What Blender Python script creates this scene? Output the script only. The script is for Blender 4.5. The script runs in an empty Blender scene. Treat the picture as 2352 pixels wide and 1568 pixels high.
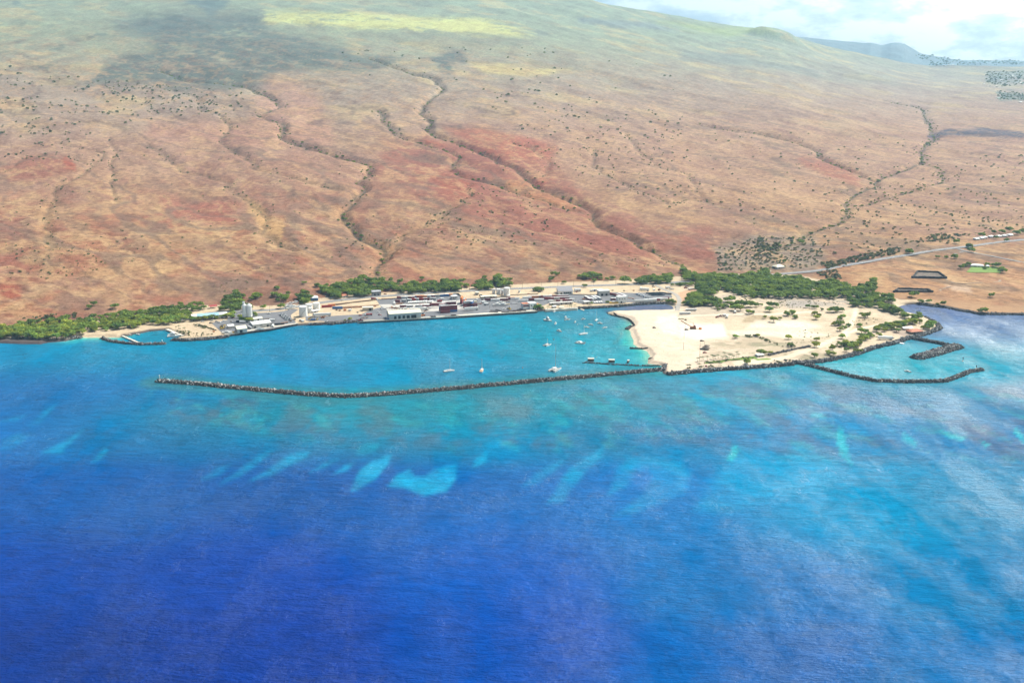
import bpy, bmesh, math, random
import numpy as np
from mathutils import Vector

random.seed(7)
rng = np.random.default_rng(7)
S = bpy.context.scene
COL = S.collection
R = math.radians

# ------------------------------------------------------------------ camera
F, CX, CY, HZ, H = 2520.0, 1176.0, 784.0, 150.0, 380.0      # survey of the photograph: focal length, centre, horizon, height
PITCH = math.atan((CY - HZ) / F)
cam_d = bpy.data.cameras.new('camera')
cam = bpy.data.objects.new('camera', cam_d)
COL.objects.link(cam)
cam.location = (0, 0, H)
cam.rotation_euler = (math.pi / 2 - PITCH, 0, 0)
cam_d.sensor_width = 36
cam_d.lens = F / 2352 * 36
cam_d.clip_start = 1
cam_d.clip_end = 60000
S.camera = cam

# ------------------------------------------------------------------ sky, sun, exposure
SUN_AZ, SUN_EL = R(52), R(56)
S.view_settings.view_transform = 'Standard'
S.view_settings.look = 'None'
S.view_settings.exposure = 0.45
S.view_settings.gamma = 1
W = bpy.data.worlds.new('World')
S.world = W
W.use_nodes = True
nt = W.node_tree
nt.nodes.clear()
def N(t, kind, **kw):
    n = t.nodes.new(kind)
    for k, v in kw.items():
        if k.startswith('i_'):
            n.inputs[k[2:].replace('_', ' ')].default_value = v
        else:
            setattr(n, k, v)
    return n
def M(t, op, a, b=None, c=None, clamp=False):
    n = t.nodes.new('ShaderNodeMath'); n.operation = op; n.use_clamp = clamp
    for i, v in enumerate((a, b, c)):
        if v is None: continue
        if isinstance(v, (int, float)): n.inputs[i].default_value = v
        else: t.links.new(v, n.inputs[i])
    return n.outputs[0]
def MIX(t, fac, a, b, mode='MIX'):
    n = t.nodes.new('ShaderNodeMix'); n.data_type = 'RGBA'; n.blend_type = mode
    for s, v in ((n.inputs[0], fac), (n.inputs[6], a), (n.inputs[7], b)):
        if isinstance(v, (int, float)): s.default_value = v
        elif isinstance(v, (tuple, list)): s.default_value = (*v[:3], 1)
        else: t.links.new(v, s)
    return n.outputs[2]
def RAMP(t, fac, stops):
    n = t.nodes.new('ShaderNodeValToRGB')
    e = n.color_ramp.elements
    while len(e) < len(stops): e.new(0.5)
    for el, (p, c) in zip(e, stops):
        el.position = p
        el.color = (*c, 1) if isinstance(c, (tuple, list)) else (c, c, c, 1)
    t.links.new(fac, n.inputs[0])
    return n.outputs[0]

sky = N(nt, 'ShaderNodeTexSky', sky_type='NISHITA', sun_disc=False, sun_elevation=SUN_EL, sun_rotation=SUN_AZ,
        altitude=2200, air_density=1.0, dust_density=0.1, ozone_density=0.0)
tc = N(nt, 'ShaderNodeTexCoord')
sep = N(nt, 'ShaderNodeSeparateXYZ'); nt.links.new(tc.outputs['Generated'], sep.inputs[0])
mp = N(nt, 'ShaderNodeMapping'); mp.inputs['Scale'].default_value = (1, 1, 2.6)
nt.links.new(tc.outputs['Generated'], mp.inputs[0])
n1 = N(nt, 'ShaderNodeTexNoise', i_Scale=5.5, i_Detail=9.0, i_Roughness=0.58); nt.links.new(mp.outputs[0], n1.inputs['Vector'])
n2 = N(nt, 'ShaderNodeTexNoise', i_Scale=22.0, i_Detail=9.0, i_Roughness=0.6); nt.links.new(mp.outputs[0], n2.inputs['Vector'])
# a bank of trade-wind cloud low over the land to the right, thinning upwards and to the left
low = M(nt, 'SUBTRACT', 1.0, M(nt, 'MULTIPLY', sep.outputs[2], 0.75), clamp=True)
right = M(nt, 'MULTIPLY_ADD', sep.outputs[0], 2.6, -0.05, clamp=True)
cm = M(nt, 'ADD', M(nt, 'ADD', M(nt, 'MULTIPLY', n1.outputs[0], 1.5), M(nt, 'MULTIPLY', M(nt, 'LESS_THAN', sep.outputs[2], 0.13), 0.36)), M(nt, 'MULTIPLY', M(nt, 'MULTIPLY', low, right), 0.80))
cmask = M(nt, 'MULTIPLY', M(nt, 'SUBTRACT', cm, M(nt, 'MULTIPLY_ADD', M(nt, 'GREATER_THAN', sep.outputs[2], 0.12), 0.12, 0.98)), 5.0, clamp=True)
ccol = RAMP(nt, n2.outputs[0], [(0.36, (14.0, 14.8, 15.8)), (0.47, (19.4, 20, 20)), (0.56, (27, 27, 26))])
# the cloud bank below the sun is lit through and glows brighter than the rest
dp = N(nt, 'ShaderNodeVectorMath', operation='DOT_PRODUCT'); nt.links.new(tc.outputs['Generated'], dp.inputs[0])
dp.inputs[1].default_value = (math.sin(R(38)) * math.cos(R(28)), math.cos(R(38)) * math.cos(R(28)), math.sin(R(28)))
au = M(nt, 'POWER', M(nt, 'MAXIMUM', dp.outputs['Value'], 0.0), 16.0)
glow = M(nt, 'MULTIPLY_ADD', au, 12.0, 1.0)
glow = M(nt, 'MULTIPLY', glow, M(nt, 'MULTIPLY_ADD', M(nt, 'MULTIPLY', sep.outputs[2], 7.0, clamp=True), .60, .40))
gc = N(nt, 'ShaderNodeCombineColor')
for i in range(3): nt.links.new(glow, gc.inputs[i])
ccol = MIX(nt, 1.0, MIX(nt, 1.0, ccol, (1.0, 1.0, .90), 'MULTIPLY'), gc.outputs[0], 'MULTIPLY')
final = MIX(nt, cmask, sky.outputs[0], ccol)
bg = N(nt, 'ShaderNodeBackground', i_Strength=0.05)
nt.links.new(final, bg.inputs[0])
wo = N(nt, 'ShaderNodeOutputWorld'); nt.links.new(bg.outputs[0], wo.inputs[0])

sl = bpy.data.lights.new('sun', 'SUN')
sl.energy = 4.7; sl.angle = R(0.5); sl.color = (1.0, 0.95, 0.87)
so = bpy.data.objects.new('sun', sl); COL.objects.link(so)
sd_ = Vector((math.sin(SUN_AZ) * math.cos(SUN_EL), math.cos(SUN_AZ) * math.cos(SUN_EL), math.sin(SUN_EL)))
so.rotation_euler = sd_.to_track_quat('Z', 'Y').to_euler()
so.location = (0, 0, 3000)
S.cycles.max_bounces = 5
S.cycles.diffuse_bounces = 2
S.cycles.glossy_bounces = 2
S.cycles.transparent_max_bounces = 8
S.cycles.use_denoising = True
S.cycles.use_adaptive_sampling = False
S.cycles.denoising_prefilter = 'ACCURATE'
S.cycles.sample_clamp_indirect = 4

# ------------------------------------------------------------------ survey: photograph point -> ground point
VIEW = {'P': (0, 0, 1), 1: (0, 643.1, .25), 2: (428.75, 637, .14583), 3: (710.5, 637, .14583), 4: (1016.75, 624.75, .14583),
        5: (1286.25, 624.75, .14583), 6: (980, 704.4, .23437), 7: (1378.1, 673.75, .20833), 8: (1806.9, 661.5, .23177),
        'R': (1568, 306, 1/3), 'U': (0, 0, 1/3), 'V': (784, 0, 1/3), 'W': (1568, 0, 1/3), 'M': (0, 306, 1/3),
        'N': (784, 306, 1/3), 'S': (0, 857.5, .5), 'T': (1176, 857.5, .5)}
SP, CP = math.sin(PITCH), math.cos(PITCH)
def pp(v, x, y):
    o = VIEW[v]
    return o[0] + x * o[2], o[1] + y * o[2]
def ray(px, py):
    u = (np.asarray(px, float) - CX) / F; w = -(np.asarray(py, float) - CY) / F
    return u, w * SP + CP, w * CP - SP
def ground(px, py, z=0.0):
    dx, dy, dz = ray(px, py)
    t = (z - H) / dz
    return dx * t, dy * t
def project(X, Y, Z):
    zc = Y * CP + (H - Z) * SP
    return CX + F * X / zc, CY - F * ((Z - H) * CP + Y * SP) / zc
PAD = 3.0
def at(v, x, y, z=PAD):
    X, Y = ground(*pp(v, x, y), z)
    return Vector((float(X), float(Y), z))
def plist(v, pts, z=0.0):
    return [at(v, x, y, z) for x, y in pts]

# ------------------------------------------------------------------ noise
_perm = rng.permutation(4096)
_val = rng.random(4096)
def vnoise(x, y, seed=0):
    xi = np.floor(x).astype(np.int64); yi = np.floor(y).astype(np.int64)
    fx = x - xi; fy = y - yi
    fx = fx * fx * fx * (fx * (fx * 6 - 15) + 10); fy = fy * fy * fy * (fy * (fy * 6 - 15) + 10)
    def h(a, b):
        return _val[_perm[(_perm[(a + seed * 57) & 4095] + b) & 4095]]
    return (h(xi, yi) * (1 - fx) + h(xi + 1, yi) * fx) * (1 - fy) + (h(xi, yi + 1) * (1 - fx) + h(xi + 1, yi + 1) * fx) * fy
def fbm(x, y, L, oct=4, seed=0, gain=0.5):
    s = 0; a = 1; tot = 0; f = 1.0 / L
    for o in range(oct):
        s = s + a * vnoise(x * f + 17.3 * o, y * f - 9.1 * o, seed + o); tot += a; a *= gain; f *= 2.03
    return s / tot
def smooth(e0, e1, x):
    t = np.clip((x - e0) / (e1 - e0), 0, 1)
    return t * t * (3 - 2 * t)
def seg_dist(X, Y, pts):
    d = np.full(X.shape, 1e9)
    for (x0, y0), (x1, y1) in zip(pts[:-1], pts[1:]):
        vx, vy = x1 - x0, y1 - y0
        L2 = vx * vx + vy * vy + 1e-9
        t = np.clip(((X - x0) * vx + (Y - y0) * vy) / L2, 0, 1)
        d = np.minimum(d, np.hypot(X - x0 - t * vx, Y - y0 - t * vy))
    return d
def inside(X, Y, pts):
    c = np.zeros(X.shape, bool)
    n = len(pts)
    for i in range(n):
        x0, y0 = pts[i]; x1, y1 = pts[(i + 1) % n]
        if y0 == y1: continue
        c ^= ((y0 > Y) != (y1 > Y)) & (X < (x1 - x0) * (Y - y0) / (y1 - y0) + x0)
    return c
def poly_sd(X, Y, pts):
    d = seg_dist(X, Y, list(pts) + [pts[0]])
    return np.where(inside(X, Y, pts), d, -d)
def patch(px, py, pts, feather):
    """soft mask of a ground patch outlined on the survey"""
    m = np.zeros(px.shape)
    x0, x1 = min(p[0] for p in pts) - feather, max(p[0] for p in pts) + feather
    y0, y1 = min(p[1] for p in pts) - feather, max(p[1] for p in pts) + feather
    sel = (px > x0) & (px < x1) & (py > y0) & (py < y1)
    if sel.any():
        m[sel] = smooth(-feather, feather, poly_sd(px[sel], py[sel], pts))
    return m
def srgb(*c):
    c = np.array(c, float) / 255
    return np.where(c <= 0.04045, c / 12.92, ((c + 0.055) / 1.055) ** 2.4)

# ------------------------------------------------------------------ materials
MATS = {}
def mat(name, col, rough=0.75, var=0.18, scale=0.6, metal=0.0, col2=None, rnd=0.0, spec=0.35):
    if name in MATS: return MATS[name]
    m = bpy.data.materials.new(name); m.use_nodes = True
    t = m.node_tree; b = t.nodes['Principled BSDF']
    tcn = N(t, 'ShaderNodeTexCoord')
    nz = N(t, 'ShaderNodeTexNoise', i_Scale=scale, i_Detail=5.0, i_Roughness=0.6)
    t.links.new(tcn.outputs['Object'], nz.inputs['Vector'])
    c2 = col2 or tuple(c * (1 - 1.6 * var) for c in col)
    fac = RAMP(t, nz.outputs[0], [(0.32, 0.0), (0.68, 1.0)])
    out = MIX(t, fac, c2, tuple(min(1, c * (1 + 0.5 * var)) for c in col))
    if 'foliage' in name:
        nz2 = N(t, 'ShaderNodeTexNoise', i_Scale=.055, i_Detail=2.0); t.links.new(tcn.outputs['Object'], nz2.inputs['Vector'])
        out = MIX(t, 1.0, out, RAMP(t, nz2.outputs[0], [(0.34, (.62, .68, .75)), (0.66, (1.35, 1.22, .9))]), 'MULTIPLY')
    if rnd:
        oi = N(t, 'ShaderNodeObjectInfo')
        v = M(t, 'MULTIPLY_ADD', oi.outputs['Random'], 2 * rnd, 1 - rnd)
        cb = N(t, 'ShaderNodeCombineColor')
        for i in range(3): t.links.new(v, cb.inputs[i])
        out = MIX(t, 1.0, out, cb.outputs[0], 'MULTIPLY')
        if 'foliage' in name: out = MIX(t, 1.0, out, RAMP(t, M(t, 'FRACT', M(t, 'MULTIPLY', oi.outputs['Random'], 7.31)), [(0.0, (.82, .98, 1.05)), (1.0, (1.34, 1.08, .75))]), 'MULTIPLY')
    t.links.new(out, b.inputs['Base Color'])
    if 'foliage' in name or 'fronds' in name:      # leaves let part of the sunlight through
        tr = N(t, 'ShaderNodeBsdfTranslucent'); t.links.new(out, tr.inputs['Color'])
        ms = N(t, 'ShaderNodeMixShader'); ms.inputs[0].default_value = .42
        t.links.new(b.outputs[0], ms.inputs[1]); t.links.new(tr.outputs[0], ms.inputs[2])
        t.links.new(ms.outputs[0], t.nodes['Material Output'].inputs['Surface'])
    b.inputs['Roughness'].default_value = rough
    b.inputs['Metallic'].default_value = metal
    b.inputs['Specular IOR Level'].default_value = spec
    MATS[name] = m
    return m
WHITE = mat('white_paint', (.80, .80, .78), .5, .06)
CREAM = mat('cream_roof', (.80, .74, .56), .5, .08)
GREYW = mat('pale_grey_wall', (.52, .50, .47), .8, .12)
TAN = mat('tan_wall', (.50, .44, .35), .8, .12)
DARK = mat('dark_opening', (.025, .027, .03), .4, .2)
GLASS = mat('window_glass', (.03, .045, .06), .12, .2, spec=0.6)
RED = mat('red_paint', (.36, .045, .04), .55, .25, rnd=.15)
MAROON = mat('maroon_paint', (.20, .035, .045), .55, .25, rnd=.15)
BLUE = mat('blue_paint', (.045, .13, .34), .55, .2)
SKYB = mat('pale_blue_roof', (.36, .60, .74), .5, .12)
ORANGE = mat('orange_paint', (.62, .20, .045), .55, .2)
YELLOW = mat('yellow_paint', (.72, .46, .05), .5, .15)
STEEL = mat('grey_steel', (.38, .39, .40), .5, .15)
RUST = mat('rusty_steel', (.30, .13, .06), .8, .3)
BLACK = mat('black_rubber', (.025, .025, .028), .8, .2)
WOOD = mat('weathered_wood', (.20, .15, .11), .85, .25)
TERRA = mat('terracotta_roof', (.55, .20, .11), .75, .2)
CONC = mat('wharf_concrete', (.66, .60, .50), .85, .10, scale=0.05)
CONC2 = mat('yard_concrete', (.46, .43, .39), .9, .12, scale=0.03)
ASPH = mat('asphalt', (.155, .155, .165), .9, .14, scale=0.04)
ROADM = mat('road_asphalt', (.21, .205, .205), .9, .12, scale=0.05)
LAVA = mat('lava_rock', (.055, .048, .048), .95, .4, scale=0.3)
BARK = mat('bark', (.16, .11, .08), .9, .3)
LEAF = mat('kiawe_foliage', (.32, .43, .10), .8, .3, scale=.25, col2=(.20, .285, .065), rnd=.28, spec=.1)
LEAFB = mat('bright_foliage', (.33, .41, .09), .8, .3, scale=.25, col2=(.19, .27, .06), rnd=.2, spec=.1)
LEAFD = mat('dry_foliage', (.20, .22, .11), .85, .3, scale=.3, col2=(.11, .125, .065), rnd=.35, spec=.1)
PALM = mat('palm_fronds', (.10, .15, .04), .7, .3, scale=.5, rnd=.2)

# ------------------------------------------------------------------ tagging
def tag(o, label=None, cat=None, group=None, kind=None):
    if label: o['label'] = label
    if cat: o['category'] = cat
    if group: o['group'] = group
    if kind: o['kind'] = kind
    return o
def empty(name, loc, rz=0.0):
    o = bpy.data.objects.new(name, None); COL.objects.link(o)
    o.empty_display_size = 1
    o.location = loc; o.rotation_euler = (0, 0, rz)
    return o
def kids(o): return [c for c in bpy.data.objects if c.parent == o]
TREEKIDS = {}
def copy_tree(o, ch=None):
    c = o.copy(); COL.objects.link(c)
    for k in (ch if ch is not None else TREEKIDS[o.name]):
        d = k.copy(); COL.objects.link(d); d.parent = c
        for g in TREEKIDS.get(k.name, []):
            e = g.copy(); COL.objects.link(e); e.parent = d
    return c
_ord = ['first', 'second', 'third', 'fourth', 'fifth', 'sixth', 'seventh', 'eighth', 'ninth', 'tenth', 'eleventh', 'twelfth',
        'thirteenth', 'fourteenth', 'fifteenth', 'sixteenth', 'seventeenth', 'eighteenth', 'nineteenth', 'twentieth']
def ordn(i):
    if i < 20: return _ord[i]
    return 'twenty-' + _ord[i - 20] if i < 29 else ('thirtieth' if i == 29 else 'thirty-' + _ord[i - 30])

class MB:
    """collects shapes into one mesh"""
    def __init__(s): s.v = []; s.f = []; s.m = []
    def add(s, vs, fs, mi=0):
        b = len(s.v); s.v += [tuple(p) for p in vs]
        s.f += [[i + b for i in f] for f in fs]; s.m += [mi] * len(fs)
        return s
    def box(s, x0, x1, y0, y1, z0, z1, mi=0):
        return s.add([(x0, y0, z0), (x1, y0, z0), (x1, y1, z0), (x0, y1, z0), (x0, y0, z1), (x1, y0, z1), (x1, y1, z1), (x0, y1, z1)],
                     [(0, 3, 2, 1), (4, 5, 6, 7), (0, 1, 5, 4), (1, 2, 6, 5), (2, 3, 7, 6), (3, 0, 4, 7)], mi)
    def hull8(s, lo, hi, z0, z1, mi=0):
        (a0, a1, b0, b1), (c0, c1, d0, d1) = lo, hi
        return s.add([(a0, b0, z0), (a1, b0, z0), (a1, b1, z0), (a0, b1, z0), (c0, d0, z1), (c1, d0, z1), (c1, d1, z1), (c0, d1, z1)],
                     [(0, 3, 2, 1), (4, 5, 6, 7), (0, 1, 5, 4), (1, 2, 6, 5), (2, 3, 7, 6), (3, 0, 4, 7)], mi)
    def cyl(s, x, y, z0, z1, r0, r1=None, n=20, mi=0):
        r1 = r0 if r1 is None else r1
        A = [2 * math.pi * i / n for i in range(n)]
        vs = [(x + r0 * math.cos(a), y + r0 * math.sin(a), z0) for a in A] + [(x + r1 * math.cos(a), y + r1 * math.sin(a), z1) for a in A]
        fs = [(i, (i + 1) % n, n + (i + 1) % n, n + i) for i in range(n)] + [tuple(range(n - 1, -1, -1)), tuple(range(n, 2 * n))]
        return s.add(vs, fs, mi)
    def bar(s, p, q, w, mi=0, w2=None, n=5):
        p = Vector(p); q = Vector(q); d = (q - p)
        if d.length < 1e-6: return s
        d.normalize()
        a = d.orthogonal().normalized(); b = d.cross(a)
        w2 = w if w2 is None else w2
        vs = []
        for c, r in ((p, w), (q, w2)):
            for i in range(n):
                t = 2 * math.pi * i / n
                vs.append(c + a * r * math.cos(t) + b * r * math.sin(t))
        fs = [(i, (i + 1) % n, n + (i + 1) % n, n + i) for i in range(n)] + [tuple(range(n - 1, -1, -1)), tuple(range(n, 2 * n))]
        return s.add(vs, fs, mi)
    def mesh(s, name, mats):
        me = bpy.data.meshes.new(name)
        me.from_pydata(s.v, [], s.f)
        for m in (mats if isinstance(mats, (list, tuple)) else [mats]): me.materials.append(m)
        if any(s.m): me.polygons.foreach_set('material_index', s.m)
        me.update()
        return me
    def build(s, name, mats, parent=None, loc=None, rz=0.0):
        o = bpy.data.objects.new(name, s.mesh(name, mats)); COL.objects.link(o)
        if parent is not None:
            o.parent = parent; TREEKIDS.setdefault(parent.name, []).append(o)
        if loc is not None: o.location = loc
        o.rotation_euler = (0, 0, rz)
        return o
def np_mesh(name, V, Fq, m, smooth_=False):
    me = bpy.data.meshes.new(name)
    me.vertices.add(len(V)); me.vertices.foreach_set('co', np.ascontiguousarray(V, np.float32).ravel())
    k = Fq.shape[1]; n = len(Fq)
    me.loops.add(n * k); me.loops.foreach_set('vertex_index', np.ascontiguousarray(Fq, np.int32).ravel())
    me.polygons.add(n); me.polygons.foreach_set('loop_start', np.arange(0, n * k, k, dtype=np.int32))
    me.polygons.foreach_set('loop_total', np.full(n, k, np.int32))
    me.polygons.foreach_set('use_smooth', np.full(n, smooth_, bool))
    me.materials.append(m)
    me.update(calc_edges=True)
    return me
def put(name, me, loc=None):
    o = bpy.data.objects.new(name, me); COL.objects.link(o)
    if loc is not None: o.location = loc
    return o

# ================================================================== TERRAIN
def wl(v, pts, z=0.0):
    return [(float(a), float(b)) for a, b in (ground(*pp(v, x, y), z) for x, y in pts)]
SHORE = (wl('P', [(-900, 806), (-300, 795)]) +
  wl(1, [(0, 580), (180, 588), (370, 590), (440, 575), (600, 562), (720, 530), (920, 528), (1090, 530), (1135, 515), (1190, 515), (1210, 502),
         (1280, 492), (1380, 472), (1530, 460), (1560, 478), (1640, 512), (1680, 522), (1600, 542), (1590, 550), (1640, 556), (1750, 553),
         (1950, 540), (2090, 526)]) +
  wl(2, [(620, 938), (1750, 762), (1905, 750), (2100, 742), (2352, 725)]) +
  wl(3, [(300, 745), (760, 700), (785, 726), (2352, 642)]) + wl(4, [(1490, 645), (1485, 622), (1620, 612), (2130, 590)]) +
  wl(5, [(290, 578), (500, 570), (900, 545), (1240, 515), (1500, 495), (1650, 500), (1770, 540), (1800, 585), (1700, 600), (1290, 606), (880, 618),
         (780, 625), (738, 640), (770, 668), (860, 690), (960, 712), (1070, 745), (1120, 790), (1130, 850), (1075, 900), (1110, 940), (1120, 1000)]) +
  wl(7, [(372, 520), (368, 560), (430, 600), (520, 640), (556, 690), (532, 715), (524, 775), (640, 785), (692, 800), (690, 880), (760, 903),
         (1000, 880), (1300, 855), (1600, 835), (1900, 812), (2100, 797)]) +
  wl(8, [(0, 765), (100, 748), (250, 745), (450, 717), (700, 657), (850, 602), (1080, 547), (1200, 507), (1300, 482), (1390, 457), (1500, 412),
         (1522, 385), (1500, 350), (1440, 318), (1370, 290), (1300, 268), (1200, 248), (1130, 215), (1090, 195), (1150, 170), (1250, 162),
         (1350, 166), (1560, 192), (1700, 222), (1930, 262), (2352, 267)]) +
  wl('P', [(2700, 733), (3300, 748)]) + [(6000, 1750), (30000, 3000), (30000, 40000), (-30000, 40000), (-30000, 1300), (-4000, 1480)])
# sandy stretches of that shore (survey x, y, radius in survey px) where the land rises gently
BEACH = [('1', 900, 520, 200), ('5', 1150, 1000, 150), ('7', 450, 620, 160), ('7', 300, 420, 130), ('7', 600, 800, 90), ('8', 1120, 180, 70),
         ('5', 1650, 500, 130), ('5', 1300, 605, 600), ('8', 1480, 340, 120)]
FOOTP = [(-900, 800), (-300, 778), (0, 762), (100, 752), (200, 742), (300, 730), (400, 714), (470, 704), (540, 704), (600, 707), (690, 702), (720, 690), (772, 684),
         (812, 681), (855, 677), (900, 674), (973, 669), (1053, 664), (1119, 660), (1177, 657), (1279, 652), (1400, 648), (1540, 640),
         (1640, 634), (1750, 632), (1830, 636), (1900, 652), (1980, 668), (2030, 686), (2070, 697), (2130, 697), (2200, 703), (2260, 712), (2352, 717), (2500, 722), (2700, 726), (3300, 742)]
fx, fy = ground([p[0] for p in FOOTP], [p[1] for p in FOOTP], PAD)
FOOT_A, FOOT_Y = fx / fy, fy
YC = 9500.0
SKY1 = [(-900, -110), (-300, -95), (0, -85), (400, -75), (800, -58), (1176, -32), (1360, 0), (1480, 24), (1600, 47), (1690, 62), (1740, 66), (1790, 74), (1835, 86), (1901, 107), (1978, 121),
        (2068, 141), (2135, 150), (2352, 156), (2600, 165), (3000, 178)]
dx, dy, dz = ray([p[0] for p in SKY1], [p[1] for p in SKY1])
SK_A, SK_H = dx / dy, H + YC * dz / dy
Y2 = 14500.0
SKY2 = [(1500, 200), (1700, 120), (1800, 88), (1845, 86), (1900, 90), (1981, 98), (2001, 97), (2015, 101), (2025, 104), (2036, 102), (2048, 99), (2062, 98.5), (2078, 101), (2095, 111), (2115, 122),
        (2150, 129), (2201, 137), (2260, 140), (2352, 142), (2600, 146), (3000, 150)]
dx, dy, dz = ray([p[0] for p in SKY2], [p[1] for p in SKY2])
SK2_A, SK2_H = dx / dy, H + Y2 * dz / dy
def h_base(X, Y):
    a = X / Y
    yf = np.interp(a, FOOT_A, FOOT_Y); hc = np.interp(a, SK_A, SK_H)
    t = np.maximum(0, Y - yf)
    u = t / (YC - yf)
    w = 0.72
    uu = np.minimum(u, 1)
    h = PAD + (hc - PAD) * (w * uu + (1 - w) * uu * uu)
    h = h - np.maximum(0, Y - YC) * 0.05
    h2 = np.interp(a, SK2_A, SK2_H)
    b = smooth(YC + 300, Y2, Y) * (1 - smooth(Y2, Y2 + 5000, Y) * 0.4)
    h = np.where(Y > YC, np.maximum(h, h2 * b), h)
    # cinder cone on the near crest
    ca = ((1742 - CX) / F) / CP
    r = np.hypot(X - ca * 8900, (Y - 8900) * 0.8)
    h = h + 60 * np.exp(-(r / 190) ** 4) * (1 - 0.15 * np.exp(-(r / 60) ** 2)) * (Y > 6000)
    h = h + 16 * np.exp(-(np.hypot(X - ca * 8900 - 420, Y - 9100) / 230) ** 2)
    # rolling spurs that run down the slope towards the right
    k = smooth(60, 900, t)
    q = (X * 0.80 + Y * 0.60); s = (-X * 0.60 + Y * 0.80)
    h = h + k * (fbm(q, s * 0.33, 420, 4, 3) - 0.5) * 27 * (1 + .6 * smooth(3000, 9000, Y))
    h = h + smooth(10, 260, t) * (fbm(q, s * 0.45, 90, 4, 11) - 0.5) * 9
    h = h + smooth(5, 120, t) * (fbm(X, Y, 22, 3, 21) - 0.5) * 2.2
    return h
def march(px, py, hf, y0=1150.0):
    dx, dy, dz = ray(px, py)
    dx, dy, dz = (np.atleast_1d(np.asarray(v, float)) for v in (dx, dy, dz))
    Y = np.full(dx.shape, y0); hit = np.zeros(dx.shape, bool)
    prev = Y.copy()
    for i in range(420):
        X = dx / dy * Y; Z = H + dz / dy * Y
        below = Z < hf(X, Y)
        hit |= below
        prev = np.where(hit, prev, Y)
        Y = np.where(hit, Y, Y * 1.0068)
        if hit.all() or Y.max() > 19000: break
    lo, hi = prev, Y
    for i in range(14):
        mid = (lo + hi) / 2
        b = H + dz / dy * mid < hf(dx / dy * mid, mid)
        hi = np.where(b, mid, hi); lo = np.where(b, lo, mid)
    return dx / dy * hi, hi
GULLY = [  # view, depth, half width, course down the slope
 ([('U', [(1100, 480), (1300, 560), (1720, 600), (1900, 690), (1930, 730), (1780, 780), (1930, 840), (1950, 880), (1930, 940), (2000, 970), (2100, 1000), (2350, 1070)]),
   ('N', [(200, 210), (180, 270), (100, 320), (150, 360), (80, 460), (10, 520), (20, 600), (150, 700), (250, 740), (300, 790), (300, 860), (250, 930), (230, 980)])], 15, 20),
 ([('U', [(900, 560), (1200, 620), (1380, 680), (1370, 740), (1480, 780), (1600, 850), (1560, 920), (1520, 980), (1600, 1040), (1700, 1080)]),
   ('M', [(1780, 240), (1980, 290), (2160, 340), (2330, 380)])], 8, 18),
 ([('M', [(1000, 60), (1130, 150), (1240, 250), (1400, 290), (1540, 320), (1600, 400), (1740, 470), (1760, 540), (1850, 590), (1780, 690), (1900, 750), (2040, 800)])], 6, 15),
 ([('V', [(200, 400), (450, 490), (640, 540), (700, 600), (580, 700), (540, 760), (620, 820), (600, 890), (680, 940), (800, 980), (880, 1010), (1060, 1080)]),
   ('N', [(1080, 190), (1200, 240), (1300, 310), (1350, 370), (1500, 410), (1600, 450), (1740, 520), (1700, 570), (1760, 610), (1900, 680), (2050, 750), (2150, 800), (2250, 860), (2350, 920)])], 18, 18),
 ([('V', [(250, 760), (340, 880), (420, 940), (580, 990), (720, 1030), (800, 1070)]),
   ('N', [(760, 240), (870, 300), (1080, 350), (1300, 420), (1500, 490), (1660, 530)])], 12, 20),
 ([('W', [(1400, 690), (1650, 740), (1700, 860), (1720, 920)]), ('R', [(1740, 30), (1650, 110), (1640, 190), (1560, 230), (1450, 270), (1320, 310), (1330, 350), (1200, 400), (1130, 450), (1130, 540), (1100, 590), (960, 640), (840, 680), (760, 740), (600, 800)])], 13, 20),
 ([('W', [(100, 850), (500, 910), (700, 960)]), ('R', [(820, 70), (950, 120), (920, 150), (1020, 190), (1140, 240), (1250, 290), (1320, 308)])], 16, 20),
 ([('R', [(1640, 190), (1780, 240), (1790, 330), (1660, 360), (1520, 410), (1300, 470), (1190, 490)])], 9, 18),
 ([('M', [(0, 270), (120, 190), (300, 150), (480, 160), (560, 200)])], 5, 12),
 ([('M', [(380, 60), (520, 90), (700, 120), (740, 140), (640, 200), (560, 290), (400, 360), (380, 460), (310, 560), (320, 660), (350, 790)])], 6, 14),
 ([('M', [(740, 30), (820, 140), (750, 200), (780, 330), (790, 470)])], 5, 9),
 ([('N', [(1730, 100), (1740, 230), (1900, 320), (2050, 390), (2180, 440), (2260, 480)]), ('R', [(0, 450), (160, 460), (290, 510)])], 8, 15),
 ([('N', [(1960, 0), (2050, 120), (2200, 230), (2340, 260)]), ('R', [(20, 270), (80, 330), (110, 430)])], 6, 14),
 ([('R', [(2352, 560), (2200, 600)]), ('R', [(1700, 500), (1800, 540), (1970, 580)])], 5, 12),
 ([('N', [(1180, 60), (1330, 120), (1420, 200), (1390, 290)])], 6, 14),
 ([('N', [(880, 350), (870, 430), (700, 560), (560, 640), (400, 700), (380, 760), (300, 860)])], 6, 13),
]
GUL = []
for legs, dep, wid in GULLY:
    P_ = [pp(v, x, y) for v, pts in legs for x, y in pts]
    gx, gy = march([p[0] for p in P_], [p[1] for p in P_], h_base)
    GUL.append((list(zip(gx.tolist(), gy.tolist())), dep, wid))

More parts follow.
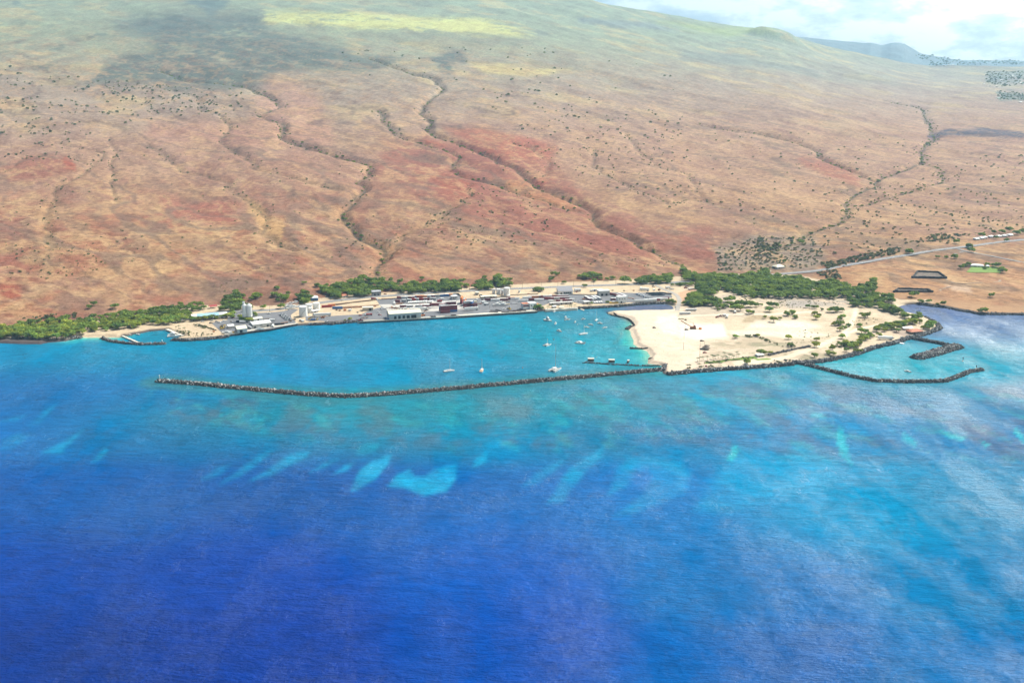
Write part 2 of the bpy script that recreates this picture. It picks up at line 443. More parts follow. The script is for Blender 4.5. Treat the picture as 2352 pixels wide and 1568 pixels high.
A_ = np.linspace(-0.70, 0.70, 1000)
Y_ = np.concatenate([np.arange(1150, 2300, 2.6), np.geomspace(2303, 20000, 400)])
GA, GY = np.meshgrid(A_, Y_)
GX = GA * GY
GZ = h_base(GX, GY)
GULM = np.zeros(GZ.shape); GULF = np.zeros(GZ.shape)
wob = (fbm(GX, GY, 60, 3, 31) - 0.5) * 26
for pts, dep, wid in GUL:
    xs = [p[0] for p in pts]; ys = [p[1] for p in pts]
    sel = (GX > min(xs) - 160) & (GX < max(xs) + 160) & (GY > min(ys) - 160) & (GY < max(ys) + 160)
    sx, sy = GX[sel], GY[sel]
    d = np.abs(seg_dist(sx + wob[sel], sy + wob[sel] * 0.7, pts))
    far = 1 + 0.5 * smooth(3000, 6000, sy)
    g = np.exp(-(d / (wid * far)) ** 2)
    GZ[sel] -= dep * .62 * (np.exp(-(d / (wid * .7 * far)) ** 2) + 0.22 * np.exp(-(d / (wid * 2.6 * far)) ** 2)) * smooth(0, 200 + dep * 12, sy - np.interp(sx / sy, FOOT_A, FOOT_Y))
    GULM[sel] = np.maximum(GULM[sel], g)
    GULF[sel] = np.maximum(GULF[sel], np.exp(-(d / (wid * 0.27 * far)) ** 2) * min(1, dep / 12))
GZ = np.maximum(GZ, 2.6)
# the shore
near = GY < 2250
SDIST = np.full(GZ.shape, 400.0)
SHN = [p for p in SHORE]
SDIST[near] = poly_sd(GX[near], GY[near], SHN)
slope = np.full(GZ.shape, 0.55)
GPX, GPY = project(GX, GY, np.maximum(GZ, 0))
for v, x, y, r in BEACH:
    bx, by = pp(int(v), x, y); r = r * VIEW[int(v)][2]
    wgt = np.exp(-(((GPX - bx) / r) ** 2 + ((GPY - by) / (r * 0.7)) ** 2))
    slope = slope * (1 - np.minimum(1, 1.3 * wgt)) + 0.10 * np.minimum(1, 1.3 * wgt)
GZ = np.where(near, np.minimum(GZ, np.clip(SDIST * slope, -7, 3.0) + np.maximum(0, SDIST - 5) * 0.5), GZ)
dune = smooth(1420, 1480, GPX) * smooth(700, 715, GPY) * (SDIST > 12) * near * (GZ < 4)
GZ = GZ + dune * (fbm(GX, GY, 40, 4, 41) - 0.5) * 1.6 * smooth(1650, 1750, GPX)
def hz(X, Y):
    X = np.asarray(X, float); Y = np.asarray(Y, float)
    a = np.clip((X / Y - A_[0]) / (A_[1] - A_[0]), 0, len(A_) - 1.001)
    i = np.clip(np.searchsorted(Y_, Y) - 1, 0, len(Y_) - 2)
    fyv = np.clip((Y - Y_[i]) / (Y_[i + 1] - Y_[i]), 0, 1)
    j = a.astype(int); fxv = a - j
    return (GZ[i, j] * (1 - fxv) + GZ[i, j + 1] * fxv) * (1 - fyv) + (GZ[i + 1, j] * (1 - fxv) + GZ[i + 1, j + 1] * fxv) * fyv
def on_land(v, pts):
    q = [pp(v, x, y) for x, y in pts]
    X, Y = march([p[0] for p in q], [p[1] for p in q], hz)
    return X, Y, hz(X, Y)
def onl(v, x, y):
    X, Y, Z = on_land(v, [(x, y)])
    return Vector((float(X[0]), float(Y[0]), float(Z[0])))

# ---- what the ground is made of (soil, grass, sand), mapped once on to the terrain
wx = (fbm(GX, GY, 160, 6, 51, .62) - 0.5); wy = (fbm(GX, GY, 160, 6, 61, .62) - 0.5)
QX, QY = GPX + wx * 46, GPY + wy * 20
def lerp(c, col, m): return c + (np.array(col) - c) * np.clip(m, 0, 1)[..., None]
n_big = fbm(GX * .8 + GY * .6, (GY * .8 - GX * .6) * .4, 700, 4, 71)
n_mid = fbm(GX * .8 + GY * .6, (GY * .8 - GX * .6) * .5, 130, 4, 81)
n_fin = fbm(GX, GY * .6, 30, 4, 91)
ALB = np.empty(GZ.shape + (3,)); ALB[:] = (.335, .22, .125)                     # dry tan grass
ALB = lerp(ALB, (.245, .145, .11), smooth(.42, .60, n_mid + .25 * (n_big - .5)) * .8)   # mauve-brown soil between the grass
ALB = lerp(ALB, (.25, .105, .065), smooth(.52, .68, n_fin * .55 + n_big * .45) * .75)
n_str = fbm(GX * .8 + GY * .6, (GY * .8 - GX * .6) * .35, 48, 5, 95, .6)
ALB = lerp(ALB, (.44, .315, .175), smooth(.57, .70, n_str) * .45)
ALB = lerp(ALB, (.17, .115, .085), smooth(.44, .30, n_str) * .45)
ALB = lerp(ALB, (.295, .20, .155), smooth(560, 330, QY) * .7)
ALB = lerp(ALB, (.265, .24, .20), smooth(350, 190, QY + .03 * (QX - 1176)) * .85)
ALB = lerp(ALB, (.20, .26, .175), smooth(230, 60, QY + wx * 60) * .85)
ALB = lerp(ALB, (.44, .37, .17), smooth(.56, .70, n_mid) * smooth(420, 180, QY) * .45)
ALB = lerp(ALB, (.17, .20, .15), smooth(.56, .72, n_big * .6 + n_mid * .4) * smooth(250, 120, QY) * .6)
def paint(view, pts, col, feather, k=1.0, thr=None):
    global ALB
    m = patch(QX, QY, [pp(view, x, y) for x, y in pts], feather) * k
    if thr is not None: m = m * smooth(thr - .09, thr + .09, n_mid * .6 + n_fin * .4)
    ALB = lerp(ALB, col, m)
REDS = (.29, .09, .055); REDD = (.24, .095, .068)
paint('N', [(300, 60), (900, 20), (1500, 200), (1700, 470), (2100, 640), (2352, 800), (2100, 840), (1300, 720), (800, 560), (500, 420), (200, 300)], REDD, 22, .85)
paint('N', [(1030, 300), (1250, 320), (1650, 500), (1600, 540), (1250, 430), (1050, 360)], (.37, .19, .095), 7, .8)
paint('N', [(1350, 380), (1500, 310), (1480, 290), (1420, 270), (1330, 340)], REDS, 6, .9)
paint('V', [(720, 880), (1000, 880), (1250, 930), (1500, 1000), (1450, 1100), (1050, 1090), (900, 1000)], REDS, 14, .8)
paint('V', [(560, 940), (720, 990), (720, 1010), (590, 985)], REDS, 6, .8)
paint('N', [(780, 300), (960, 340), (900, 480), (700, 400), (560, 260)], REDS, 12, .55)
paint('N', [(1500, 600), (1900, 700), (2200, 860), (2000, 860), (1600, 720)], REDD, 12, .7)
paint('R', [(0, 640), (200, 660), (220, 860), (60, 900), (0, 900)], REDD, 12, .8)
paint('R', [(820, 150), (1000, 180), (1250, 310), (1240, 350), (1000, 300), (800, 210)], REDS, 9, .6)
paint('M', [(0, 240), (180, 170), (420, 150), (540, 180), (500, 250), (300, 300), (60, 330)], REDD, 10, .75)
paint('M', [(460, 150), (540, 180), (520, 260), (460, 230)], REDS, 4, .9)
paint('M', [(900, 420), (1300, 440), (1600, 470), (1700, 620), (1400, 760), (1000, 640)], (.29, .12, .085), 20, .8, .47)
paint('M', [(0, 980), (130, 1040), (160, 1130), (40, 1180), (0, 1190)], REDS, 12, .8)
paint('M', [(0, 560), (500, 640), (900, 760), (800, 940), (300, 980), (0, 900)], REDD, 22, .7, .50)
paint('M', [(1700, 440), (1860, 560), (1970, 590), (1940, 720), (1800, 690), (1720, 560)], (.47, .33, .15), 10, .7)
paint('U', [(1850, 480), (2200, 640), (2300, 980), (1700, 1010), (1000, 960), (1000, 820), (1700, 860)], (.37, .20, .15), 18, .45)
# grey valley with scrub at the mouth of the ravine, and far pastures
paint('R', [(230, 790), (520, 700), (900, 720), (1000, 840), (940, 960), (620, 960), (240, 950)], (.21, .195, .165), 12, .75)
paint('R', [(940, 960), (1100, 930), (1600, 850), (2352, 880), (2352, 1180), (1700, 1180), (1300, 1140), (1100, 1030)], (.36, .215, .115), 10, .7)
paint('R', [(1830, 1055), (2000, 1075), (1990, 1110), (1860, 1090)], (.45, .36, .29), 5, .8)
SCRUB = (.085, .115, .105)
paint('U', [(800, 150), (1050, 100), (1400, 90), (1800, 90), (1830, 200), (2100, 250), (2352, 330), (2352, 480), (2000, 470), (1700, 600), (1200, 620), (1000, 560), (720, 570), (590, 585), (760, 420), (1050, 340), (1000, 260), (820, 200)], SCRUB, 18, .9, .33)
paint('V', [(0, 330), (100, 380), (430, 400), (200, 500), (80, 510), (0, 490)], SCRUB, 7, .8)
paint('V', [(520, 415), (700, 380), (790, 345), (800, 370), (880, 400), (860, 440), (740, 450), (780, 510), (680, 490), (620, 430)], SCRUB, 4, .9)
paint('U', [(1250, 0), (1600, 0), (1560, 60), (1440, 100), (1330, 40)], (.10, .14, .13), 6, .9)
paint('U', [(100, 5), (160, 8), (150, 40), (110, 30)], (.10, .14, .13), 3, .8)
paint('U', [(330, 350), (460, 310), (470, 320), (400, 352)], SCRUB, 4, .8)
paint('U', [(600, 260), (740, 225), (760, 238), (620, 270)], SCRUB, 4, .8)
paint('U', [(230, 460), (320, 430), (380, 455), (280, 485)], SCRUB, 5, .7)
paint('V', [(1640, 130), (1900, 140), (2352, 190), (2352, 215), (2000, 190), (1640, 165)], (.15, .18, .19), 6, .7)
paint('V', [(1220, 205), (1420, 215), (1400, 245), (1270, 235)], (.15, .19, .17), 5, .7)
paint('W', [(0, 350), (250, 370), (700, 440), (1000, 500), (900, 520), (500, 450), (0, 420)], (.16, .19, .17), 8, .7)
paint('W', [(1000, 500), (1300, 520), (1600, 600), (1400, 590), (1000, 540)], (.19, .20, .16), 7, .5)
paint('W', [(-200, 150), (0, 150), (300, 190), (600, 180), (660, 230), (300, 250), (0, 200)], (.25, .31, .13), 7, .8)
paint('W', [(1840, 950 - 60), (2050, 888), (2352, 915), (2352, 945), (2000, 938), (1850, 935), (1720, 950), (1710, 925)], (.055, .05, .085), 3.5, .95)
paint('W', [(1620, 390), (2000, 410), (2352, 425), (2352, 445), (1900, 455), (1700, 450)], (.10, .13, .12), 4, .8)
paint('W', [(2080, 500), (2352, 490), (2352, 580), (2200, 590), (2090, 560)], (.12, .15, .12), 5, .75, .42)
paint('W', [(2168, 625), (2352, 640), (2352, 690), (2168, 688)], (.10, .14, .10), 2.5, .85, .42)
# bright pasture the sun has ripened
paint('P', [(605, 28), (784, 26), (950, 42), (1117, 42), (1180, 64), (1225, 82), (1080, 78), (920, 69), (784, 63), (610, 50)], (.46, .50, .18), 9, .8, .40)
paint('V', [(900, 440), (1080, 440), (1300, 470), (1560, 480), (1400, 520), (1200, 520), (1000, 500)], (.47, .43, .17), 8, .7)
# fine branching runnels that drain the slope: veins of pale grass and of bare dark rock
qv = GX * .80 + GY * .60 + wx * 40; sv = (-GX * .60 + GY * .80) + wy * 60
for L, st_, sd_n, col, k_, e0 in ((150, .45, 401, (.43, .315, .18), .5, .91), (75, .5, 411, (.43, .31, .17), .42, .90), (230, .35, 421, (.14, .105, .085), .6, .94), (110, .4, 431, (.165, .11, .085), .5, .93)):
    rid = 1 - np.abs(2 * fbm(qv, sv * st_, L, 4, sd_n, .55) - 1)
    ALB = lerp(ALB, col, smooth(e0, .985, rid) * k_ * smooth(-20, 120, GY - np.interp(GX / GY, FOOT_A, FOOT_Y)) * smooth(7500, 3500, GY))
# dark exposed rock and thicket along the gully floors
ALB = lerp(ALB, (.07, .075, .048), GULF * smooth(.35, .62, n_fin + .15) * .75)
ALB = lerp(ALB, (.44, .32, .17), GULM * (1 - GULF) * .35 * smooth(2900, 2300, GY))
# lava-rock cut above the road
paint(4, [(1090, 258), (1230, 210), (1450, 190), (1640, 195), (1880, 230), (1700, 236), (1350, 246), (1150, 265)], (.055, .05, .05), 1.6, .95)
paint(5, [(300, 225), (620, 212), (900, 175), (1040, 200), (700, 215), (400, 238)], (.10, .075, .065), 1.4, .8)
# the coast: dirt by the port, pale coral sand on the peninsula, rock at the water
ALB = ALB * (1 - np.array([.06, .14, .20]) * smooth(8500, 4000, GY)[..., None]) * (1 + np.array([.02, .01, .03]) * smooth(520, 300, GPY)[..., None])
flat = (GZ < 3.9) & near & (SDIST > -60)
fl = flat.astype(float)
ALB = lerp(ALB, (.52, .41, .28), fl)
ALB = lerp(ALB, (.36, .215, .115), fl * smooth(2128, 2150, GPX) * smooth(742, 728, GPY) * (1 - smooth(2110, 2090, GPX)))
sandm = fl * (1 - smooth(2120, 2160, GPX) * smooth(738, 724, GPY)) * smooth(1400, 1425, GPX) * smooth(698, 704, GPY + np.maximum(0, 1560 - GPX) * .0)
ALB = lerp(ALB, (.64, .525, .405), sandm)
ALB = lerp(ALB, (.47, .38, .28), sandm * smooth(1590, 1720, GPX) * smooth(0, 25, 842 - GPY - .10 * (GPX - 1600)) * .75)
ALB = lerp(ALB, (.56, .46, .34), sandm * smooth(.50, .66, fbm(GX, GY, 55, 5, 99, .6)) * .5)
ALB = lerp(ALB, (.40, .32, .22), sandm * smooth(1560, 1680, GPX) * smooth(.44, .58, fbm(GX, GY, 45, 6, 103, .65)) * .7)
ALB = lerp(ALB, (.23, .22, .14), sandm * smooth(1600, 1700, GPX) * smooth(.53, .63, fbm(GX, GY, 26, 5, 107, .65)) * .75)
def sand(view, pts, col, feather, k=1.0, thr=None):
    global ALB
    m = patch(GPX + wx * 10, GPY + wy * 5, [pp(view, x, y) for x, y in pts], feather) * k * fl
    if thr is not None: m = m * smooth(thr - .08, thr + .08, n_fin * .6 + fbm(GX, GY, 12, 3, 97) * .4)
    ALB = lerp(ALB, col, m)
sand('P', [(1560, 640), (1700, 630), (1850, 640), (2000, 665), (2080, 700), (2150, 745), (2050, 790), (1900, 815), (1830, 800), (1760, 765), (1640, 765), (1600, 735), (1560, 720)], (.56, .45, .32), 12, .8)
sand(7, [(1000, 130), (1500, 110), (1800, 200), (1560, 260), (1150, 260), (870, 240)], (.44, .37, .29), 5, .7)
sand(7, [(1620, 240), (1960, 225), (1980, 260), (1850, 340), (1560, 330)], (.36, .28, .17), 4, .8, .45)
sand(7, [(1250, 0), (2352, 0), (2352, 160), (2000, 140), (1900, 90), (1300, 120)], (.34, .29, .24), 8, .7, .45)
sand(7, [(2030, 245), (2352, 240), (2352, 290), (2100, 285)], (.36, .27, .17), 4, .8, .45)
sand(8, [(0, 120), (600, 120), (620, 170), (400, 180), (0, 200)], (.33, .30, .27), 5, .7, .42)
sand(8, [(660, 300), (940, 290), (1000, 330), (900, 370), (640, 400)], (.40, .30, .19), 5, .7, .42)
sand(8, [(0, 420), (300, 400), (500, 450), (420, 560), (0, 600)], (.40, .34, .24), 6, .6, .48)
sand(8, [(1050, 420), (1250, 400), (1330, 470), (1150, 480), (1060, 450)], (.33, .25, .21), 3, .8)
sand(7, [(870, 345), (1350, 330), (1400, 480), (1100, 505), (880, 470)], (.80, .70, .57), 6, .9)
sand(7, [(640, 250), (840, 240), (870, 330), (860, 460), (700, 440), (600, 330)], (.86, .74, .57), 5, .6)
sand(8, [(-300, 320), (100, 320), (360, 380), (200, 410), (-400, 400)], (.74, .64, .51), 7, .85)
sand(8, [(-600, 420), (200, 415), (450, 460), (200, 500), (-500, 470)], (.80, .70, .55), 5, .6)
sand(7, [(960, 590), (1030, 590), (1020, 605), (970, 600)], (.5, .46, .43), 2, .6)
for pts, wdt, col in (([(8, 600, 470), (8, 480, 500), (8, 300, 590), (8, 0, 680), (7, 2100, 690), (7, 1700, 760)], 5, (.72, .60, .44)), ([(8, 920, 362), (8, 700, 410), (8, 590, 455), (8, 600, 470)], 3.5, (.74, .63, .47)),
                      ([(8, 690, 190), (8, 670, 290), (8, 640, 370), (8, 580, 440)], 3.5, (.74, .63, .47)), ([(7, 900, 250), (7, 1400, 230), (7, 1900, 230), (7, 2352, 200)], 5, (.72, .60, .46)),
                      ([(8, 690, 190), (8, 560, 150), (8, 300, 125)], 3, (.62, .45, .32)), ([(5, 1850, 480), (5, 1930, 430), (5, 1920, 330), (5, 2120, 270)], 7, (.50, .30, .18))):
    q = [(float(p.x), float(p.y)) for p in (at(v, x, y) for v, x, y in pts)]
    ALB = lerp(ALB, col, smooth(wdt * 1.5, wdt * .6, seg_dist(GX + wx * 6, GY, q)) * fl * .85)
rocky = near * smooth(7, 2, SDIST) * (1 - smooth(.42, .2, slope))
ALB = lerp(ALB, (.075, .068, .066), rocky)
wet = near * smooth(9, 0, SDIST) * smooth(.42, .2, slope)
ALB = lerp(ALB, (.52, .45, .33), wet * .6)
paint(1, [(-10, 525), (150, 515), (300, 535), (700, 525), (720, 545), (600, 562), (360, 592), (200, 590), (-10, 585)], (.09, .075, .08), 3, .9)

ALB = lerp(ALB, (.17, .22, .24), smooth(10300, 11500, GY))  # far ridge: blue-grey distance haze put into the ground colour
V_ = np.stack([GX, GY, GZ], -1).reshape(-1, 3)
nr, nc = GZ.shape
idx = np.arange(nr * nc).reshape(nr, nc)
FQ = np.stack([idx[:-1, :-1], idx[:-1, 1:], idx[1:, 1:], idx[1:, :-1]], -1).reshape(-1, 4)
keep = (GZ.reshape(-1)[FQ].max(1) > -5.5)
FQ = FQ[keep]
tm = bpy.data.materials.new('dry_hillside'); tm.use_nodes = True
t = tm.node_tree; b = t.nodes['Principled BSDF']
at_ = N(t, 'ShaderNodeAttribute', attribute_name='soil')
tcn = N(t, 'ShaderNodeTexCoord')
na = N(t, 'ShaderNodeTexNoise', i_Scale=0.075, i_Detail=9.0, i_Roughness=0.74); t.links.new(tcn.outputs['Object'], na.inputs['Vector'])
mpp = N(t, 'ShaderNodeMapping'); mpp.inputs['Rotation'].default_value = (0, 0, R(-37)); mpp.inputs['Scale'].default_value = (1, .35, 1)
t.links.new(tcn.outputs['Object'], mpp.inputs[0])
nb = N(t, 'ShaderNodeTexNoise', i_Scale=0.012, i_Detail=8.0, i_Roughness=0.66); t.links.new(mpp.outputs[0], nb.inputs['Vector'])
c = MIX(t, 1.0, at_.outputs['Color'], RAMP(t, na.outputs[0], [(0.28, (.42, .36, .33)), (0.48, (.92, .89, .86)), (0.70, (1.36, 1.38, 1.34))]), 'MULTIPLY')
c = MIX(t, 1.0, c, RAMP(t, nb.outputs[0], [(0.32, (.80, .72, .70)), (0.5, (1.0, .98, .97)), (0.68, (1.14, 1.18, 1.12))]), 'MULTIPLY')
sp_ = N(t, 'ShaderNodeSeparateXYZ'); gp_ = N(t, 'ShaderNodeNewGeometry'); t.links.new(gp_.outputs['Position'], sp_.inputs[0])
flatm = M(t, 'LESS_THAN', sp_.outputs[2], 4.6)
c = MIX(t, M(t, 'MULTIPLY', flatm, .72), c, at_.outputs['Color'])
t.links.new(c, b.inputs['Base Color'])
b.inputs['Roughness'].default_value = 0.95; b.inputs['Specular IOR Level'].default_value = 0.08
bp = N(t, 'ShaderNodeBump', i_Strength=0.55, i_Distance=6.0); t.links.new(na.outputs[0], bp.inputs['Height'])
t.links.new(bp.outputs[0], b.inputs['Normal'])
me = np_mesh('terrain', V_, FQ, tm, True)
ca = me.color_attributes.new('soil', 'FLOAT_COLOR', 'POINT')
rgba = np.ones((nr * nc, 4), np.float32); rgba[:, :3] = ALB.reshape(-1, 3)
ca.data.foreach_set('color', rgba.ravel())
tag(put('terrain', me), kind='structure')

# ================================================================== WATER
WA = np.linspace(-0.95, 0.95, 640)
WY = np.concatenate([np.geomspace(120, 1150, 330), np.arange(1154, 2200, 3.4), np.geomspace(2210, 20000, 60)])
WAg, WYg = np.meshgrid(WA, WY); WX = WAg * WYg
wpx, wpy = project(WX, WYg, 0.0)
SEABED = [(100, 1500, 0, 56, 146), (600, 1500, 0, 60, 158), (1176, 1500, 0, 78, 176), (1700, 1540, 0, 100, 180), (2300, 1550, 0, 114, 182),
 (100, 1300, 0, 70, 166), (600, 1280, 0, 70, 172), (1176, 1280, 0, 88, 186), (1700, 1330, 0, 116, 188), (2300, 1330, 0, 130, 188),
 (60, 1130, 0, 92, 174), (300, 1110, 0, 98, 178), (600, 1130, 0, 94, 174), (900, 1150, 0, 94, 178), (1176, 1150, 0, 112, 192), (1500, 1180, 0, 124, 200), (1900, 1160, 0, 155, 205), (2300, 1150, 25, 141, 188),
 (50, 1010, 0, 108, 184), (250, 1010, 0, 124, 178), (480, 1010, 0, 130, 176), (720, 1010, 2, 132, 174), (1000, 1010, 0, 138, 176), (1300, 1010, 0, 135, 182), (1600, 1010, 15, 137, 190), (2000, 1010, 45, 140, 192), (2300, 1010, 60, 132, 186),
 (50, 900, 0, 116, 188), (220, 900, 0, 112, 186), (360, 905, 22, 124, 172), (520, 940, 28, 136, 160), (800, 955, 18, 148, 164), (1100, 940, 12, 152, 174), (1400, 920, 30, 152, 180), (1700, 900, 34, 156, 195), (2000, 930, 50, 142, 192), (2300, 930, 80, 146, 188),
 (50, 820, 0, 146, 194), (220, 815, 0, 144, 196), (420, 815, 0, 140, 190), (650, 800, 0, 146, 192), (1000, 790, 0, 152, 192), (1300, 770, 16, 162, 192), (1380, 750, 56, 170, 190), (1200, 850, 0, 146, 186), (900, 865, 0, 146, 186), (640, 865, 0, 136, 186),
 (1430, 800, 50, 178, 192), (1420, 715, 92, 148, 176), (1500, 704, 96, 112, 150), (2050, 820, 66, 180, 196), (2180, 835, 72, 178, 196), (2130, 715, 104, 124, 158), (2300, 770, 112, 158, 190), (2240, 735, 92, 132, 182), (2330, 860, 96, 156, 192), (350, 775, 0, 160, 186), (340, 785, 10, 160, 190)]
sx_ = np.array([s[0] for s in SEABED], float); sy_ = np.array([s[1] for s in SEABED], float)
sc_ = np.array([srgb(*s[2:]) for s in SEABED])
sdw = np.full(WX.shape, -400.0)
nw = (WYg > 1000) & (WYg < 2250) & (np.abs(WX) < 1500)
sdw[nw] = poly_sd(WX[nw], WYg[nw], SHORE)
ww = fbm(WX, WYg, 120, 4, 131) - .5; wv = fbm(WX, WYg, 120, 4, 141) - .5
ux = np.clip(wpx, -100, 2450) + ww * 60; uy = np.clip(wpy, 690, 1580) + wv * 26
num = np.zeros(WX.shape + (3,)); den = np.zeros(WX.shape)
for i in range(len(sx_)):
    vs_ = 95 if sy_[i] > 1090 else 46
    d2 = ((ux - sx_[i]) / 210) ** 2 + ((uy - sy_[i]) / vs_) ** 2
    k = np.exp(-d2) + 1e-5 / (d2 + .3)
    num += k[..., None] * sc_[i]; den += k
WC = num / den[..., None]
def wpaint(view, pts, col, feather, k=1.0, base=None):
    global WC
    q = [pp(view, x, y) for x, y in pts]
    m = patch(wpx + ww * 22, wpy + wv * 12, q, feather) * k * (.55 + .45 * smooth(.35, .62, fbm(WX + WYg * .4, WYg * .6, 30, 4, 191)))
    WC = WC + (srgb(*col) - WC) * m[..., None]
rf = smooth(.40, .64, fbm(WX + WYg * .2, WYg * .6, 40, 6, 151, .62))
reefzone = patch(wpx, wpy, [(330, 880), (560, 905), (790, 925), (1180, 895), (1520, 862), (1840, 845), (2000, 885), (2200, 890), (2450, 860), (2450, 1060), (1900, 1060), (1500, 1040), (1000, 1030), (700, 1010), (380, 960)], 22)
WC = WC + (WC * np.array([1.0, .66, .60]) + np.array([.10, .02, 0]) - WC) * (reefzone * rf * .55)[..., None]
rf2 = smooth(.54, .72, fbm(WX * 1.0 + WYg * .3, WYg * .45, 20, 5, 161, .62))
WC = WC + (srgb(70, 200, 195) - WC) * (reefzone * rf2 * .26)[..., None]
WC = WC * (1 + .16 * (fbm(WX, WYg, 260, 4, 171) - .5))[..., None]
WC = WC * (1 + smooth(1150, 1000, wpy) * .5 * (fbm(WX + WYg * .4, WYg * .5, 45, 6, 181, .65) - .5))[..., None]
SANDC = (0, 172, 222)
for pts, k in (([(920, 490), (1000, 430), (1060, 420), (1020, 460), (960, 490)], .45), ([(1010, 510), (1100, 440), (1200, 380), (1265, 360), (1200, 410), (1110, 470)], .55),
               ([(1140, 500), (1200, 460), (1300, 400), (1380, 365), (1440, 360), (1420, 390), (1330, 425), (1250, 470)], .75), ([(1540, 465), (1590, 425), (1630, 415), (1600, 450)], .6),
               ([(1620, 540), (1660, 450), (1720, 400), (1800, 375), (1790, 420), (1740, 480), (1650, 540)], .85),
               ([(1790, 520), (1830, 470), (1890, 440), (1920, 470), (1960, 470), (2000, 440), (2110, 410), (2110, 470), (2060, 540), (1960, 560), (1880, 530)], .9),
               ([(2180, 430), (2200, 380), (2250, 355), (2240, 400)], .8), ([(200, 355), (280, 315), (390, 255), (310, 330), (290, 360)], .5), ([(415, 410), (460, 360), (490, 335), (495, 360), (450, 400)], .5),
               ([(0, 350), (20, 300), (80, 270), (150, 280), (60, 340)], .3), ([(-20, 225), (60, 200), (110, 193), (70, 215)], .35), ([(130, 240), (200, 170), (255, 145), (180, 230)], .35), ([(1430, 455), (1500, 410), (1560, 395), (1500, 430)], .5)):
    wpaint('S', pts, SANDC, 6, min(1, k * 1.2))
wpaint('S', [(1640, 375), (1650, 340), (1690, 315), (1745, 320), (1735, 350), (1680, 375)], (10, 165, 200), 3, .85)
for pts, k, f in (([(170, 590), (230, 480), (300, 410), (380, 370), (430, 335), (410, 390), (340, 450), (270, 530), (240, 590)], .75, 5), ([(60, 510), (120, 450), (200, 410), (270, 370), (210, 440), (120, 500)], .5, 5),
               ([(440, 560), (470, 450), (540, 390), (650, 385), (760, 400), (810, 460), (800, 540), (700, 590), (560, 640), (480, 650), (600, 560), (640, 480), (620, 440), (560, 450), (520, 520)], .6, 7),
               ([(850, 620), (950, 430), (1010, 330), (1060, 340), (1250, 390), (1330, 330), (1500, 400), (1480, 520), (1200, 560), (1000, 640)], .6, 14)):
    wpaint('T', pts, (0, 172, 222), f * 1.5, k * .95)
for pts in ([(1490, 240), (1520, 260), (1550, 370), (1570, 440), (1510, 380), (1490, 300)], [(1800, 270), (1870, 320), (1860, 345), (1800, 310)], [(1960, 250), (2090, 290), (2080, 310), (2010, 290)],
            [(2150, 300), (2200, 325), (2180, 335)], [(1365, 185), (1430, 185), (1430, 210), (1370, 205)], [(1010, 320), (1030, 350), (1010, 400), (980, 390)], [(2310, 240), (2352, 290), (2352, 320), (2300, 270)]):
    wpaint('T', pts, (40, 205, 220), 3, .8)
# shallows over sand, muddy edges
bwgt = np.zeros(WX.shape)
for v, x, y, r in BEACH[:5]:
    bx, by = pp(int(v), x, y); r = r * VIEW[int(v)][2] * 1.3
    bwgt = np.maximum(bwgt, np.exp(-(((wpx - bx) / r) ** 2 + ((wpy - by) / (r * .7)) ** 2)))
WC = WC + (srgb(120, 212, 205) - WC) * (smooth(-34, -2, sdw + ww * 20) * np.minimum(1, bwgt * 1.5))[..., None] * .8
WC = WC + (srgb(232, 222, 190) - WC) * (smooth(-11, 0, sdw + ww * 8) * np.minimum(1, bwgt * 1.6))[..., None] * .85
bar = seg_dist(wpx + ww * 10, wpy + wv * 6, [pp(5, 990, 900), pp(5, 960, 1000), pp(5, 880, 1092), pp(7, 160, 540)])
WC = WC + (srgb(150, 150, 152) - WC) * (smooth(7, 1, bar) * .55)[..., None]
wpaint(7, [(110, 590), (250, 560), (380, 590), (330, 605), (120, 605)], (110, 165, 185), 3, .6)
wpaint(7, [(300, 420), (370, 440), (380, 520), (370, 570), (230, 570), (250, 500)], (70, 200, 190), 4, .6)
shelf = seg_dist(WX, WYg, [(float(a), float(b_)) for a, b_ in (ground(x, y) for x, y in [(372, 876), (450, 882), (560, 893), (700, 905), (790, 909), (860, 906), (1000, 896), (1200, 878), (1400, 859), (1515, 850)])])
WC = WC + (srgb(70, 140, 152) - WC) * (smooth(44, 16, shelf + ww * 16) * .75)[..., None]
shal = smooth(1130, 1000, wpy)
greyz = np.clip(smooth(1385, 1440, wpx) * smooth(745, 725, wpy) + smooth(2070, 2130, wpx) * smooth(860, 770, wpy) * (1 - smooth(2240, 2300, wpx) * 0), 0, 1)
wpaint(5, [(740, 640), (900, 600), (1300, 600), (1700, 600), (1800, 590), (1780, 540), (1640, 495), (1240, 512), (900, 545), (700, 590)], (108, 122, 152), 5, .85)
WC = np.clip(WC * np.stack([.12 + .55 * greyz + .42 * shal * reefzone + .12 * shal, .62 + .01 * shal, .645 + .0 * shal], -1), 0, 1)
wm = bpy.data.materials.new('sea_water'); wm.use_nodes = True
t = wm.node_tree; b = t.nodes['Principled BSDF']
at_ = N(t, 'ShaderNodeAttribute', attribute_name='seabed')
tcn = N(t, 'ShaderNodeTexCoord')
def wave(rot, sx, sy, scale, det, rough=.6):
    m_ = N(t, 'ShaderNodeMapping'); m_.inputs['Rotation'].default_value = (0, 0, R(rot)); m_.inputs['Scale'].default_value = (sx, sy, 1)
    t.links.new(tcn.outputs['Object'], m_.inputs[0])
    n_ = N(t, 'ShaderNodeTexNoise', i_Scale=scale, i_Detail=det, i_Roughness=rough); t.links.new(m_.outputs[0], n_.inputs['Vector'])
    return n_.outputs[0]
w1 = wave(18, .42, 1, .105, 6.0, .70)      # wind chop, crests slanting down to the right
w2 = wave(-12, .5, 1, .42, 3.0)
w3 = wave(10, 1, 1, .0042, 5.0, .62)       # broad wind-ruffled and calm lanes
lane = RAMP(t, w3, [(0.36, 0.45), (0.64, 1.0)])
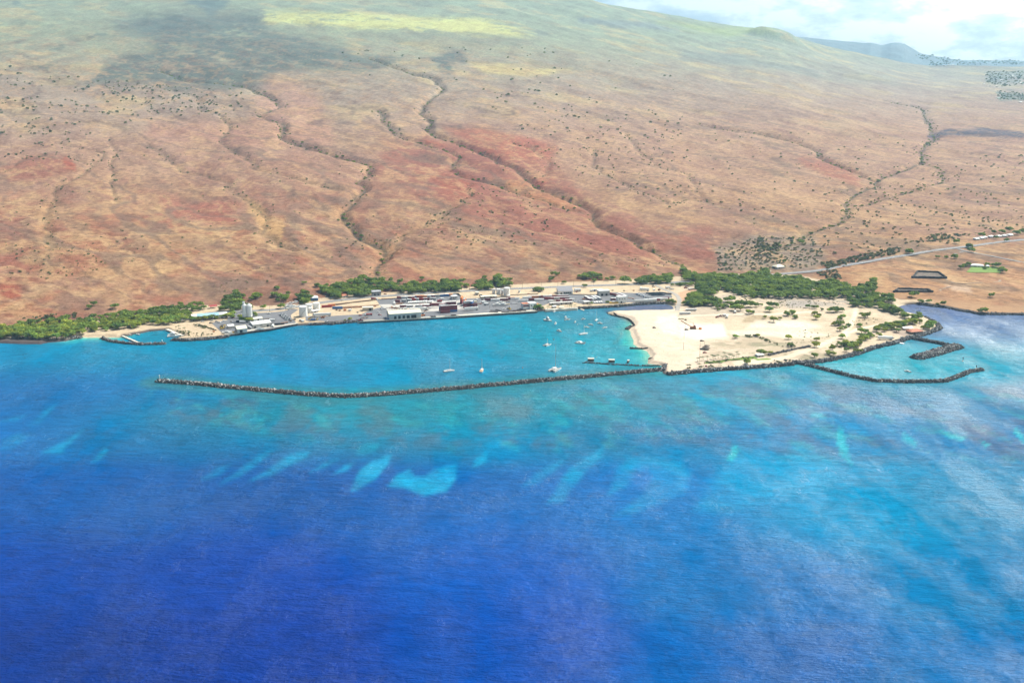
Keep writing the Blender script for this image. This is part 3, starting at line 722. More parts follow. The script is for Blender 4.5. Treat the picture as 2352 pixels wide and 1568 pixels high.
hgt = M(t, 'MULTIPLY', M(t, 'ADD', M(t, 'MULTIPLY', w1, 1.0), M(t, 'MULTIPLY', w2, .35)), lane)
bp = N(t, 'ShaderNodeBump', i_Strength=1.0, i_Distance=6.0); t.links.new(hgt, bp.inputs['Height'])
t.links.new(bp.outputs[0], b.inputs['Normal'])
t.links.new(MIX(t, 1.0, at_.outputs['Color'], RAMP(t, w1, [(0.34, .74), (0.66, 1.13)]), 'MULTIPLY'), b.inputs['Base Color'])  # light focused by the waves is put into the base colour too
lane2 = wave(62, 1, .40, .010, 9.0, .74)      # streaks and cat's paws of ruffled water
ruf = RAMP(t, M(t, 'ADD', M(t, 'MULTIPLY', lane2, .62), M(t, 'MULTIPLY', w3, .38)), [(0.44, .10), (0.56, .30)])
t.links.new(ruf, b.inputs['Roughness'])
b.inputs['IOR'].default_value = 1.33
t.links.new(RAMP(t, M(t, 'ADD', M(t, 'MULTIPLY', lane2, .75), M(t, 'MULTIPLY', w3, .25)), [(0.43, .0), (0.50, .05), (0.59, .27)]), b.inputs['Specular IOR Level'])
V_ = np.stack([WX, WYg, np.zeros(WX.shape)], -1).reshape(-1, 3)
nr, nc = WX.shape
idx = np.arange(nr * nc).reshape(nr, nc)
FQ = np.stack([idx[:-1, :-1], idx[:-1, 1:], idx[1:, 1:], idx[1:, :-1]], -1).reshape(-1, 4)
inl = (sdw > 60).reshape(-1)
FQ = FQ[~inl[FQ].all(1)]
me = np_mesh('water', V_, FQ, wm, True)
ca = me.color_attributes.new('seabed', 'FLOAT_COLOR', 'POINT')
rgba = np.ones((nr * nc, 4), np.float32); rgba[:, :3] = WC.reshape(-1, 3)
ca.data.foreach_set('color', rgba.ravel())
tag(put('water', me), kind='structure')

# ================================================================== PAVEMENT, ROADS
def sheet(name, pts, m, z, thick=0.1):
    """a slab cast on the flat port ground"""
    bm = bmesh.new()
    vs = [bm.verts.new((x, y, z)) for x, y in pts]
    f = bm.faces.new(vs)
    if f.normal.z < 0: f.normal_flip()
    bm.normal_update()
    r = bmesh.ops.extrude_face_region(bm, geom=[f])
    low = [v for v in r['geom'] if isinstance(v, bmesh.types.BMVert)]
    for v in low: v.co.z -= thick
    bmesh.ops.recalc_face_normals(bm, faces=bm.faces)
    bmesh.ops.triangulate(bm, faces=bm.faces[:])
    me = bpy.data.meshes.new(name); bm.to_mesh(me); bm.free()
    me.materials.append(m)
    return put(name, me)
def W2(v, pts, z=PAD): return [(p.x, p.y) for p in plist(v, pts, z)]
tag(sheet('pavement', W2(2, [(390, 720), (640, 672), (660, 560), (700, 540), (870, 532), (1100, 562), (1480, 538), (1700, 495), (1760, 505), (1640, 590), (1650, 640), (1720, 700), (1700, 738), (1330, 812), (700, 890), (560, 880), (470, 790)]), ASPH, PAD + .10), kind='structure')
tag(sheet('pavement', W2(3, [(-60, 680), (-60, 610), (380, 607), (820, 580), (1000, 500), (1132, 470), (1050, 345), (1400, 318), (1700, 296), (2352, 250)])
          + W2(4, [(190, 330), (330, 420), (600, 410), (1200, 420), (1500, 370), (1700, 420), (1740, 470), (1540, 540), (1420, 600), (0, 690)])
          + W2(3, [(2352, 605), (800, 675), (700, 672), (300, 692)]), ASPH, PAD + .10), kind='structure')
tag(sheet('pavement', W2(5, [(60, 352), (600, 370), (800, 318), (1180, 330), (1620, 312), (1740, 345), (1770, 390), (1700, 425), (1220, 470), (640, 500), (300, 500), (220, 470), (60, 470)]), ASPH, PAD + .10), kind='structure')
tag(sheet('concrete_slab', W2(3, [(1090, 425), (1300, 425), (1700, 415), (1960, 380), (2352, 362)]) + W2(4, [(280, 430), (300, 520), (385, 590), (0, 600)])
          + W2(3, [(2352, 520), (1990, 532), (1740, 545), (1290, 560), (1200, 500)]), CONC2, PAD + .2), kind='structure')
def ribbon(name, pts, width, m, lift=.28, marks=True):
    X = np.array([p[0] for p in pts]); Y = np.array([p[1] for p in pts])
    d = np.concatenate([[0], np.cumsum(np.hypot(np.diff(X), np.diff(Y)))])
    n = max(3, int(d[-1] / 6)); s = np.linspace(0, d[-1], n)
    ker = np.ones(9) / 9
    def sm(a):
        b_ = np.interp(s, d, a)
        return np.convolve(np.pad(b_, 4, mode='edge'), ker, 'valid')
    x, y = sm(X), sm(Y)
    tx, ty = np.gradient(x), np.gradient(y); L = np.hypot(tx, ty) + 1e-9
    nx_, ny_ = -ty / L, tx / L
    zc = np.maximum.reduce([hz(x + nx_ * k * width, y + ny_ * k * width) for k in (-.5, 0, .5)])
    zc = np.convolve(np.pad(zc, 4, mode='edge'), ker, 'valid') + lift
    rows = []
    for off, dz_ in ((-.5, -1.2), (-.5, 0), (.5, 0), (.5, -1.2)):
        rows.append(np.stack([x + nx_ * off * width, y + ny_ * off * width, zc + dz_], -1))
    V = np.stack(rows, 1).reshape(-1, 3)
    i = np.arange(n - 1)[:, None] * 4
    Fq = np.concatenate([np.stack([i[:, 0] + k, i[:, 0] + k + 4, i[:, 0] + k + 5, i[:, 0] + k + 1], -1) for k in range(3)])
    o = put(name, np_mesh(name, V, Fq, m)); tag(o, kind='structure')
    if marks:
        MBs = MB()
        for k in range(0, n - 1):
            for off, on in ((0, 1), (-.42, 1), (.42, 1)):
                if off == 0 and k % 2: continue
                a, b_ = k, k + 1
                MBs.add([(x[a] + nx_[a] * (off * width - .12), y[a] + ny_[a] * (off * width - .12), zc[a] + .03), (x[a] + nx_[a] * (off * width + .12), y[a] + ny_[a] * (off * width + .12), zc[a] + .03),
                         (x[b_] + nx_[b_] * (off * width + .12), y[b_] + ny_[b_] * (off * width + .12), zc[b_] + .03), (x[b_] + nx_[b_] * (off * width - .12), y[b_] + ny_[b_] * (off * width - .12), zc[b_] + .03)], [(0, 1, 2, 3)])
        tag(MBs.build('road_marking', WHITE), kind='structure')
    return o
MAINROAD = [(380, 742), (440, 728), (500, 716), (589, 714), (650, 710), (690, 703), (732, 696), (764, 691), (812, 686), (855, 681), (900, 679), (973, 674), (1053, 669), (1119, 666), (1177, 663), (1279, 659), (1360, 656), (1490, 652), (1560, 648), (1640, 643), (1720, 637), (1801, 628), (1885, 621), (1968, 606), (2068, 588), (2195, 569), (2352, 551), (2520, 532)]
gx, gy = march([p[0] for p in MAINROAD], [p[1] for p in MAINROAD], hz)
ribbon('road', list(zip(gx, gy)), 14, ROADM)
for pts, wdt in (([(1500, 652), (1511, 656), (1525, 666), (1548, 672), (1559, 682), (1562, 692), (1557, 705), (1555, 716)], 7), ([(2195, 569), (2218, 578), (2301, 593), (2352, 603), (2440, 618)], 8), ([(2218, 577), (2190, 583), (2190, 592)], 5)):
    gx, gy = march([p[0] for p in pts], [p[1] for p in pts], hz)
    ribbon('road', list(zip(gx, gy)), wdt, ROADM if wdt != 7 else mat('dusty_road', (.36, .33, .29), .9, .15, scale=.05), .34, False)
for pts in ([('R', 1800, 1000), ('R', 1880, 1045), ('R', 2000, 1030), ('R', 2180, 1030), ('R', 2190, 1000)], [('R', 1760, 1090), (('R'), 1820, 1052), ('R', 1900, 1050)]):
    q = [pp(*p) for p in pts]
    gx, gy = march([p[0] for p in q], [p[1] for p in q], hz)
    ribbon('path', list(zip(gx, gy)), 4, mat('dirt_track', (.30, .22, .16), .95, .2), .2, False)

# ================================================================== BREAKWATERS AND ROCK EMBANKMENTS
bm_ = bpy.data.materials.new('breakwater_rock'); bm_.use_nodes = True
t = bm_.node_tree; b = t.nodes['Principled BSDF']
at_ = N(t, 'ShaderNodeAttribute', attribute_name='tone')
tcn = N(t, 'ShaderNodeTexCoord'); nz = N(t, 'ShaderNodeTexNoise', i_Scale=1.3, i_Detail=4.0); t.links.new(tcn.outputs['Object'], nz.inputs['Vector'])
t.links.new(MIX(t, 1.0, at_.outputs['Color'], RAMP(t, nz.outputs[0], [(.3, .7), (.7, 1.25)]), 'MULTIPLY'), b.inputs['Base Color'])
b.inputs['Roughness'].default_value = .9; b.inputs['Specular IOR Level'].default_value = .2
_ico = bmesh.new(); bmesh.ops.create_icosphere(_ico, subdivisions=1, radius=1)
ICV = np.array([v.co[:] for v in _ico.verts]); ICF = np.array([[v.index for v in f.verts] for f in _ico.faces]); _ico.free()
def rocks(name, pts, hb, hc, top, size=1.5, dens=.42, bright=.5, foot=-1.5, side=0, cap=True):
    """a mound of boulders along a line: hb half width at the water, hc half width of the crest"""
    X = np.array([p[0] for p in pts]); Y = np.array([p[1] for p in pts])
    d = np.concatenate([[0], np.cumsum(np.hypot(np.diff(X), np.diff(Y)))]); L = d[-1]
    ex = hb if cap else 0
    n = int((L + 2 * ex) * 2 * hb * dens)
    s = rng.uniform(-ex, L + ex, n); q = rng.uniform(-1, 1, n) * hb
    if side: q = np.abs(q) * side
    sc = np.clip(s, 0, L)
    x = np.interp(sc, d, X); y = np.interp(sc, d, Y)
    e = 2.0
    tx = np.interp(np.clip(sc + e, 0, L), d, X) - np.interp(np.clip(sc - e, 0, L), d, X); ty = np.interp(np.clip(sc + e, 0, L), d, Y) - np.interp(np.clip(sc - e, 0, L), d, Y)
    l = np.hypot(tx, ty) + 1e-9; tx /= l; ty /= l
    over = s - sc
    rad = np.hypot(q, over)
    ok = rad < hb
    s, q, x, y, tx, ty, over, rad = (a[ok] for a in (s, q, x, y, tx, ty, over, rad)); n = len(s)
    x = x + tx * over - ty * q; y = y + ty * over + tx * q
    z = foot + (top - foot) * np.clip((hb - rad) / (hb - hc), 0, 1) + rng.normal(0, .22, n)
    r = size * np.exp(rng.normal(0, .28, n)) * .62
    V = ICV[None] * (1 + rng.normal(0, .16, (n, 12 if len(ICV) == 12 else len(ICV), 1)))
    V = V * rng.uniform(.7, 1.3, (n, 1, 3))
    a = rng.uniform(0, 6.28, n); ca_, sa = np.cos(a)[:, None], np.sin(a)[:, None]
    b2 = rng.uniform(-.6, .6, n); cb, sb = np.cos(b2)[:, None], np.sin(b2)[:, None]
    vx, vy, vz = V[..., 0], V[..., 1], V[..., 2]
    vy, vz = vy * cb - vz * sb, vy * sb + vz * cb
    vx, vy = vx * ca_ - vy * sa, vx * sa + vy * ca_
    V = np.stack([vx, vy, vz], -1) * r[:, None, None] + np.stack([x, y, z], -1)[:, None]
    k = len(ICV)
    Fq = (ICF[None] + (np.arange(n) * k)[:, None, None]).reshape(-1, 3)
    tone = np.where(rng.random(n) < .58, rng.uniform(.055, .14, n), rng.uniform(.11, .25 + bright * .28, n))
    low = smooth(1.3, .2, z)
    tone = tone * (1 - .6 * low)
    # solid core
    m = max(4, int(L / 8)); ss = np.linspace(0, L, m)
    cx_, cy_ = np.interp(ss, d, X), np.interp(ss, d, Y)
    gx_, gy_ = np.gradient(cx_), np.gradient(cy_); gl = np.hypot(gx_, gy_) + 1e-9; gx_ /= gl; gy_ /= gl
    core = []
    for off, zz in ((-hb, foot - 1.2), (-hc, top - .55), (hc, top - .55), (hb, foot - 1.2)):
        core.append(np.stack([cx_ - gy_ * off, cy_ + gx_ * off, np.full(m, zz)], -1))
    core = np.stack(core, 1).reshape(-1, 3)
    i = (np.arange(m - 1) * 4)
    cf = []
    for kk in range(3):
        cf.append(np.stack([i + kk, i + kk + 1, i + kk + 5], -1)); cf.append(np.stack([i + kk, i + kk + 5, i + kk + 4], -1))
    base = n * k
    cf = np.concatenate(cf) + base
    Vall = np.concatenate([V.reshape(-1, 3), core]); Fall = np.concatenate([Fq, cf])
    o0 = Vall[0].copy(); o0[2] = 0
    me = np_mesh(name, Vall - o0, Fall, bm_)
    ca = me.color_attributes.new('tone', 'FLOAT_COLOR', 'POINT')
    tv = np.concatenate([np.repeat(tone, k), np.full(len(core), .05)])
    tint = rng.uniform(.93, 1.07, (n, 3)); tint = np.concatenate([np.repeat(tint, k, 0), np.ones((len(core), 3))])
    rg = np.ones((len(Vall), 4), np.float32); rg[:, :3] = tv[:, None] * tint * np.array([1.02, 1.0, .97])
    ca.data.foreach_set('color', rg.ravel())
    return put(name, me, o0)
def line(v, pts, z=0.0): return [(p.x, p.y) for p in plist(v, pts, z)]
G_BW = 'rock breakwaters around the harbours'
tag(rocks('breakwater', line('P', [(366, 876), (450, 882), (560, 893), (700, 906), (790, 911), (860, 908), (1000, 897), (1200, 879), (1400, 861), (1530, 849)]), 6.8, 2.5, 3.0, 1.2, .4, 1.2),
    'long grey boulder breakwater curving across the harbour mouth below the anchored boats', 'breakwater', G_BW)
tag(rocks('seawall', line(7, [(745, 888), (1000, 865), (1300, 840), (1600, 820), (1900, 797), (2130, 778)], 1), 6.0, 2.3, 3.4, 1.2, .4, 1.1, cap=False),
    'grey boulder seawall along the seaward edge of the sand flat with palms', 'seawall')
tag(rocks('seawall', line(8, [(60, 742), (250, 735), (450, 708), (700, 648), (850, 593), (1080, 538), (1200, 498), (1300, 474), (1390, 448), (1495, 405), (1512, 385), (1490, 352), (1430, 322), (1360, 292)], 1), 5.5, 2, 3.0, 1.6, .5, .35, cap=False),
    'dark boulder revetment round the small boat harbour beach and the point', 'seawall')
tag(rocks('breakwater', line(8, [(60, 738), (200, 765), (420, 822), (640, 878), (880, 925), (1120, 932), (1400, 932), (1560, 928), (1700, 880), (1800, 835), (1925, 815)]), 5.6, 2.0, 2.9, 1.2, .45, 1.0),
    'dark boulder breakwater bent round the seaward side of the small boat harbour', 'breakwater', G_BW)
tag(rocks('breakwater', line(8, [(1205, 497), (1330, 520), (1500, 550), (1590, 570)]), 5, 2.4, 3.0, 1.3, .6, .05),
    'narrow dark stone mole leaving the point toward the broad pale rock arm', 'breakwater', G_BW)
tag(rocks('breakwater', line(8, [(1680, 584), (1600, 606), (1440, 655), (1300, 690)]), 12, 6, 3.4, 1.5, .55, .7),
    'short broad pale grey boulder arm inside the small boat harbour mouth', 'breakwater', G_BW)
tag(rocks('breakwater', line(1, [(945, 538), (1010, 562), (1150, 584), (1290, 592), (1420, 590), (1500, 588)]), 5, 1.8, 2.0, 1.5, .5, .3),
    'low dark rock mole sheltering the little basin beside the beach', 'breakwater', G_BW)
tag(rocks('seawall', line(1, [(1595, 547), (1700, 552), (1830, 546), (1950, 536), (2085, 520)], 1), 5, 1.6, 2.6, 1.5, .5, .3),
    'dark rock bank between the little basin and the left wharf', 'seawall')
tag(rocks('seawall', line(2, [(1915, 742), (2100, 735), (2352, 716)], 1) + line(3, [(300, 736), (755, 694)], 1), 4.5, 1.6, 2.6, 1.3, .55, .3, cap=False),
    'rock bank below the asphalt between the left wharf and the long wharf', 'seawall')
tag(rocks('seawall', line(5, [(290, 570), (500, 562), (900, 538), (1240, 508), (1500, 490), (1640, 492)], 1), 4.5, 1.6, 2.6, 1.5, .5, .3, cap=False),
    'dark rock bank below the trailer yard along the grey inlet', 'seawall')
tag(rocks('rock_jetty', line(6, [(1540, 549), (1620, 552), (1760, 563), (1900, 570), (2060, 577), (2200, 580), (2270, 578)]), 2.6, 1.0, .7, 1.2, .6, .2, -.8),
    'low broken line of dark rocks in the water beside the floating sheds', 'jetty')
tag(rocks('rock_jetty', line(7, [(690, 850), (715, 825), (728, 800)]), 5, 2, 2.6, 1.5, .5, .4), 'short rock groyne joining the breakwater to the sand flat', 'jetty')
tag(rocks('rock_jetty', line(7, [(300, 396), (320, 375), (345, 365)]), 5, 1.5, 1.2, 1.4, .5, .05), 'clump of black rocks at the edge of the sand spit', 'rocks')
tag(rocks('rock_jetty', line(5, [(738, 640), (770, 665), (840, 690), (910, 700), (960, 712)]), 1.8, .7, .7, 1.0, .6, .1, -.6), 'dark rocks round the tip of the sand spit by the inlet', 'rocks')
tag(rocks('stone_wall', [(p.x, p.y) for p in plist(7, [(1860, 684), (1960, 660), (2090, 632), (2200, 608), (2310, 585)], PAD)], 2.6, .9, 4.6, 1.2, .7, .2, 2.8), 'low dark stone wall crossing the sand behind the palm garden', 'wall')
tag(rocks('stone_wall', [(p.x, p.y) for p in plist(5, [(840, 632), (900, 680), (990, 700), (1070, 730), (1130, 765), (1175, 830)], 2.4)], .9, .4, 2.9, .7, .9, .1, 1.9), 'thin dark line of stones along the top of the spit beach', 'wall')
tag(rocks('stone_wall', [(p.x, p.y) for p in plist(7, [(330, 598), (480, 602), (600, 604), (700, 610), (750, 620), (745, 670), (690, 700), (620, 712), (540, 714)], 1.6)], .9, .4, 2.3, .7, .9, .1, .9), 'hooked line of dark stones across the beach sand above the rock line', 'wall')
tag(rocks('lava_bank', [(p.x, p.y) for p in plist(1, [(-60, 560), (0, 550), (100, 545), (200, 550), (300, 556), (420, 556), (520, 545), (620, 535), (700, 528)], .8)], 9, 3, 2.0, 2.0, .3, 0, -.6), 'black lava rock shelf below the coastal trees at the left edge', 'rocks')
tag(rocks('lava_bank', [(p.x, p.y) for p in plist(8, [(1330, 158), (1450, 176), (1560, 184), (1700, 214), (1930, 254), (2352, 258)], .8)] + line('P', [(2450, 724), (2700, 732)]), 6, 2, 1.6, 1.7, .35, 0, -.6), 'black lava rock shore below the dry slope across the bay', 'rocks')

# ================================================================== BUILDINGS AND PORT
ZA = PAD + .10; ZC = PAD + .20
def frame(v, l, r, z=ZA):
    a, b_ = at(v, *l, z), at(v, *r, z)
    d = b_ - a
    return (a + b_) / 2, math.atan2(d.y, d.x), d.length
def gable_wall(L, D, h, rise):
    m = MB(); x = L / 2
    m.add([(-x, 0, 0), (x, 0, 0), (x, D, 0), (-x, D, 0), (-x, 0, h), (x, 0, h), (x, D, h), (-x, D, h), (-x, D / 2, h + rise), (x, D / 2, h + rise)],
          [(0, 1, 5, 4), (2, 3, 7, 6), (1, 2, 6, 9, 5), (3, 0, 4, 8, 7), (0, 3, 2, 1)])
    return m
def gable_roof(L, D, h, rise, ov=.5, th=.22):
    m = MB(); x = L / 2 + ov; k = rise / (D / 2); e = h - ov * k
    m.add([(-x, -ov, e + .03), (x, -ov, e + .03), (x, D / 2, h + rise + .03), (-x, D / 2, h + rise + .03), (x, D + ov, e + .03), (-x, D + ov, e + .03),
           (-x, -ov, e + th), (x, -ov, e + th), (x, D / 2, h + rise + th), (-x, D / 2, h + rise + th), (x, D + ov, e + th), (-x, D + ov, e + th)],
          [(0, 3, 2, 1), (3, 5, 4, 2), (6, 7, 8, 9), (9, 8, 10, 11), (0, 1, 7, 6), (5, 11, 10, 4), (1, 2, 8, 7), (2, 4, 10, 8), (0, 6, 9, 3), (3, 9, 11, 5)])
    return m
def building(name, label, v, l, r, D, h, wallm, roofm, rise=1.5, kind='gable', wins=(), doors=(), z=ZA, cat='building', group=None, extra=None, end_win=0):
    """wins / doors: (centre 0..1 along the front, width m, sill z, head z)"""
    c, rz, L = frame(v, l, r, z)
    e = empty(name, c, rz); tag(e, label, cat, group)
    if kind == 'gable':
        gable_wall(L, D, h, rise).build('wall', wallm, e)
        rf = gable_roof(L, D, h, rise).build('roof', roofm, e)
    elif kind == 'flat':
        MB().box(-L / 2, L / 2, 0, D, 0, h).build('wall', wallm, e)
        rf = MB().box(-L / 2 - .3, L / 2 + .3, -.3, D + .3, h + .01, h + .4).build('roof', roofm, e)
    elif kind == 'mono':
        x = L / 2
        MB().add([(-x, 0, 0), (x, 0, 0), (x, D, 0), (-x, D, 0), (-x, 0, h), (x, 0, h), (x, D, h + rise), (-x, D, h + rise)],
                 [(0, 1, 5, 4), (2, 3, 7, 6), (1, 2, 6, 5), (3, 0, 4, 7), (0, 3, 2, 1), (4, 5, 6, 7)]).build('wall', wallm, e)
        MB().add([(-x - .4, -.6, h - .02), (x + .4, -.6, h - .02), (x + .4, D + .4, h + rise + .05), (-x - .4, D + .4, h + rise + .05),
                  (-x - .4, -.6, h + .25), (x + .4, -.6, h + .25), (x + .4, D + .4, h + rise + .3), (-x - .4, D + .4, h + rise + .3)],
                 [(0, 3, 2, 1), (4, 5, 6, 7), (0, 1, 5, 4), (1, 2, 6, 5), (2, 3, 7, 6), (3, 0, 4, 7)]).build('roof', roofm, e)
    elif kind == 'hip':
        MB().box(-L / 2, L / 2, 0, D, 0, h).build('wall', wallm, e)
        x = L / 2 + .5; k = min(D / 2, L / 2 - .5)
        MB().add([(-x, -.5, h + .02), (x, -.5, h + .02), (x, D + .5, h + .02), (-x, D + .5, h + .02), (-x + k, D / 2, h + rise), (x - k, D / 2, h + rise)],
                 [(0, 3, 2, 1), (0, 1, 5, 4), (1, 2, 5), (2, 3, 4, 5), (3, 0, 4)]).build('roof', roofm, e)
    elif kind == 'open':
        n = max(2, int(L / 5) + 1)
        for i in range(n):
            for y in (0.2, D - .2):
                MB().box(-.12, .12, -.12, .12, 0, h).build('post', wallm, e, (-L / 2 + .2 + (L - .4) * i / (n - 1), y, 0))
        gable_roof(L, D, h, rise).build('roof', roofm, e)
    for w in wins:
        MB().box(-w[1] / 2, w[1] / 2, -.06, .05, w[2], w[3]).build('window', GLASS, e, (-L / 2 + L * w[0], 0, 0))
    for w in doors:
        MB().box(-w[1] / 2, w[1] / 2, -.07, .05, w[2], w[3]).build('door', DARK, e, (-L / 2 + L * w[0], 0, 0))
    if extra: extra(e, L, D, h)
    return e

# --- wharves
def wharf(label, front, back):
    pf = plist(front[0], front[1], 0); pb = plist(back[0], back[1], PAD)
    pts = [(p.x, p.y) for p in pf] + [(p.x, p.y) for p in reversed(pb)]
    o = pf[0]
    e = empty('wharf', (o.x, o.y, 0)); tag(e, label, 'wharf', 'concrete wharves along the harbour')
    m = MB(); n = len(pts)
    P_ = [(x - o.x, y - o.y) for x, y in pts]
    m.add([(x, y, -4) for x, y in P_] + [(x, y, PAD + .45) for x, y in P_], [tuple(range(n, 2 * n))] + [(i, (i + 1) % n, n + (i + 1) % n, n + i) for i in range(n)])
    m.build('deck', CONC, e)
    f = MB()
    a, b_ = Vector((P_[0][0], P_[0][1], 0)), Vector((P_[len(pf) - 1][0], P_[len(pf) - 1][1], 0))
    d = (b_ - a); L = d.length; d.normalize(); nn = Vector((d.y, -d.x, 0))
    k = int(L / 6)
    f.add([a + nn * .08 + Vector((0, 0, z)) for z in (-2, 2.1)] + [b_ + nn * .08 + Vector((0, 0, z)) for z in (2.1, -2)], [(0, 3, 2, 1)])
    for i in range(k):
        c = a + d * (i + .5) * L / k + nn * .3
        f.bar(c + Vector((0, 0, -1)), c + Vector((0, 0, 2.6)), .35)
    f.build('fender_face', BLACK, e)
    cb = MB()
    p, q = a + nn * -.3 + Vector((0, 0, PAD + .6)), b_ + nn * -.3 + Vector((0, 0, PAD + .6))
    cb.bar(p, q, .2, n=4)
    cb.build('curb', CONC, e)
    return e
wharf('shorter pale concrete wharf in front of the cream-roofed sheds at the left', (2, [(615, 938), (1756, 758)]), (2, [(585, 900), (640, 878), (1720, 720)]))
wharf('long pale concrete wharf in front of the five-doored warehouse', (3, [(785, 727), (2352, 642)]), (3, [(752, 690), (2352, 596)]))
wharf('right length of the long wharf, beside the red and white harbour office', (4, [(30, 737), (1490, 644)]), (4, [(30, 690), (1425, 592)]))
wharf('narrow low landing with huts and small palms right of the long wharf', (4, [(1615, 612), (2130, 590)]), (4, [(1612, 598), (2125, 573)]))

# --- left port
def roof_panels(e, L, D, h):
    MB().add([(-L * .36, -.42, h - .2), (L * .27, -.42, h - .2), (L * .27, D / 2, h + 2.35), (-L * .36, D / 2, h + 2.35)], [(0, 1, 2, 3)]).build('blue_roof_panel', SKYB, e, (0, 0, .28))
    m = MB()
    m.box(-L / 2, L / 2 - 5, -5, -.7, 2.9, 3.1)
    for i in range(9): m.box(-L / 2 + i * (L - 5) / 8 - .1 + .1, -L / 2 + i * (L - 5) / 8 + .2, -4.9, -4.7, 0, 2.9)
    m.build('canopy', WHITE, e)
building('long_building', 'long low building with a pale blue and white roof behind a row of dark trees', 2, (85, 672), (645, 632), 13, 5.2, GREYW, WHITE, 2.3,
         wins=[((i + .5) / 12, 3.2, 3.3, 4.6) for i in range(12)], doors=[(.2, 3, 0, 2.6), (.55, 4, 0, 2.6), (.85, 3, 0, 2.6)], extra=roof_panels)
building('storage_shed', 'cream-roofed gable shed standing on the left wharf', 2, (800, 880), (955, 862), 15, 6, GREYW, CREAM, 3.0, doors=[(.38, 4.2, 0, 4.2)], z=PAD + .3)
building('storage_shed', 'small flat white-roofed annex leaning on the cream-roofed wharf shed', 2, (655, 806), (752, 797), 8, 3.4, GREYW, WHITE, .8, kind='mono')
building('storage_shed', 'wide shed with a large white roof beside the left wharf', 2, (1045, 808), (1335, 772), 20, 6.2, GREYW, WHITE, 2.0, doors=[(.12, 3, 0, 3.4), (.8, 3, 0, 3.4)], wins=[(.45, 4, 3.4, 4.4)])
building('storage_shed', 'narrow tan-roofed shed just right of the cement silos', 2, (1060, 690), (1195, 672), 9, 3.4, WHITE, CREAM, 1.2, doors=[(.5, 3, 0, 2.6)])
building('red_roof_shed', 'red-roofed open stand at the edge of the dirt clearing', 2, (372, 494), (482, 480), 8, 3.2, TAN, RED, 1.8, kind='open')
building('blue_building', 'blue-walled building with a white hipped roof at the foot of the trees', 2, (1962, 372), (2072, 366), 14, 5, BLUE, WHITE, 2.6, kind='hip', doors=[(.3, 2.5, 0, 2.6)], wins=[(.7, 4, 1.6, 3)])
building('white_hut', 'small white-roofed shed left of a second one beneath the trees', 2, (1898, 262), (1952, 258), 7, 3, GREYW, WHITE, 1.3, doors=[(.5, 2.5, 0, 2.4)])
building('white_hut', 'small white-roofed shed right of its twin beneath the trees', 2, (1965, 258), (2042, 250), 7, 3, GREYW, WHITE, 1.3, doors=[(.5, 2.5, 0, 2.4)])
building('low_shed', 'low white-roofed shed between the storage tanks and the long white trailer', 2, (1985, 560), (2078, 545), 7, 2.8, GREYW, WHITE, .9, doors=[(.4, 2.4, 0, 2.2)])
building('cream_shed', 'cream shed like a large container in the middle of the sand yard', 3, (842, 528), (1008, 522), 10, 5.2, TAN, CREAM, .9, doors=[(.7, 4, 0, 3.6)])
def vents(e, L, D, h):
    for i in range(9):
        MB().cyl(0, 0, 0, 1.0, .5, .7, 8).build('roof_vent', CREAM, TREEKIDS[e.name][1], (-L / 2 + (i + .7) * L / 9.4, D / 2, h + 3.2))
building('warehouse', 'long wharf warehouse with a cream roof and five dark doorways', 3, (1258, 664), (1762, 632), 21, 8.5, GREYW, CREAM, 3.2,
         doors=[(.19, 3.8, 0, 5), (.32, 3.8, 0, 5), (.455, 3.8, 0, 5), (.595, 4.6, 0, 5), (.77, 8, 0, 5)], z=PAD + .45, cat='warehouse', extra=vents)
building('steel_frame_building', 'grey steel-sided building beside the coast road below the trees', 3, (990, 290), (1130, 284), 10, 6.6, STEEL, STEEL, .8, kind='mono', wins=[((i + .5) / 6, 1.8, 3.4, 5.4) for i in range(6)], doors=[(.3, 3, 0, 2.8), (.7, 3, 0, 2.8)])
building('cottage', 'small house with a pale red roof at the edge of the trees', 3, (508, 322), (612, 312), 9, 3.2, GREYW, TERRA, 2.0, kind='hip', doors=[(.4, 1.4, 0, 2.2)], wins=[(.7, 1.8, 1, 2.2)])
building('cottage', 'small house with a pale yellow roof deep among the trees', 3, (598, 262), (668, 256), 8, 3.6, GREYW, CREAM, 2.2, kind='hip', doors=[(.4, 1.4, 0, 2.2)], wins=[(.7, 1.8, 1, 2.2)])
building('yard_office', 'white flat-roofed office at the far end of the container rows', 3, (2246, 344), (2332, 338), 8, 4.6, GREYW, WHITE, .6, kind='flat', wins=[(.3, 2.5, 2, 3.2), (.7, 2.5, 2, 3.2)])
building('kiosk', 'small pale-roofed kiosk in the fenced yard left of the white tanks', 4, (512, 362), (568, 360), 6, 4.4, GREYW, CREAM, 1.2, kind='hip', doors=[(.5, 1.5, 0, 2.3)])
building('low_shed', 'long low roof beside the fenced yard behind the container row', 4, (608, 414), (858, 396), 6, 2.6, GREYW, CREAM, .5, kind='mono', doors=[(.2, 3, 0, 2), (.6, 3, 0, 2)])
building('grey_roof_building', 'building with a broad grey roof and dark windows by the coast road', 4, (1822, 348), (2052, 343), 22, 4.8, WHITE, mat('grey_roof', (.25, .25, .27), .7, .1), 4.4, kind='mono',
         wins=[(.42 + .14 * i, 3.2, .8, 3.4) for i in range(4)], doors=[(.2, 3.0, 0, 2.6)], z=PAD + .2)
building('small_hut', 'small white hut with a grey roof right of the broad grey-roofed building', 4, (2092, 312), (2180, 306), 7, 3.6, GREYW, STEEL, .8, kind='mono', wins=[(.3, 1.8, 1.4, 2.6), (.7, 1.8, 1.4, 2.6)])
building('block_building', 'large plain grey-white block building in the trailer yard', 5, (612, 376), (782, 368), 11, 8.2, GREYW, WHITE, .4, kind='flat', doors=[(.3, 3.6, 0, 3.6), (.7, 3.6, 0, 3.6)])
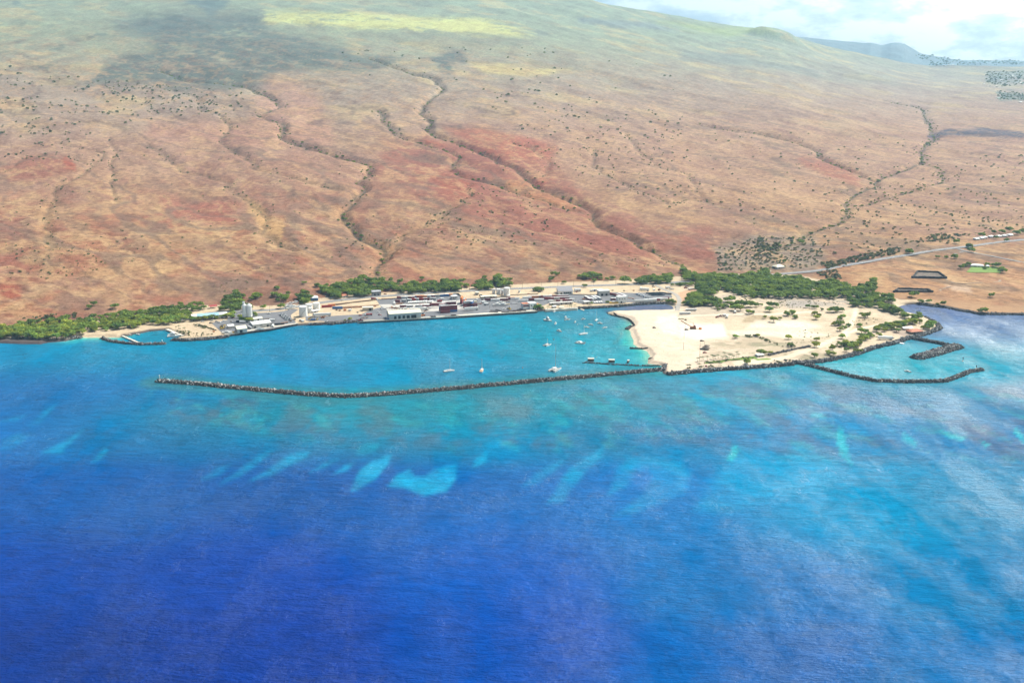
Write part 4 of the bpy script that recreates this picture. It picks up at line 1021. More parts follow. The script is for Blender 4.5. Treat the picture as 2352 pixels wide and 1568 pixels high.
building('stacked_office', 'white two-storey block by the inlet, right of the yellow boat', 5, (912, 490), (1046, 480), 8, 10.2, WHITE, WHITE, .5, kind='flat', wins=[(.2, 2.2, 6, 7.4), (.5, 2.2, 6, 7.4), (.8, 2.2, 6, 7.4)], doors=[(.4, 2.5, 0, 2.6)])
building('white_hut', 'low white flat-roofed hut by the shore left of the small trailers', 5, (384, 506), (474, 500), 7, 3.6, GREYW, WHITE, .4, kind='flat', doors=[(.5, 2.5, 0, 2.4)])
building('low_wall_building', 'long low grey shed behind the landing, below the trailer rows', 4, (1692, 522), (2050, 502), 5, 3.2, mat('warm_wall', (.40, .37, .34), .8, .12), GREYW, .5, kind='mono', doors=[(.1 + .2 * i, 2.4, 0, 2.4) for i in range(5)])
def upper(e, L, D, h):
    MB().box(-L / 2 - 10, -L / 2 - .03, 4, D + 2, 0, 8.6).build('left_wing', WHITE, e)
    MB().box(-L / 2 - 10.3, -L / 2 - .1, 3.7, D + 2.3, 8.62, 9.1).build('left_roof', TERRA, e)
    MB().box(-L / 2 - 10.08, -L / 2 - .5, 3.9, 4.05, 4.5, 7.2).build('red_panel', MAROON, e)
    MB().box(L / 2 + .03, L / 2 + 7.5, 2, D, 0, 6.4).build('right_wing', MAROON, e)
    MB().box(L / 2 + .05, L / 2 + 7.7, 1.8, D + .2, 6.42, 6.8).build('right_roof', TERRA, e)
building('harbour_office', 'tall white and maroon harbour office at the right end of the long wharf', 4, (1376, 592), (1478, 584), 13, 9.6, WHITE, WHITE, .5, kind='flat',
         wins=[(.2, 2.4, 5.6, 7.4), (.75, 3.2, 5.6, 7.4)], doors=[(.55, 2, 0, 2.8), (.8, 2, 0, 2.8)], z=PAD + .3, extra=upper)
for i, (x0, x1, y, lab) in enumerate(((1842, 1908, 582, 'picnic shelter with a pale roof on the landing, beneath the long grey shed'), (1735, 1790, 570, 'little white hut on the landing beside the small palms'))):
    building('shelter' if i == 0 else 'white_hut', lab, 4, (x0, y), (x1, y - 3), 6, 2.8, TAN, CREAM if i == 0 else WHITE, 1.0, kind='open' if i == 0 else 'gable', z=PAD)
building('white_hut', 'white flat-roofed hut on the lawn of the palm garden', 7, (1738, 706), (1812, 700), 7, 3.0, GREYW, WHITE, .4, kind='flat', doors=[(.3, 1.6, 0, 2.2)], wins=[(.7, 2, 1, 2)], z=PAD)
def cone_tent():
    c = at(7, 1168, 616, PAD)
    e = empty('beach_hut', c); tag(e, 'dark thatched hut with a pale sheet on top, on the bare sand', 'hut')
    MB().cyl(0, 0, 0, 2.2, 4.2, 4.4, 10).build('wall', WOOD, e)
    MB().cyl(0, 0, 2.1, 6.6, 6.2, .5, 10).build('roof', mat('thatch', (.20, .165, .13), .95, .3), e)
    MB().add([(-.5, 1.5, 6.5), (5.5, 1.0, 5.0), (6.2, 4.8, 3.2), (.5, 5.5, 3.6), (-.5, 1.5, 6.7), (5.5, 1.0, 5.2), (6.2, 4.8, 3.4), (.5, 5.5, 3.8)],
             [(0, 3, 2, 1), (4, 5, 6, 7), (0, 1, 5, 4), (1, 2, 6, 5), (2, 3, 7, 6), (3, 0, 4, 7)]).build('sheet', WHITE, e)
cone_tent()
building('beach_house', 'orange-roofed wooden house among trees on the point', 8, (1232, 458), (1350, 448), 12, 3.2, WOOD, TERRA, 2.8, kind='hip', doors=[(.3, 1.6, 0, 2.2)], wins=[(.6, 2.5, 1, 2.2)], z=PAD)
building('canopy_shelter', 'white sheet canopies left of the orange-roofed house on the point', 8, (1165, 418), (1250, 412), 9, 2.8, WOOD, WHITE, 1.2, kind='open', z=PAD)
# --- inland houses, on the slope
def hill_house(lab, v, l, r, D, h, rf, rise=1.8, kind='hip', wallm=GREYW, group=None):
    a = onl(v, *l); b_ = onl(v, *r)
    c = (a + b_) / 2; d = b_ - a
    L = math.hypot(d.x, d.y)
    e = empty('house', (c.x, c.y, min(a.z, b_.z) - .4), math.atan2(d.y, d.x)); tag(e, lab, 'house', group)
    MB().box(-L / 2, L / 2, 0, D, 0, h + .6).build('wall', wallm, e)
    x = L / 2 + .6; k = min(D / 2, L / 2 - .4); hh = h + .6
    MB().add([(-x, -.6, hh + .02), (x, -.6, hh + .02), (x, D + .6, hh + .02), (-x, D + .6, hh + .02), (-x + k, D / 2, hh + rise), (x - k, D / 2, hh + rise)],
             [(0, 3, 2, 1), (0, 1, 5, 4), (1, 2, 5), (2, 3, 4, 5), (3, 0, 4)]).build('roof', rf, e)
    MB().box(-L * .3, -L * .05, -.05, .05, 1.6, 2.8).build('window', GLASS, e)
    MB().box(L * .1, L * .1 + 1.4, -.05, .05, .5, 2.7).build('door', DARK, e)
    return e
hill_house('house with a large cream roof at the mouth of the ravine, beside its car park', 'R', (650, 938), (702, 930), 15, 4.2, CREAM, 3.6)
hill_house('low pale building left of the cream-roofed house by the road', 'R', (560, 966), (608, 960), 8, 3, CREAM, 1.4)
hill_house('house with long white roofs on the bright green lawn', 'R', (1986, 922), (2072, 922), 11, 3.4, WHITE, 2.2)
hill_house('small white outbuilding at the right end of the bright green lawn', 'R', (2092, 926), (2112, 926), 8, 3, WHITE, 1.6)
for i, (x0, x1, y) in enumerate(((2020, 2050, 738), (2060, 2078, 732), (2082, 2100, 729), (2120, 2150, 722), (2180, 2200, 720), (2210, 2236, 716), (2256, 2278, 710))):
    hill_house(f'white-roofed roadside house above the road at the right, {ordn(i)} from left', 'R', (x0, y), (x1, y - 2), 10, 3.2, WHITE, 1.8, group='white houses in a row above the road')
for i, (x, y, lab) in enumerate(((2185, 683, 'bright pale green roofed house at the corner of the far hedged plot'), (2080, 582, 'tiny white house at the left tip of the far settlement'), (2118, 596, 'tiny white house just below the left tip of the far settlement'),
                                 (2240, 526, 'tiny white house high in the far settlement, left of its upper neighbour'), (2275, 524, 'tiny white house high in the far settlement, right of its upper neighbour'), (2330, 574, 'long tiny white house at the right edge of the far settlement'),
                                 (1835, 452, 'tiny white building in the distant town under the cones'), (1800, 455, 'faint white building at the left side of the distant town'), (1865, 449, 'faint white building at the right side of the distant town'), (2165, 600, 'tiny white house between the settlement and the hedged plot'), (2200, 556, 'tiny white house in the middle of the far settlement'), (2335, 708, 'small white house at the right edge below the hedged plot'))):
    hill_house(lab, 'W', (x - 9, y), (x + 9, y), 12, 4, mat('green_tin', (.45, .72, .6), .5, .1) if i == 0 else WHITE, 2, group='houses of the far settlement')

# --- tanks and silos
def tank(label, v, x0, x1, ybase, hpx, group, z=ZA, roofm=WHITE, wallm=WHITE):
    a, b_ = at(v, x0, ybase, z), at(v, x1, ybase, z)
    r = (b_ - a).length / 2
    c = (a + b_) / 2; c.y += r * .9
    h = hpx * VIEW[v][2] * (Vector((c.x, c.y, z - H)).length / F) / math.cos(R(13)) * 1.0
    e = empty('storage_tank', c); tag(e, label, 'tank', group)
    MB().cyl(0, 0, 0, h, r, r, 40).build('shell', wallm, e)
    rf = MB().cyl(0, 0, h + .01, h + r * .13, r * 1.015, .3, 40).build('roof', roofm, e)
    st = MB(); n = 22
    for i in range(n):
        a0 = -2.3 + 1.9 * i / n; a1 = -2.3 + 1.9 * (i + 1) / n
        p = Vector(((r + .5) * math.cos(a0), (r + .5) * math.sin(a0), h * i / n)); q = Vector(((r + .5) * math.cos(a1), (r + .5) * math.sin(a1), h * (i + 1) / n))
        st.bar(p, q, .22, n=4)
        st.bar(p + Vector((0, 0, 1)), q + Vector((0, 0, 1)), .06, n=4)
    st.build('stair', STEEL, e)
    m = MB()
    for k in range(24):
        a0, a1 = 2 * math.pi * k / 24, 2 * math.pi * (k + 1) / 24
        m.bar((r * math.cos(a0), r * math.sin(a0), h + 1), (r * math.cos(a1), r * math.sin(a1), h + 1), .05, n=3)
        m.bar((r * math.cos(a0), r * math.sin(a0), h), (r * math.cos(a0), r * math.sin(a0), h + 1), .05, n=3)
    m.build('railing', STEEL, rf)
    return e
GT = 'white storage tanks by the sand yard'; GT2 = 'white storage tanks in the container port'
tank('widest white storage tank, front left of its group by the sand yard', 2, 1765, 1893, 622, 150, GT)
tank('white storage tank behind the widest one, in the group by the sand yard', 2, 1868, 1975, 540, 108, GT)
tank('smallest short white tank squeezed between the widest and the rear tanks', 2, 1908, 1975, 560, 78, GT)
tank('white storage tank farthest right in its group beside the red container', 2, 1985, 2093, 520, 108, GT)
tank('leftmost white tank of the row of four in the container port', 4, 780, 830, 348, 76, GT2)
tank('second tank from the left in the row of four, broad and mid-high', 4, 845, 914, 352, 80, GT2)
tank('third tank from the left in the row of four, narrow and low', 4, 916, 964, 356, 76, GT2)
tank('tallest white tank, right end of the row of four in the container port', 4, 962, 1057, 372, 118, GT2)
tank('small lone white tank on the sand right of the row of four', 4, 1190, 1224, 326, 40, GT2)
tank('small white water tank standing on the sand yard among chassis', 3, 612, 662, 530, 26, GT)
def silo():
    c = at(2, 945, 700, ZA); c.y += 6
    e = empty('cement_silo', c); tag(e, 'tall twin white cement silos with cone tops on legs in the left port', 'silo'); e.scale = (.76, .76, .95)
    for i, x in enumerate((-5.2, 4.6)):
        r = 4.6 if i == 0 else 5.4
        b_ = MB().cyl(x, 0, 7.5, 26 if i == 0 else 25.5, r, r, 32).build('silo_shell', WHITE, e)
        MB().cyl(x, 0, 26.02 if i == 0 else 25.52, 28.6 if i == 0 else 29.0, r + .1, .8, 32).build('cone_top', WHITE, b_)
        MB().cyl(x, 0, 3.4, 7.48, 1.0, r, 32).build('hopper', STEEL, e)
        m = MB()
        for k in range(8):
            a = 2 * math.pi * k / 8; m.bar((x + r * .96 * math.cos(a), r * .96 * math.sin(a), 0), (x + r * .96 * math.cos(a), r * .96 * math.sin(a), 7.6), .32)
        m.build('legs', STEEL, e)
    MB().box(-7.6, -4.2, -1.6, 1.6, 28.3, 31.8).build('elevator_head', WHITE, e)
    m = MB()
    for k in range(5): m.bar((-1 + k * .9, -.5, 26.5), (-1 + k * .9, -.5, 31 + (k % 2) * 1.4), .12)
    m.bar((-1.2, -.5, 29), (3, -.5, 29), .12)
    m.build('vent_pipes', STEEL, e)
    m = MB()
    for k in range(12): m.box(-.45, .45, -5.95, -5.85, 2 * k, 2 * k + .15)
    for x in (-.45, .45): m.bar((x, -5.9, 0), (x, -5.9, 26), .09)
    m.build('ladder', STEEL, e)
    m = MB()
    for x in (8.9, 11.2):
        for y in (-1.2, 1.2): m.bar((x, y, 0), (x, y, 25), .14)
    for k in range(12):
        m.bar((8.9, -1.2, 2 * k), (11.2, -1.2, 2 * k + 2), .1); m.bar((8.9, 1.2, 2 * k), (8.9, -1.2, 2 * k + 2), .1)
    m.build('stair_tower', STEEL, e)
silo()

# --- clutter of the yards: stacked pallets, crates, generator sets and barriers
def clutter(kind, label, v, x, y, rz=0.0, m_=None, sc=1.0, cat=None, group=None, z=ZA):
    e = empty(kind, at(v, x, y, z), rz); e.scale = (sc,) * 3; tag(e, label, cat or kind.replace('_', ' '), group)
    if kind == 'pallet_stack':
        for k in range(5):
            MB().box(-1.2, 1.2, -1.0, 1.0, .32 * k + .1, .32 * k + .18).box(-1.2, -1.0, -1, 1, .32 * k, .32 * k + .1).box(-.1, .1, -1, 1, .32 * k, .32 * k + .1).box(1.0, 1.2, -1, 1, .32 * k, .32 * k + .1).build('pallet', m_ or WOOD, e)
    elif kind == 'cargo_crate':
        MB().box(-1.6, 1.6, -1.3, 1.3, .12, 2.2).build('box', m_ or WOOD, e)
        f = MB()
        for x_ in (-1.68, 1.6):
            for y_ in (-1.38, 1.3): f.box(x_, x_ + .08, y_, y_ + .08, 0, 2.28)
        f.box(-1.66, 1.66, -1.4, -1.31, 1.05, 1.2); f.box(-1.66, 1.66, 1.31, 1.4, 1.05, 1.2); f.build('battens', RUST, e)
        MB().box(-1.75, 1.75, -1.45, 1.45, 2.29, 2.36).build('lid', m_ or WOOD, e)
    elif kind == 'flatbed_trailer':
        MB().box(-6, 6, -1.25, 1.25, 1.05, 1.3).build('bed', m_ or WOOD, e)
        MB().box(-5.8, 5.8, -.5, .5, .75, 1.04).build('rails', RUST, e)
        for x_ in (3.4, 4.7):
            for y_ in (-1, 1):
                A = [2 * math.pi * i / 10 for i in range(10)]
                MB().add([(.5 * math.cos(a), -.2, .5 * math.sin(a)) for a in A] + [(.5 * math.cos(a), .2, .5 * math.sin(a)) for a in A], [(i, 10 + i, 10 + (i + 1) % 10, (i + 1) % 10) for i in range(10)] + [tuple(range(10)), tuple(range(19, 9, -1))]).build('wheel', BLACK, e, (x_, y_, .5))
        MB().box(-6, -5.85, -1.25, 1.25, 1.31, 2.4).build('headboard', STEEL, e)
    return e
GCL = 'stacks of cargo in the port'
for v, x, y, rz, m_, sc, lab in ((3, 1300, 470, .2, ORANGE, 1, 'orange pallet stack at the left of the slab, beside the chassis'), (3, 1360, 480, .5, WOOD, 1, 'brown pallet stack on the left of the slab'), (3, 1440, 506, .1, WHITE, 1, 'white pallet stack on the slab behind the warehouse roof'), (3, 1560, 512, .3, ORANGE, 1, 'orange pallet stack behind the middle of the warehouse'),
                                 (3, 1860, 520, .2, WOOD, 1.2, 'brown pallet stack right of the long trailer on the slab'), (3, 700, 470, .2, RUST, 1.2, 'rusty pallet stack before the chassis on the sand yard'), (3, 430, 520, .2, WOOD, 1.2, 'brown pallet stack left on the sand yard below the blue container'), (3, 480, 528, .6, RUST, 1.2, 'rusty pallet stack beside a brown one on the sand yard'),
                                 (3, 760, 556, .4, DARK, 1, 'dark pallet stack at the front of the sand yard'), (2, 430, 860, .3, ORANGE, 1.2, 'orange pallet stack at the corner of the left yard'), (2, 700, 700, .2, WOOD, 1, 'brown pallet stack beyond the car park in the left yard'), (2, 1640, 690, .1, WOOD, 1.4, 'brown pallet stack at the right corner of the left yard'), (2, 1700, 668, .4, DARK, 1.2, 'dark pallet stack at the right corner of the left yard'),
                                 (4, 620, 440, .2, WOOD, 1.2, 'brown pallet stack below the fenced yard'), (4, 540, 440, .4, WHITE, 1.2, 'white pallet stack left of the fenced yard'), (4, 700, 380, .2, WOOD, 1.2, 'brown pallet stack inside the fenced yard'), (4, 1350, 350, .2, RED, 1.2, 'red pallet stack alone on the dirt slope right of the tanks'), (5, 260, 318, .1, RED, 1.1, 'red pallet stack in front of the small grey-roofed hut'),
                                 (5, 1010, 300, .2, WOOD, 1.1, 'brown pallet stack in the middle of the dirt strip'), (5, 1160, 296, .5, RUST, 1.1, 'rusty pallet stack at the right of the dirt strip'), (5, 830, 296, .5, WOOD, 1.1, 'brown pallet stack right of the block building on the dirt strip'), (4, 1240, 540, .5, RED, 1.0, 'red pallet stack left of the harbour office')):
    clutter('pallet_stack', lab, v, x, y, rz, m_, sc, group=GCL)
for v, x, y, rz, m_, sc, lab in ((3, 1520, 500, .2, WHITE, 1.2, 'white crate behind the warehouse, right of the orange pallets'), (3, 1630, 496, .3, TAN, 1.1, 'tan crate left of the long trailer on the slab'), (3, 1900, 490, .1, WHITE, 1.2, 'white crate on the slab before the white-topped row'), (3, 560, 524, .4, ORANGE, 1.1, 'orange crate on the sand yard left of the small tank'), (2, 1795, 690, .2, GREYW, 1.3, 'grey crate on the sand by the tanks wall'), (2, 1830, 700, .4, WHITE, 1.2, 'white crate on the sand by the tanks wall'),
                                 (4, 520, 480, .2, CREAM, 1.2, 'cream crate below the kiosk'), (4, 830, 400, .2, WHITE, 1.2, 'white crate beneath the row of four tanks'), (4, 1040, 396, .1, WHITE, 1.4, 'white crate right of the row of four tanks'), (4, 600, 380, .6, DARK, 1.2, 'dark crate by the kiosk'), (4, 1700, 380, .1, WHITE, 1.2, 'white crate before the broad grey-roofed building'), (5, 1480, 290, .2, WHITE, 1.1, 'white crate by the road bend on the dirt strip'), (5, 1560, 288, .4, RUST, 1.1, 'rusty crate by the road bend on the dirt strip')):
    clutter('cargo_crate', lab, v, x, y, rz, m_, sc, group=GCL)
for i, (v, x, y, rz, lab) in enumerate(((3, 870, 640, .3, 'empty flatbed trailer on the asphalt beyond the red tanker'), (3, 1170, 500, .5, 'empty flatbed trailer left of the slab corner'), (4, 560, 506, -.2, 'empty flatbed trailer right of the mixed stacks'), (4, 1010, 470, .2, 'empty flatbed trailer right of the boats ashore'), (4, 1130, 500, .2, 'empty flatbed trailer in the open middle of the yard'), (2, 1540, 720, .3, 'empty flatbed trailer right of the pipe piles'), (2, 1250, 660, .2, 'empty flatbed trailer on the open left yard'), (5, 340, 470, .2, 'empty flatbed trailer behind the low white hut'), (5, 1120, 420, -.9, 'empty flatbed trailer right of the white two-storey block'))):
    clutter('flatbed_trailer', lab, v, x, y, .27 + rz, [WOOD, STEEL, RUST][i % 3], 1.0, cat='trailer', group='empty flatbed trailers')
# concrete barriers along the yard fence
def fence(label, v, p, q, h=1.6, m_=None, z=PAD):
    a, b_ = at(v, *p, z), at(v, *q, z); d = b_ - a; L = d.length
    e = empty('fence', a, math.atan2(d.y, d.x)); tag(e, label, 'fence')
    MB().box(0, L, -.05, .05, .15, h).build('panel', m_ or mat('chainlink', (.30, .28, .25), .8, .2), e)
    for k in range(min(60, max(2, int(L / 6) + 1))):
        n = min(60, max(2, int(L / 6) + 1)); MB().box(-.09, .09, -.09, .09, 0, h + .2).build('post', STEEL, e, (L * k / (n - 1), -.16, 0))
fence('low brown fence between the coast road and the sand yard chassis', 3, (390, 432), (985, 362), 1.4, RUST)
fence('grey fence below the row of four tanks', 4, (600, 424), (1060, 396), 1.8)
fence('grey fence along the road above the trailer rows', 4, (1070, 368), (1500, 352), 1.6)
fence('pale fence between the dirt strip and the right yard', 5, (70, 358), (600, 362), 1.5)
fence('low fence at the rear of the left dirt yard', 2, (190, 745), (470, 838), 1.4, WOOD)

# ================================================================== CONTAINERS, VEHICLES
ROT = math.atan2(*(lambda a, b_: (b_.y - a.y, b_.x - a.x))(at(3, 785, 727), at(3, 2352, 642)))
CM = {'red': RED, 'maroon': MAROON, 'blue': BLUE, 'white': WHITE, 'grey': STEEL, 'orange': ORANGE}
CONT = {}; KS = 1.25
def container_mesh(L):
    m = MB(); w, h = 1.22, 2.6; n = int(L / .6)
    xs = [(-L / 2 + .1 + (L - .2) * i / n) for i in range(n + 1)]
    for sgn in (-1, 1):
        vs = []
        for i, x in enumerate(xs):
            y = sgn * (w - (.06 if i % 2 else 0.0)); vs += [(x, y, .1), (x, y, h - .08)]
        m.add(vs, [((2 * i, 2 * i + 2, 2 * i + 3, 2 * i + 1) if sgn < 0 else (2 * i, 2 * i + 1, 2 * i + 3, 2 * i + 2)) for i in range(n)])
    m.box(-L / 2 + .08, L / 2 - .08, -w + .07, w - .07, .05, h - .06)
    for x in (-L / 2, L / 2 - .16):
        for y in (-w, w - .16): m.box(x, x + .16, y, y + .16, 0, h)
    for y in (-w, w - .14):
        m.box(-L / 2 + .17, L / 2 - .17, y, y + .14, 0, .16); m.box(-L / 2 + .17, L / 2 - .17, y, y + .14, h - .12, h)
    for k in range(4): m.box(L / 2 - .07, L / 2 + .03, -.9 + k * .6 - .03, -.9 + k * .6 + .03, .2, h - .2)
    return m
def container(label, p, rz, col='red', L=12.2, group=None, roof=None, wheels=False):
    key = (col, L, roof, wheels)
    if key not in CONT:
        CONT[key] = container_mesh(L).mesh('container', CM[col]), (MB().box(-L / 2 + .05, L / 2 - .05, -1.15, 1.15, 2.601, 2.67).mesh('roof_panel', CM[roof]) if roof else None)
        if wheels:
            m = MB()
            for x in (L / 2 - 1.2, L / 2 - 2.5):
                for y in (-.95, .95): m.add(*rot_cyl(x, y, -.7, .5, .3))
            m.box(-L / 2 + 1, L / 2 - .3, -.5, .5, -.35, -.02); m.box(-L / 2 + 2, -L / 2 + 2.2, -.8, .8, -1.2, -.1)
            CONT[key] = CONT[key] + (m.mesh('chassis', BLACK),)
    ms = CONT[key]
    o = bpy.data.objects.new('shipping_container' if not wheels else 'container_trailer', ms[0]); COL.objects.link(o)
    o.location = Vector(p) + Vector((0, 0, 1.6 if wheels else 0)); o.rotation_euler = (0, 0, rz); o.scale = (KS, KS, KS * 1.08)
    tag(o, label, 'container' if not wheels else 'trailer', group)
    if ms[1]:
        r = bpy.data.objects.new('roof', ms[1]); COL.objects.link(r); r.parent = o
    if wheels:
        r = bpy.data.objects.new('chassis', ms[2]); COL.objects.link(r); r.parent = o
    return o
def wheels_of(e, ws, name='wheel'):
    for x, y, z, r, w in ws:
        q = MB(); q.add(*rot_cyl(0, 0, 0, r, w)); q.build(name, BLACK, e, (x, y, z))
def rot_cyl(x, y, z, r, w, n=10):
    A = [2 * math.pi * i / n for i in range(n)]
    vs = [(x + r * math.cos(a), y - w / 2, z + r * math.sin(a)) for a in A] + [(x + r * math.cos(a), y + w / 2, z + r * math.sin(a)) for a in A]
    return vs, [(i, n + i, n + (i + 1) % n, (i + 1) % n) for i in range(n)] + [tuple(range(n)), tuple(range(2 * n - 1, n - 1, -1))]
def cont_row(v, items, where, group, L=12.2, rz=0.0, z=ZA):
    tot = {}
    for it in items: tot[it[2]] = tot.get(it[2], 0) + 1
    cnt = {}
    for it in items:
        x, y, col = it[:3]; roof = it[3] if len(it) > 3 else None
        l = it[4] if len(it) > 4 else L; a = it[5] if len(it) > 5 else rz
        k = cnt.get(col, 0); cnt[col] = k + 1
        cname = {'maroon': 'dark red'}.get(col, col) + (' white-topped' if roof == 'white' and col != 'white' else '')
        lab = f'{cname} container {where}, ' + ('the only such hue' if tot[col] == 1 else f'{ordn(k)} {cname} one from the left')
        if tot[col] > 1: lab = f'{cname} container {where}, {ordn(k)} such hue from left'
        container(lab, at(v, x, y, z), ROT + a, col, l, group, roof)
GC = 'shipping containers stored in the port'
cont_row(3, [(1416, 334, 'maroon', None, 6.1), (1490, 334, 'grey', 'white', 9), (1540, 326, 'white', None, 6.1), (1612, 330, 'maroon', 'white', 9), (1652, 324, 'blue', None, 6.1), (1718, 322, 'maroon', 'red', 9), (1796, 316, 'orange', None, 9), (1862, 312, 'grey', 'white', 9),
             (1928, 308, 'maroon', 'white', 9), (1975, 304, 'grey', 'white', 6.1), (2022, 304, 'grey', None, 6.1), (2078, 300, 'blue', 'white', 6.1), (2112, 296, 'blue', None, 6.1), (2168, 294, 'blue', 'white', 6.1), (2216, 290, 'orange', None, 6.1)], 'in the back row by the road', GC, 9, R(-18))
cont_row(3, [(1390, 388, 'maroon', None, 6.1), (1492, 380, 'grey', 'white', 6.1), (1576, 372, 'grey', 'white', 6.1), (1640, 364, 'red', None, 6.1), (1690, 360, 'grey', 'white', 6.1), (1750, 358, 'red', None, 9), (1826, 352, 'grey', 'white', 6.1), (1856, 356, 'maroon', None, 6.1),
             (1952, 350, 'grey', 'white', 8), (2052, 388, 'red', None, 6.1), (2086, 352, 'white', None, 6.1)], 'in the second row back', GC, 9, R(-22))
cont_row(3, [(1500, 466, 'maroon', 'white'), (1580, 470, 'grey', 'white', 9), (1725, 466, 'grey', 'white', 9), (1768, 456, 'red', None, 6.1), (1836, 462, 'maroon', 'white'), (1905, 452, 'grey', 'white', 9), (1978, 446, 'maroon', 'red'), (2075, 432, 'red', 'white', 9), (2130, 424, 'grey', 'white', 9)], 'in the row on the concrete slab', GC, 12.2, R(-14))
container('dark red container resting on the one beside it on the slab, leftmost tall pair', at(3, 1970, 440, ZC + 2.7 * KS * 1.08), ROT - R(14), 'maroon', 12.2, GC)
def stack(v, x, y, cols, where, rz=0.0, L=12.2, roof='white'):
    for k, c in enumerate(cols):
        pos = 'topmost' if k == len(cols) - 1 else ('bottom' if k == 0 else 'middle')
        nm = {'maroon': 'dark red'}.get(c, c)
        container(f'{nm} container, {pos} of {where}', at(v, x, y, ZC) + Vector((0, 0, 2.68 * KS * 1.08 * k)), ROT + rz, c, L, 'stacked containers near the wharf', roof if k == len(cols) - 1 else None)
stack(3, 2140, 548, ['maroon', 'maroon', 'maroon'], 'the left front stack near the wharf')
stack(3, 2118, 528, ['maroon', 'blue', 'white', 'grey'][:3], 'the left rear stack near the wharf')
stack(3, 2254, 540, ['blue', 'maroon', 'maroon'], 'the right front stack near the wharf')
stack(3, 2236, 520, ['grey', 'grey', 'maroon', 'maroon'], 'the tall right rear stack near the wharf')
container('low dark red container on the apron before the left front stack', at(3, 2142, 560, ZA), ROT, 'maroon', 12.2, 'stacked containers near the wharf')
stack(4, 300, 490, ['maroon', 'red', 'orange'], 'the orange-topped stack left of the mixed stacks', R(70), 12.2, 'orange')
stack(4, 345, 520, ['blue', 'maroon', 'orange'], 'the stack between orange-topped and mixed stacks', R(70), 12.2, 'grey')
stack(4, 400, 558, ['maroon', 'maroon', 'grey'], 'the left mixed stack with a pale top', R(6), 12.2)
stack(4, 462, 560, ['blue', 'maroon', 'blue', 'maroon'][:3], 'the centre mixed stack', R(60), 6.1)
stack(4, 508, 562, ['maroon', 'maroon'], 'the short right mixed stack', R(4), 6.1, None)
container('pale grey container on the apron in front of the mixed stacks', at(4, 452, 602, ZA), ROT + R(2), 'white', 18, 'stacked containers near the wharf', None, True)
GR = 'containers and trailers in the right-hand rows'
cont_row(4, [(736, 448, 'maroon', None), (828, 454, 'white'), (896, 446, 'white', None, 6.1), (962, 446, 'maroon', 'white'), (1064, 432, 'maroon', 'red'), (1140, 432, 'white')], 'in the row below the white tanks', GR, 12.2, R(-10))
cont_row(4, [(1268, 464, 'white'), (1330, 418, 'white'), (1430, 446, 'maroon', None), (1440, 402, 'orange', 'white', 18), (1520, 450, 'white', None, 13), (1556, 402, 'maroon', None, 6.1), (1604, 430, 'maroon', None, 9), (1652, 400, 'grey', 'white'), (1678, 432, 'maroon', 'red'), (1772, 426, 'grey', 'white'), (1778, 396, 'maroon', None, 15),
             (1895, 390, 'maroon', 'white', 15), (1895, 420, 'maroon', 'white', 17)], 'in the rows behind the harbour office', GR, 12.2, R(-8))
cont_row(4, [(1722, 470, 'white', None, 10), (1796, 468, 'maroon', None, 9), (1848, 464, 'white', None, 6.1), (1908, 460, 'maroon', 'red', 10), (1980, 454, 'maroon', 'white', 9), (2040, 450, 'white', None, 6.1)], 'in the front row behind the landing', GR, 12.2, R(-8))
cont_row(5, [(428, 420, 'maroon', 'white'), (455, 442, 'maroon', 'white', 8), (498, 438, 'white', None, 10), (520, 408, 'white', None, 10), (552, 436, 'grey', 'white', 10), (575, 406, 'white', None, 12), (615, 428, 'grey', 'white', 10)], 'slanting left of the block', GR, 12.2, R(-78))
cont_row(5, [(835, 366, 'maroon', None), (880, 378, 'red', None), (925, 390, 'red', 'white', 9), (965, 370, 'white', None, 15), (1010, 388, 'white', None, 12)], 'slanting right of the block', GR, 12.2, R(-72))
cont_row(5, [(862, 440, 'maroon', 'white', 11), (900, 434, 'white', None, 6.1)], 'beside the white two-storey block', GR, 12.2, R(-6))
cont_row(5, [(1232, 468, 'white', None, 10), (1308, 464, 'white', None, 12), (1390, 458, 'white', None, 12), (1462, 452, 'white', None, 10), (1520, 446, 'red', 'white', 10), (1560, 442, 'white', None, 8), (1630, 436, 'white', None, 12), (1668, 426, 'maroon', None, 8)], 'in the long row along the inlet', GR, 12.2, R(-10))
cont_row(3, [(274, 470, 'red', None, 13)], 'by the sand yard right of the storage tanks', GC, 12.2, R(4))
cont_row(3, [(355, 452, 'orange', None, 9)], 'low behind the red one by the sand yard', GC, 9, R(10))
cont_row(3, [(444, 494, 'blue', None, 13)], 'on the sand yard', GC, 12.2, R(-12))
container('long white trailer parked on the asphalt right of the storage tanks', at(2, 2132, 612, ZA), ROT + R(-4), 'white', 22, 'white trailers', None, True)
container('long white trailer parked on the concrete slab behind the warehouse', at(3, 1722, 522, ZC), ROT + R(2), 'white', 22, 'white trailers', None, True)

